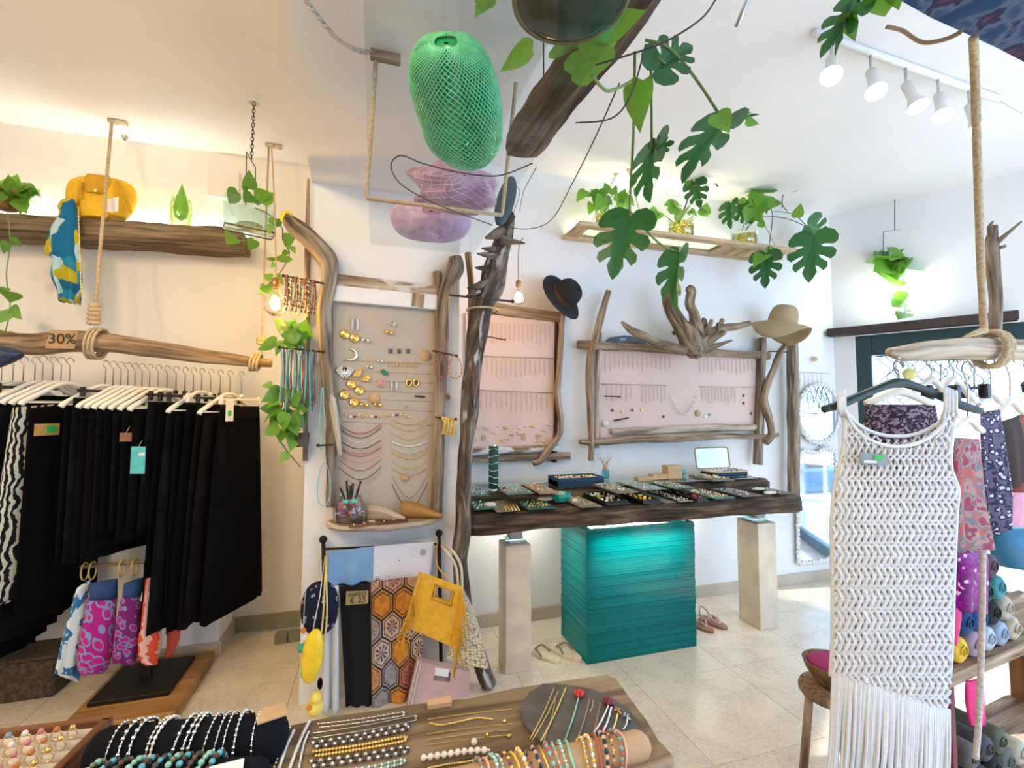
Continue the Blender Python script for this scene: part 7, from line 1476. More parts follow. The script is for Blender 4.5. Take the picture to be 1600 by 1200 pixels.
# ================================================================ foreground tables with jewellery
TZ = .85
t = T('slab_table', 'weathered grey-brown wooden slab table in the foreground', 'table', (.2, .75, 0))
sp_ = [(430, 1139), (480, 1128), (528, 1118), (590, 1110), (644, 1101), (735, 1091), (800, 1076), (880, 1064), (948, 1054), (962, 1060), (985, 1092), (1010, 1125), (1028, 1155), (1048, 1190), (1075, 1250), (1090, 1330), (380, 1330), (395, 1210)]
pts = [onZ(x, y, TZ) for x, y in sp_]; mb = MB(); mb.prism([p-V((0, 0, .055)) for p in pts], (0, 0, .055), [(p.y*1.0, p.z, p.x) for p in pts]); P('slab', mb, M_slab, t)
mb = MB(); mb.tube([V((.12, .72, 0)), V((.13, .74, .4)), V((.12, .72, .795))], [.17, .14, .16], 18, rough=.15); P('stump_base', mb, M_drift, t)
t = T('jewellery_table', 'low dark table carrying the black cushions and ring tray', 'table', (-.5, .85, 0))
q = [onZ(x, y, TZ-.012) for x, y in ((-140, 1162), (150, 1152), (424, 1150), (392, 1215), (370, 1340), (-260, 1340))]
mb = MB(); mb.prism([p-V((0, 0, .03)) for p in q], (0, 0, .03)); P('table_top', mb, M_brownw, t)
for x, y in ((-.85, 1.05), (-.28, .98), (-.75, .62), (-.25, .60)): mb = MB(); mb.box((x, y, .404), (.045, .045, .80), ch=.004); P('leg', mb, M_brownw, t)
# ring tray
z0 = TZ-.011
A, B = onZ(0, 1150, z0), onZ(152, 1141, z0); C_ = onZ(95, 1200, z0); Xr = (B.x+C_.x)/2+.01; Yb = (A.y+B.y)/2
t = T('ring_tray', 'wooden tray with cream cushion rows of rings at the lower left', 'tray', (Xr-.22, Yb-.16, z0))
Rt = Rz(-.08); o = V((Xr-.22, Yb-.16, z0))
for (c, d, g) in (((0, .15, .014), (.46, .016, .028), 0), ((.222, 0, .014), (.016, .30, .028), 1), ((-.222, 0, .014), (.016, .30, .028), 1), ((0, -.15, .014), (.46, .016, .028), 0)):
    mb = MB(); mb.box(o+Rt @ V(c), d, Rt, .002, g=g); P('tray_side', mb, M_brownw, t)
mb = MB(); mb.box(o+V((0, 0, .007)), (.43, .284, .012), Rt); P('cushion_base', mb, M_cream, t)
for j in range(9):
    mb = MB(); y = -.125+.031*j; mb.tube([o+Rt @ V((-.212, y, .014)), o+Rt @ V((.212, y, .014))], .011, 8); P('cushion_roll', mb, plain('cream_foam', (.74, .65, .54), .9), t)
rng = MB(); rng.tube([(.009*math.cos(a), 0, .009*math.sin(a)) for a in [2*PI*k/12 for k in range(12)]], .0016, 5, closed=True); rng.m = 1; rng.ball((0, 0, .011), .0055, 7, 5)
rme = [_mesh(rng, 'ring', [plain('pale_gold', (.85, .66, .42), .3, metal=.8), m], (0, 0, 0)) for m in (M_pearl, plain('amber_stone', (.55, .2, .05), .2), plain('blue_stone', (.2, .4, .55), .2), plain('rose_stone', (.6, .2, .25), .2), M_gold)]
for j in range(8):
    for i in range(9):
        p = o+Rt @ V((-.02+.026*i, -.11+.031*j, .030)); place('ring', 'gold ring with %s in the cream ring tray' % ('a pearl', 'an amber stone', 'a blue stone', 'a rose stone', 'a plain gold head')[(i*3+j*5) % 5], 'ring', rme[(i*3+j*5) % 5], Matrix.Translation(p) @ Matrix.Rotation(RND.uniform(-.3, .3), 4, 'Z'), 'rings in the ring tray')
# bracelet rolls
def roll(x0, y0, x1, y1, z, r, m, name, label, cat='cushion'):
    a, b = onZ(x0, y0, z+r), onZ(x1, y1, z+r); a.z = b.z = z+r; d = (b-a).normalized(); mb = MB(); n = 14
    rows = [(-.02, .55), (-.012, .85), (0, 1)] + [(f*(b-a).length, 1) for f in (.25, .5, .75, 1)] + [((b-a).length+.012, .85), ((b-a).length+.02, .55)]
    mb.tube([a+d*s_ for s_, _ in rows], [r*k for _, k in rows], n); solo(name, label, cat, mb, m); return a, b
def brace(a, b, f, r, bead, m, label, group, n=26, wob=.0, name='bracelet', m2=None):
    d = (b-a).normalized(); s_ = d.cross(V((0, 0, 1))).normalized(); u_ = s_.cross(d); c = a+(b-a)*f; mb = MB(); R_ = r*1.03+bead*1.1
    pts = [c + (s_*math.cos(t_)+u_*math.sin(t_))*R_ + d*(wob*math.sin(t_*2+f*9)) for t_ in [2*PI*k/n for k in range(n)]]
    if bead > .0026:
        for k, p in enumerate(pts):
            mb.m = k % 2 if m2 else 0; mb.ball(p, bead*(1.0 if k % 3 else .8), 6, 4)
        mb.m = 0; mb.tube(pts, bead*.4, 4, closed=True)
    else: mb.tube(pts, bead, 5, closed=True)
    solo(name, label, 'bracelet', mb, [m, m2] if m2 else m, group)
M_vel = plain('black_velvet', (.008, .009, .014), .9, spec=.1)
a, b = roll(160, 1178, 428, 1152, z0, .042, M_vel, 'bracelet_roll', 'long black velvet roll with silver bracelets, the rear one')
for i, (f, w, m) in enumerate([(.10, .0028, M_silver), (.17, .0042, M_silver), (.23, .0045, M_silver), (.33, .0035, M_silver), (.355, .0035, M_pearl), (.48, .004, M_silver), (.53, .0042, M_silver), (.56, .0042, M_silver), (.64, .0027, M_silver), (.70, .0027, M_silver), (.745, .0027, M_silver), (.81, .0036, M_silver), (.915, .0027, M_silver)]):
    brace(a, b, f, .042, w, m, '%s bracelet, %s from the left on the rear black velvet roll' % ('pearl' if m is M_pearl else 'silver', ORD[i]), 'silver bracelets on the rear roll', 34 if w < .004 else 26, .002)
mb = MB(); c = a+(b-a)*.98+V((0, 0, .044)); mb.box(c, (.05, .035, .003), Rz(.3) @ Matrix.Rotation(.1, 3, 'X')); solo('price_card', 'small kraft card on the right end of the rear velvet roll', 'price card', mb, M_kraft)
a, b = roll(108, 1246, 398, 1222, z0, .036, M_vel, 'bracelet_roll', 'black velvet roll with coloured stone bracelets, the front one')
gm = [plain('olive_stone', (.22, .24, .12), .3), M_darksteel, plain('brown_stone', (.16, .08, .04), .3), M_mint, DKB, plain('cyan_stone', (.1, .45, .55), .3)]
for i, f in enumerate([.10, .18, .25, .32, .39, .46, .53, .59, .65, .71, .77]): brace(a, b, f, .036, .0056, gm[i % 6], '%s and %s bead bracelet on the front black roll' % (gm[i % 6].name.replace('_', ' ').replace(' bead', '').replace('dark wire', 'steel'), gm[(i*2+3) % 6].name.replace('_', ' ').replace(' bead', '').replace('dark wire', 'steel')), 'stone bracelets on the front roll', 22, .0004, m2=gm[(i*2+3) % 6])
mb = MB(); c = a+(b-a)*.86+V((0, -.028, .036)); mb.box(c, (.05, .034, .002), Rz(.1) @ Matrix.Rotation(.55, 3, 'X'), .0008); solo('white_card', 'blank white card resting on the front velvet roll', 'card', mb, M_white)
# necklaces on the slab
zt = TZ+.002
def lay(pxs, bead, m, label, group=None, m2=None, k=8, sp=None, name='necklace', r=.0012):
    q = spline([tuple(onZ(x, y, zt+bead)) for x, y in pxs], k); q = [V(p) for p in q]; mb = MB(); mb.tube(q, max(r, bead*.35), 4)
    if bead > .0015:
        L = 0; nxt = 0; j = 0
        for i in range(1, len(q)):
            dl = (q[i]-q[i-1]).length
            while nxt <= L+dl: p = q[i-1]+(q[i]-q[i-1])*((nxt-L)/max(dl, 1e-6)); mb.m = j % 2 if m2 else 0; mb.ball(p, bead, 6, 4); nxt += (sp or bead*1.9); j += 1
            L += dl
    solo(name, label, 'necklace' if name != 'bracelet' else 'bracelet', mb, [m, m2] if m2 else m, group)
lay([(446, 1137), (432, 1160), (424, 1185), (412, 1210)], .0026, M_pearl, 'white seed bead cord nearest the black cushion')
lay([(453, 1137), (438, 1170), (425, 1210)], .0028, M_silver, 'silver and dark bead strand beside the white cord', m2=M_darksteel)
lay([(459, 1142), (448, 1165), (436, 1200), (430, 1215)], .0034, M_pearl, 'chunky white cord strand, third from the cushion')
lay([(483, 1128), (472, 1150), (458, 1185), (448, 1215)], .0034, M_pearl, 'long white cord strand, fourth from the cushion')
lay([(482, 1144), (474, 1165), (466, 1205)], .003, M_silver, 'silver chain strand, fifth from the cushion')
def dbl(x0, y0, x1, y1, g, bead, m, label, m2=None, sp=None): lay([(x0, y0), ((x0+x1)/2, (y0+y1)/2+1.5), (x1-3, y1), (x1, y1+g*.4), (x1-4, y1+g), ((x0+x1)/2, (y0+y1)/2+g+1), (x0, y0+g)], bead, m, label, None, m2, 8, sp)
dbl(497, 1131, 630, 1113, 6, .0022, M_silver, 'thin silver station necklace, topmost on the slab', sp=.010)
dbl(487, 1146, 648, 1119, 8, .0014, M_silver, 'fine silver snake chain, second from the top', None)
dbl(489, 1161, 636, 1133, 7, .0042, M_silver, 'silver and black bead necklace above the gold one', M_darksteel)
dbl(489, 1175, 632, 1152, 7, .0036, M_gold, 'double gold bead necklace on the slab', M_gold, .006)
dbl(486, 1190, 634, 1168, 8, .0042, M_silver, 'silver and black bead necklace below the gold one', M_darksteel)
dbl(540, 1204, 632, 1187, 6, .003, c_turq, 'pale blue bead necklace at the bottom of the slab', M_pearl)
lay([(672, 1130), (690, 1133), (720, 1127), (745, 1122), (770, 1124)], .0024, M_gold, 'thick gold rope bracelet in the middle of the slab', name='bracelet')
for i, (y, bd, m) in enumerate([(1118, 0, M_gold), (1141, .0, M_gold), (1158, .0, M_gold), (1150, .0, M_thin)]):
    lay([(668, y+6), (710, y), (760, y-6), (800, y-10)], .0011, m, 'hair-thin gold bracelet in the middle of the slab', 'thin bracelets on the slab', name='bracelet')
for x, y, r, m, l in ((741, 1159, .0065, M_pearl, 'single large pearl on a thin bracelet'), (788, 1127, .004, M_gold, 'small gold bead near the slate'), (761, 1148, .0035, M_gold, 'small gold bead left of the slate'), (795, 1150, .004, M_gold, 'gold knot bead at the slate edge')):
    mb = MB(); mb.ball(onZ(x, y, TZ+r), r, 8, 6); solo('bead', l, 'bead', mb, m)
lay([(662, 1184), (700, 1178), (735, 1173), (766, 1172)], .0062, M_pearl, 'row of round white pearls on the slab', sp=.0125, name='bracelet')
lay([(670, 1200), (700, 1194), (730, 1190), (775, 1180)], .0022, M_gold, 'gold chain bracelet below the white pearls', name='bracelet')
a, b = onZ(668, 1108, TZ), onZ(706, 1102, TZ); mb = MB(); d = b-a; mb.box((a+b)/2+V((0, .005, .006)), (d.length, .022, .011), Rz(math.atan2(d.y, d.x)), .001); solo('kraft_label', 'folded kraft paper label at the far edge of the slab', 'label', mb, M_kraft)
# slate with chains
sl = [onZ(x, y, TZ+.001) for x, y in ((812, 1112), (826, 1088), (850, 1073), (890, 1076), (925, 1082), (955, 1095), (980, 1112), (996, 1130), (1012, 1165), (960, 1190), (880, 1195), (838, 1158), (818, 1136))]
mb = MB(); mb.prism(sl, (0, 0, .008)); solo('slate_plate', 'dark grey slate plate with chains on the right of the slab', 'slate', mb, plain('dark_slate', (.085, .078, .072), .55, var=.25, scale=25, bmp=.3)); zt = TZ+.011
for i, (x0, y0, x1, y1, bd, m, l) in enumerate([(866, 1074, 828, 1155, .0014, M_gold, 'gold chain, leftmost on the slate'), (872, 1080, 832, 1156, .0014, M_gold, 'gold chain, second on the slate'), (884, 1075, 845, 1158, .0018, M_gold, 'gold ball chain, third on the slate'), (868, 1092, 850, 1156, .0012, M_thin, 'thin bronze chain, fourth on the slate'), (904, 1090, 878, 1168, .0018, M_mint, 'pale green chain ending in a red flower'), (921, 1092, 900, 1160, .0012, M_thin, 'thin bronze chain right of the green one'), (926, 1094, 922, 1112, .0014, M_gold, 'short gold hook chain on the slate'), (938, 1098, 920, 1165, .0014, M_thin, 'bronze chain with silver ball on the slate'), (950, 1104, 925, 1150, .0028, M_silver, 'chunky silver chain, left strand on the slate'), (955, 1106, 940, 1148, .0028, M_silver, 'chunky silver chain, right strand on the slate'), (965, 1116, 952, 1150, .0024, M_gold, 'gold chain with a cross on the slate'), (980, 1122, 974, 1140, .0018, M_silver, 'silver chain with a cross on the slate')]):
    lay([(x0, y0), ((x0+x1)/2+2, (y0+y1)/2), (x1, y1)], bd, m, l)
for x, y, m, l, n in ((905, 1087, MATS['red_bead'], 'red flower charm on the slate', 5), (951, 1100, M_red, 'dark red flower charm on the slate', 6)):
    mb = MB(); p = onZ(x, y, zt)
    for k in range(n): mb.ball(p+V((.008*math.cos(k*6.28/n), .008*math.sin(k*6.28/n), .005)), .0055, 7, 5)
    mb.ball(p+V((0, 0, .007)), .005, 7, 5); solo('flower_charm', l, 'charm', mb, m)
for x, y, m, l in ((966, 1111, M_gold, 'gold cross charm on the slate'), (980, 1120, M_silver, 'silver cross charm on the slate')):
    p = onZ(x, y, zt+.002); mb = MB(); mb.box(p, (.004, .024, .003)); mb.box(p+V((0, .004, 0)), (.014, .004, .003)); solo('cross_charm', l, 'charm', mb, m)
# kraft roll of coloured bracelets on a wooden cradle
a, b = onZ(1045, 1180, TZ), onZ(760, 1225, TZ); d = b-a
t = T('wooden_cradle', 'rough wooden piece under the roll of coloured bracelets', 'stand', (a+b)/2); mb = MB(); rbeam(mb, onZ(1040, 1184, TZ+.02), onZ(960, 1215, TZ+.02), .05, .038, .004, 16, 12); P('cradle', mb, M_drift2, t)
a, b = roll(996, 1166, 700, 1232, TZ+.026, .025, plain('tan_leather_roll', (.48, .30, .16), .7, var=.1), 'bracelet_roll', 'tan roll crowded with coloured bracelets in the foreground')
cm = [PKB, c_turq, M_gold, M_navy, CORAL, M_pearl, M_yel, c_plum, M_mint, M_silver]
for i in range(22):
    f = .10+.036*i+RND.uniform(-.006, .006)
    if .30 < f < .36 and i % 2: continue
    brace(a, b, f, .025, [.0024, .0036, .0028, .0042][i % 4], cm[i % 10], '%s and %s bracelet, %s from the right end of the tan roll' % (cm[i % 10].name.replace('_', ' ').replace(' cord', '').replace(' bead', ''), cm[(i*3+1) % 10].name.replace('_', ' ').replace(' cord', '').replace(' bead', ''), ORD[i]), 'coloured bracelets on the tan roll', 26, .003, m2=cm[(i*3+1) % 10])
# ================================================================ right: macrame dress, rail, clothes, scarf shelf
def trunkD(mb, spec, k=5, n=10, rough=.15):
    rows = []
    for x, y, d, r in spec: p = onD(x, y, d); rows.append((p.x, p.y, p.z, r*d/F))
    q = spline(rows, k); return mb.tube([c[:3] for c in q], [c[3] for c in q], n, rough=rough)
def loftD(mb, rows, dl, dr, th, n=26, k=4, waves=0, amp=0.0):
    R = spline(rows, k); M = len(R)-1; W = max((onD(r[2], r[3], dr)-onD(r[0], r[1], dl)).length for r in R); H = (onD(R[-1][0], R[-1][1], dl)-onD(R[0][0], R[0][1], dl)).length; ph = RND.uniform(0, 6)
    def fn(u, v):
        r = R[min(int(round(v*M)), M)]; L_, R_ = onD(r[0], r[1], dl), onD(r[2], r[3], dr); a = 2*PI*u; e = .5-.5*math.cos(a); d = R_-L_; nr = V((d.y, -d.x, 0)).normalized()
        return L_+d*e + nr*(th*(.4+.6*min(v*4, 1))*math.sin(a)*.5 + amp*v*math.sin(e*waves*2*PI+ph))
    mb.grid(fn, n, M, closed=True, gs=lambda u, v: ((u if u < .5 else 1-u)*2*W, v*H, 0)); b = len(mb.v); c0 = b-n*(M+1)
    mb.f.append([c0+i for i in range(n)][::-1]); mb.f.append([b-n+i for i in range(n)]); mb.sm += [False]*2; mb.mi += [mb.m]*2; return mb
DD = 1.30
# rail with rope
mb = MB(); trunkD(mb, [(1388, 550, 1.36, 6), (1410, 553, 1.37, 12), (1450, 549, 1.40, 16), (1500, 545, 1.43, 17), (1560, 546, 1.48, 17), (1640, 548, 1.55, 16), (1720, 550, 1.62, 15)], 6, 14, .15); solo('clothes_rail', 'bleached driftwood clothes rail above the macrame dress', 'clothes rail', mb, M_bleach)
t = T('rail_rope', 'thick jute rope holding the right clothes rail', 'rope', onD(1530, 545, 1.45))
tp = onD(1521, 58, 1.12)
mb = MB(); q = spline([tuple(tp), tuple(onD(1523, 120, 1.18)), tuple(onD(1528, 280, 1.28)), tuple(onD(1533, 430, 1.38)), tuple(onD(1538, 520, 1.42))], 6); mb.tube(q, .0095, 8, rough=.1); P('rope', mb, M_rope, t)
for k in range(3):
    c = onD(1545+4*k, 546, 1.468+.002*k); mb = MB(); mb.tube([c+CR*(.004*math.sin(u)) + CU*(.056*math.sin(u)) + CF*(.056*math.cos(u)) for u in [2*PI*j/14 for j in range(14)]], .009, 7, closed=True); P('rope_coil', mb, M_rope, t)
mb = MB(); mb.tube([onD(1540, 515, 1.40), onD(1520, 522, 1.40), onD(1505, 527, 1.39)], [.010, .008, .003], 7); P('rope_tail', mb, M_rope, t)
mb = MB(); trunkD(mb, [(1553, 352, 1.75, 5), (1549, 385, 1.75, 9), (1552, 420, 1.70, 9), (1556, 470, 1.64, 8), (1556, 505, 1.58, 8), (1556, 523, 1.56, 6)], 5, 9, .2); tb = T('upright_branch', 'forked driftwood branch standing behind the jute rope', 'branch', onD(1556, 600, 1.75)); P('stem', mb, M_drift, tb)
for s_ in ([(1550, 385, 1.75, 5), (1570, 368, 1.72, 3), (1596, 346, 1.70, 1.5)], [(1550, 378, 1.75, 4), (1546, 355, 1.75, 3), (1552, 345, 1.75, 1)], [(1552, 390, 1.75, 4), (1572, 384, 1.72, 2)]):
    mb = MB(); trunkD(mb, s_, 4, 7, .2); P('fork', mb, M_drift, tb)
# macrame dress
M_mac = plain('white_cotton_cord', (.73, .75, .79), .9, var=.06, scale=80); M_hang = plain('dark_green_plastic', (.01, .035, .04), .35)
LEFT = [(1316, 632), (1320, 660), (1319, 700), (1312, 725), (1303, 760), (1299, 820), (1301, 900), (1301, 1000), (1298, 1050), (1292, 1120), (1284, 1200), (1272, 1300)]
RIGHT = [(1497, 632), (1490, 660), (1483, 700), (1486, 735), (1498, 765), (1494, 800), (1490, 900), (1487, 1000), (1484, 1050), (1481, 1120), (1476, 1200), (1470, 1300)]
def edge(L, y):
    for i in range(len(L)-1):
        if L[i][1] <= y <= L[i+1][1]: f = (y-L[i][1])/(L[i+1][1]-L[i][1]); return L[i][0]*(1-f)+L[i+1][0]*f
    return L[0][0] if y < L[0][1] else L[-1][0]
def neck(x, dep=74): 
    k = (x-1402)/84; return 622+dep*math.sqrt(max(0, 1-k*k)) if abs(k) < 1 else 0
def hem(x): return 1052 + (x-1300)*.33
def dp(x, y, side=1):
    l, r = edge(LEFT, y), edge(RIGHT, y); e = min(max((x-l)/(r-l), 0), 1); return onD(x, y, DD - side*.035*math.sin(PI*e)**.7*min(1, max(0, (y-620)/120)))
t0_ = t = T('macrame_dress', 'white open-knit macrame dress with long fringe on a dark hanger', 'dress', dp(1390, 1300))
def lattice(side, sx, sy, r, dep, name):
    mb = MB(); y0, y1 = 646, 1125; st = 5.0
    for fam in (1, -1):
        x = 1230 if fam > 0 else 1300-0
        starts = [1316 + sx*i for i in range(-60, 60)]
        for s0 in starts:
            run = []; rad = []; y = y0; k = 0
            while y <= y1:
                x = s0 + fam*(y-y0)*sx/sy + .9*math.sin(y*2*PI/sy*1.0 + (0 if fam > 0 else PI))
                ok = edge(LEFT, y) <= x <= edge(RIGHT, y) and y >= neck(x, dep) and y <= hem(x)
                if ok: rad.append(r*(.66+.34*min(1, max(0, y-neck(x, dep)-18)/90) if neck(x, dep) else r/r)); run.append(dp(x, y, side) - CF*(side*.003*math.sin((y-y0)*PI/sy + (0 if fam > 0 else PI))))
                if (not ok or y+st > y1) and run:
                    if len(run) > 1: mb.tube(run, rad, 4, cap=False)
                    run = []; rad = []
                y += st
    P(name, mb, M_mac, t, kind='stuff')
lattice(1, 10, 17, .0056, 78, 'front_knit'); lattice(-1, 13, 17, .0050, 62, 'back_knit')
for L, nm in ((LEFT, 'side_cord'), (RIGHT, 'side_cord')):
    mb = MB(); mb.tube([dp(edge(L, y), y) for y in range(648, 1060, 8)], .0055, 6); P(nm, mb, M_mac, t)
for side, dep in ((1, 76), (-1, 60)):
    mb = MB(); mb.tube([dp(x, max(neck(x, dep), 648), side) for x in [1402+84*math.sin(a) for a in [-1.54+3.08*k/40 for k in range(41)]]], .0055, 6); P('neckline_cord', mb, M_mac, t)
for (xa, xb, xt) in ((1316, 1330, 1300), (1472, 1497, 1487)):
    for f in (0, .33, .66, 1):
        x = xa+(xb-xa)*f; mb = MB(); xs_ = x+(xt-x)*.35; yh = 640-42*max(0, 1-abs(xs_-1405)/119)**.9 if True else 0; mb.tube([dp(x, max(650, neck(x)+2)), onD(xs_, 640, DD-.026), onD(xs_, yh-8, DD-.024), onD(xs_, yh-16, DD), onD(xs_, yh-8, DD+.024), onD(xs_, 640, DD+.026), dp(x, 652, -1)], .0045, 5); P('strap_cord', mb, M_mac, t)
for i in range(64):
    f = (i+.5)/64; x0 = 1300+184*f; y0 = hem(x0)-4; xb = edge(LEFT, 1240)+(edge(RIGHT, 1240)-edge(LEFT, 1240))*f + RND.uniform(-3, 3); yb = RND.uniform(1270, 1300)
    mb = MB(); mb.tube(spline([tuple(dp(x0, y0)), tuple(dp((x0*.55+xb*.45), (y0+yb)/2)-CF*RND.uniform(0, .012)), tuple(onD(xb, yb, DD-.02+RND.uniform(-.01, .01)))], 4), .0042, 5); P('fringe', mb, M_mac, t)
mb = MB(); mb.prism([onD(x, y, DD-.045) for x, y in ((1345, 707), (1388, 710), (1387, 727), (1344, 724))], CF*.003); tg = P('price_tag', mb, plain('grey_card', (.25, .30, .33), .6), t)
mb = MB(); mb.prism([onD(x, y, DD-.047) for x, y in ((1367, 711), (1381, 712), (1380, 719), (1366, 718))], CF*.0015); P('sticker', mb, M_gst, tg)
mb = MB(); mb.prism([onD(x, y, DD-.047) for x, y in ((1350, 719), (1370, 720), (1370, 724), (1350, 723))], CF*.0015); P('sticker', mb, M_wst, tg)
def hangD(xc, yc, xl, yl, xr, yr, d, m, label, hooky, r=7, dl=0, dr=0):
    t = T('clothes_hanger', label, 'hanger', onD(xc, yl, d), None)
    rows = [(xl, yl, d+dl, r*.8), ((xl*3+xc)/4, yl-(yl-yc)*.22, d+dl*.7, r), ((xl+xc*2)/3, yl-(yl-yc)*.72, d+dl*.3, r*.9), (xc, yc, d, r*1.1), ((xr+xc*2)/3, yr-(yr-yc)*.72, d+dr*.3, r*.9), ((xr*3+xc)/4, yr-(yr-yc)*.22, d+dr*.7, r), (xr, yr, d+dr, r*.8)]
    mb = MB(); trunkD(mb, rows, 5, 8, 0); P('shoulders', mb, m, t)
    mb = MB(); p = onD(xc, yc, d); q = onD(xc, hooky, d); mb.tube(spline([tuple(p), tuple(p*.4+q*.6), tuple(q+CF*.018), tuple(q+V((0, 0, .022))), tuple(q-CF*.018)], 4), .003, 5); P('hook', mb, M_steel, t); return t
hangD(1405, 598, 1286, 640, 1532, 642, DD, M_hang, 'dark green hanger carrying the macrame dress', 572, 7)
hangD(1404, 612, 1352, 630, 1458, 630, DD+.13, M_plastic, 'white hanger seen through the neckline of the macrame dress', 575, 6)
# clothes behind the dress
M_seq = printed('dark_sequins', [(0, (.03, .015, .03)), (.45, (.10, .05, .09)), (.6, (.28, .20, .24))], 'cells', 130)
def cl(rows, dl, dr, m, name, label, cat, waves=3, amp=.02, th=.05):
    mb = MB(); loftD(mb, rows, dl, dr, th, 28, 5, waves, amp); solo(name, label, cat, mb, m, 'clothes on the right rail')
cl([(1352, 632, 1462, 632), (1348, 690, 1466, 690), (1350, 780, 1464, 780), (1350, 860, 1460, 860)], DD+.12, DD+.16, M_seq, 'sequin_blouse', 'dark burgundy sequin blouse behind the macrame dress', 'blouse')
cl([(1330, 640, 1345, 632), (1336, 700, 1366, 690), (1345, 760, 1390, 750)], DD+.05, DD+.05, plain('tan_knit', (.38, .28, .18), .9), 'x', 'x', 'x') if False else None
mb = MB(); loftD(mb, [(1326, 665, 1350, 662), (1328, 700, 1366, 700), (1330, 760, 1390, 750)], DD+.055, DD+.055, .008, 16, 4); P('lining', mb, plain('tan_knit', (.38, .28, .18), .9), t0_)
rf = printed('red_floral', [(0, (.42, .04, .06)), (.22, (.25, .08, .12)), (.36, (.42, .24, .22)), (.5, (.16, .20, .22)), (.62, (.45, .12, .10))], 'voronoi', 22, dist=1.5)
cl([(1492, 684, 1530, 686), (1489, 730, 1536, 735), (1486, 790, 1545, 800), (1488, 862, 1558, 856)], 1.43, 1.49, rf, 'floral_dress', 'red floral dress directly right of the macrame dress', 'dress', 3, .008, .025)
df = printed('dark_white_floral', [(0, (.55, .52, .55)), (.30, (.03, .03, .06)), (.55, (.12, .10, .16))], 'voronoi', 46, dist=.8)
cl([(1532, 644, 1562, 640), (1534, 700, 1570, 700), (1540, 770, 1578, 770), (1545, 838, 1576, 826)], 1.735, 1.775, df, 'floral_dress', 'navy dress with white flowers behind the red one', 'dress', 3, .008, .025)
cl([(1562, 660, 1592, 650), (1566, 700, 1600, 690), (1572, 765, 1606, 750)], 1.80, 1.84, plain('dark_brown_knit', (.05, .03, .025), .9), 'brown_shirt', 'dark brown shirt right of the navy flowered dress', 'shirt', 2, .008, .025)
cl([(1588, 650, 1620, 640), (1586, 720, 1640, 700), (1584, 770, 1640, 760)], 1.87, 1.90, plain('rust_knit', (.30, .08, .05), .9), 'rust_shirt', 'rust red shirt at the right edge of the rail', 'shirt', 2, .008, .025)
cl([(1585, 765, 1640, 755), (1578, 800, 1640, 790), (1570, 822, 1640, 820)], 1.95, 2.00, plain('pink_satin', (.70, .30, .40), .5), 'pink_blouse', 'pale pink blouse hem at the right edge', 'blouse', 3, .008, .025)
cl([(1556, 826, 1640, 820), (1552, 860, 1640, 860), (1560, 884, 1640, 888)], 2.16, 2.18, plain('blue_plastic', (.02, .16, .30), .4), 'blue_bag', 'dark blue bag hanging below the pink blouse', 'bag', 1, .01, .12)
mg = printed('magenta_sequins', [(0, (.16, .0, .14)), (.6, (.30, .0, .26)), (.93, (.75, .5, .75))], 'cells', 110, rough=.35)
cl([(1488, 858, 1542, 856), (1486, 900, 1540, 900), (1484, 952, 1536, 954)], 1.46, 1.52, mg, 'sequin_skirt', 'purple magenta sequin skirt below the red floral dress', 'skirt', 2, .01)
cl([(1482, 948, 1502, 950), (1480, 975, 1494, 980), (1478, 1004, 1486, 1006)], 1.45, 1.47, plain('hot_pink', (.75, .02, .20), .6), 'pink_sarong', 'hot pink cloth tip beside the macrame dress', 'cloth', 1, .005, .03)
for i, (xc, yc, xl, yl, xr, yr, d) in enumerate([(1455, 592, 1420, 618, 1488, 625, 1.56), (1490, 592, 1462, 618, 1526, 628, 1.634), (1512, 655, 1488, 672, 1536, 674, 1.46), (1548, 612, 1528, 632, 1566, 630, 1.756), (1578, 625, 1560, 645, 1600, 645, 1.82), (1606, 616, 1586, 634, 1640, 634, 1.878)]):
    hangD(xc, yc, xl, yl, xr, yr, d, M_plastic, 'white hanger, %s from the macrame dress along the right rail' % ORD[i], 567 if i != 2 else 575, 5, -.012, .012)
for i, (x0, x1, y, d) in enumerate([(1440, 1500, 608, 1.597), (1500, 1545, 605, 1.70), (1596, 1660, 600, 1.93)]):
    mb = MB(); mb.tube([onD(x0, y+2, d), onD(x1, y, d)], .006, 6); t = T('clip_hanger', 'black clip hanger on the right rail, %s' % ('nearest the dress', 'middle one', 'furthest right')[i], 'hanger', onD((x0+x1)/2, y, d)); P('bar', mb, MATS['black_tray'], t)
    for f in (.15, .85): mb = MB(); mb.box(onD(x0+(x1-x0)*f, y+6, d), (.03, .03, .055), ch=.006); P('clip', mb, MATS['black_tray'], t)
    mb = MB(); mb.tube([onD((x0+x1)/2, y, d), onD((x0+x1)/2, 568, d)], .003, 5); P('hook', mb, M_steel, t)
mb = MB(); mb.tube([onD(1440, 563, 1.53), onD(1700, 557, 2.08)], .0035, 8); solo('iron_rail', 'thin black iron rail behind the bleached driftwood rail', 'rail', mb, M_blacki)
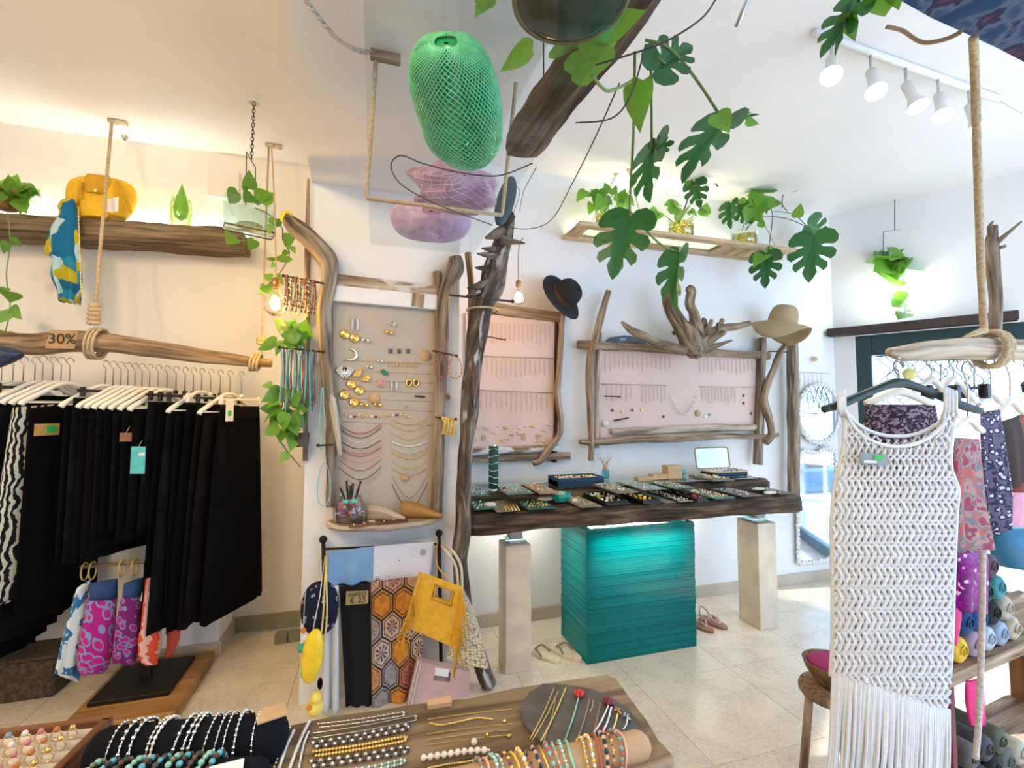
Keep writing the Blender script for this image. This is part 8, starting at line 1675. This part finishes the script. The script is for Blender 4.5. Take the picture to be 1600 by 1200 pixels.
# curled wire screen in the door
t = T('wire_screen', 'dark curly wire screen hung in the bright doorway', 'screen', wp(.75, -.02, 1.5))
rr = random.Random(5)
for i in range(16):
    s0 = .36+.04*i; ph = rr.uniform(0, 6); pts = [wp(s0+.035*math.sin(k*.9+ph), .03, 1.97-.028*k) for k in range(14+rr.randrange(5))]
    mb = MB(); mb.tube(spline([tuple(p) for p in pts], 3), .0035, 5); P('curled_wire', mb, plain('violet_grey_wire', (.06, .06, .12), .4, metal=.3), t)
mb = MB(); mb.tube([wp(.30, .03, 1.97), wp(1.1, .03, 1.97)], .005, 6); P('top_wire', mb, MATS['violet_grey_wire'], t)
mb = MB(); mb.lathe([(.001, 0), (.05, 0), (.05, .006), (.001, .006)], 18, wp(.52, .02, 1.80), WR @ Matrix.Rotation(PI/2, 3, 'X')); P('yellow_disc', mb, plain('yellow_glass_disc', (.8, .7, .25), .3), t)
# scarf shelf
zsH = .652; a, b = onD(1466, 1064, 1.45), onZ(1660, 978, zsH); a.z = b.z = zsH; d = (b-a).normalized(); bk = V((d.y, -d.x, 0)); bk = bk if bk.dot(CF) > 0 else -bk
t = T('scarf_shelf', 'wooden shelf unit with rolled scarves at the lower right', 'shelf', (a+b)/2-V((0, 0, zsH)))
Rs = basis(d, bk, V((0, 0, 1))); L = (b-a).length+.3
mb = MB(); mb.box(a+d*(L/2+.05)+bk*.12-V((0, 0, .02)), (L, .25, .04), Rs, .003, g=0); P('top_board', mb, M_drift2, t)
mb = MB(); mb.box(a+d*(L/2+.05)+bk*.12-V((0, 0, zsH-.20)), (L, .25, .03), Rs, .003, g=0); P('lower_board', mb, M_drift2, t)
for s_, m in ((.10, plain('dark_red_board', (.14, .012, .018), .6)), (.50, M_brownw)):
    mb = MB(); mb.box(a+d*s_+bk*(.12 if s_ < .3 else .225)-V((0, 0, .04+.2)), (.03 if s_ < .3 else .18, .22 if s_ < .3 else .02, .40), Rs, .003); P('upright', mb, m, t)
mb = MB(); mb.box(a+d*(L-.1)+bk*.12-V((0, 0, .04+.2)), (.03, .22, .40), Rs, .003); P('upright', mb, M_brownw, t)
for s_ in (.10, L-.1):
    mb = MB(); mb.box(a+d*s_+bk*.12-V((0, 0, zsH-.0925)), (.04, .2, .185), Rs, .003); P('foot_block', mb, M_brownw, t)
SR = .043
def sroll(s_, row, m, label, low=False, L=.19):
    """rolled scarf lying across the shelf; row 0 rests on the board, higher rows in the valleys"""
    z = (.218 if low else zsH+.001)+SR*1.03+row*.081; c = V((a.x, a.y, 0))+d*s_+bk*.015+V((0, 0, z)); t = T('rolled_scarf', label, 'scarf', c-V((0, 0, SR)), 'rolled scarves on the shelf')
    mb = MB(); rows = [(-.008, .6), (0, .93), (.012, 1), (L*.5, 1.0), (L-.012, 1), (L, .93), (L+.008, .6)]; mb.tube([c+bk*q for q, _ in rows], [SR*k for _, k in rows], 18, rough=.015); P('roll', mb, m, t)
    e = basis(d, V((0, 0, 1)), bk); mb = MB(); mb.tube([c-bk*.011 + e @ V((SR*.05*k*math.cos(k*.8), SR*.05*k*math.sin(k*.8), 0)) for k in range(13)], .003, 5); P('spiral_end', mb, m, t)
def cc_(n, c): return plain('scarf_'+n, c, .9, var=.18, scale=40)
for k, (n, c, l) in enumerate([('white', (.62, .62, .66), 'white rolled scarf next to the macrame dress'), ('yellow', (.75, .48, .05), 'yellow rolled scarf at the front of the shelf'), ('mauve', (.32, .25, .32), 'mauve rolled scarf right of the yellow one'), ('grey', (.42, .48, .55), 'pale grey rolled scarf right of the mauve one'), ('sky', (.30, .40, .52), 'dusty blue rolled scarf at the right of the bottom row'), ('sandy', (.45, .40, .30), 'sandy rolled scarf at the right end of the bottom row')]): sroll(.085+.094*k, 0, cc_(n, c), l)
for k, (n, c, l) in enumerate([('blue', (.02, .16, .42), 'bright blue rolled scarf in the second row'), ('navy', (.01, .05, .16), 'navy rolled scarf in the second row'), ('cobalt', (.02, .10, .30), 'cobalt rolled scarf right of the navy one'), ('black', (.012, .018, .02), 'black rolled scarf in the second row'), ('taupe', (.42, .38, .32), 'taupe rolled scarf at the right of the second row')]): sroll(.132+.094*k, 1, cc_(n, c), l)
for k, (n, c, l) in enumerate([('plumred', (.20, .03, .08), 'wine red rolled scarf on the pile'), ('peach', (.55, .30, .25), 'peach rolled scarf on the pile'), ('darkgreen', (.01, .05, .05), 'dark green rolled scarf on the pile'), ('teal', (.05, .26, .28), 'teal rolled scarf on top of the pile')]): sroll(.179+.094*k, 2, cc_(n, c), l)
for k, (n, c, l) in enumerate([('lilac', (.45, .42, .50), 'lilac rolled scarf, topmost on the pile'), ('plum', (.10, .06, .10), 'plum rolled scarf, topmost at the right')]): sroll(.320+.094*k, 3, cc_(n, c), l)
for k, (n, c, l) in enumerate([('stone', (.40, .37, .38), 'stone grey rolled scarf on the lower shelf'), ('charcoal', (.05, .055, .06), 'charcoal rolled scarf on the lower shelf'), ('black2', (.015, .015, .018), 'black rolled scarf on the lower shelf'), ('sage', (.12, .14, .13), 'dark sage rolled scarf on the lower shelf'), ('sand', (.45, .42, .33), 'sand rolled scarf on the lower shelf')]): sroll(.170+.094*k, 0, cc_(n, c), l, True)
for k, (n, c, l) in enumerate([('smoke', (.14, .13, .13), 'smoke grey rolled scarf lying on two others low down'), ('graphite', (.07, .07, .08), 'graphite rolled scarf lying on two others low down'), ('moss', (.10, .11, .08), 'moss rolled scarf lying on two others low down')]): sroll(.217+.094*k, 1, cc_(n, c), l, True)
mb = MB(); loftD(mb, [(1508, 1065, 1536, 1060), (1508, 1100, 1538, 1100), (1514, 1132, 1540, 1130)], 1.50, 1.51, .02, 18, 4, 3, .004); solo('pink_shawl', 'hot pink shawl hanging under the scarf shelf', 'shawl', mb, MATS['hot_pink'])
mb = MB(); q = spline([tuple(onD(x, y, dd)) for x, y, dd in ((1536, 862, 1.40), (1534, 1000, 1.40), (1529, 1120, 1.40), (1524, 1185, 1.40))], 8); mb.tube(q, .008, 7, rough=.1); solo('hanging_rope', 'pale twisted rope hanging in front of the scarf shelf', 'rope', mb, plain('pale_cord', (.55, .50, .48), .8, var=.3, scale=100))
mb = MB(); cord_ = [onD(1478, 1205, 1.36), onD(1515, 1190, 1.40), onD(1500, 1160, 1.41)]
# bowl with magenta cloth on a stool, half hidden by the dress
c = onD(1300, 1050, 1.62); t = T('wooden_stool', 'round wooden stool hidden behind the macrame dress', 'stool', (c.x, c.y, 0))
zs_ = c.z-.05
mb = MB(); mb.lathe([(.001, zs_-.03), (.10, zs_-.03), (.105, zs_-.015), (.10, zs_), (.001, zs_)], 20, (c.x, c.y, 0)); P('seat', mb, M_drift2, t)
for k in range(3): an = k*2.09+.4; mb = MB(); mb.tube([V((c.x+.07*math.cos(an), c.y+.07*math.sin(an), zs_-.02)), V((c.x+.12*math.cos(an), c.y+.12*math.sin(an), .002))], .014, 7); P('leg', mb, M_drift2, t)
t = T('wooden_bowl', 'olive wooden bowl holding magenta cloth left of the dress', 'bowl', (c.x, c.y, zs_+.001))
mb = MB(); mb.lathe([(.03, .001), (.05, .01), (.082, .06), (.09, .085), (.083, .085), (.05, .03), (.001, .025)], 22, (c.x, c.y, zs_), cap0=True); P('bowl', mb, wood('olive_bowl', (.08, .05, .02), (.18, .12, .06), (.3, .2, .1)), t)
mb = MB(); mb.ball(V((c.x, c.y, zs_+.078)), .075, 14, 8, (1, 1, .35)); P('magenta_cloth', mb, plain('magenta_cloth', (.30, .02, .14), .8), t)
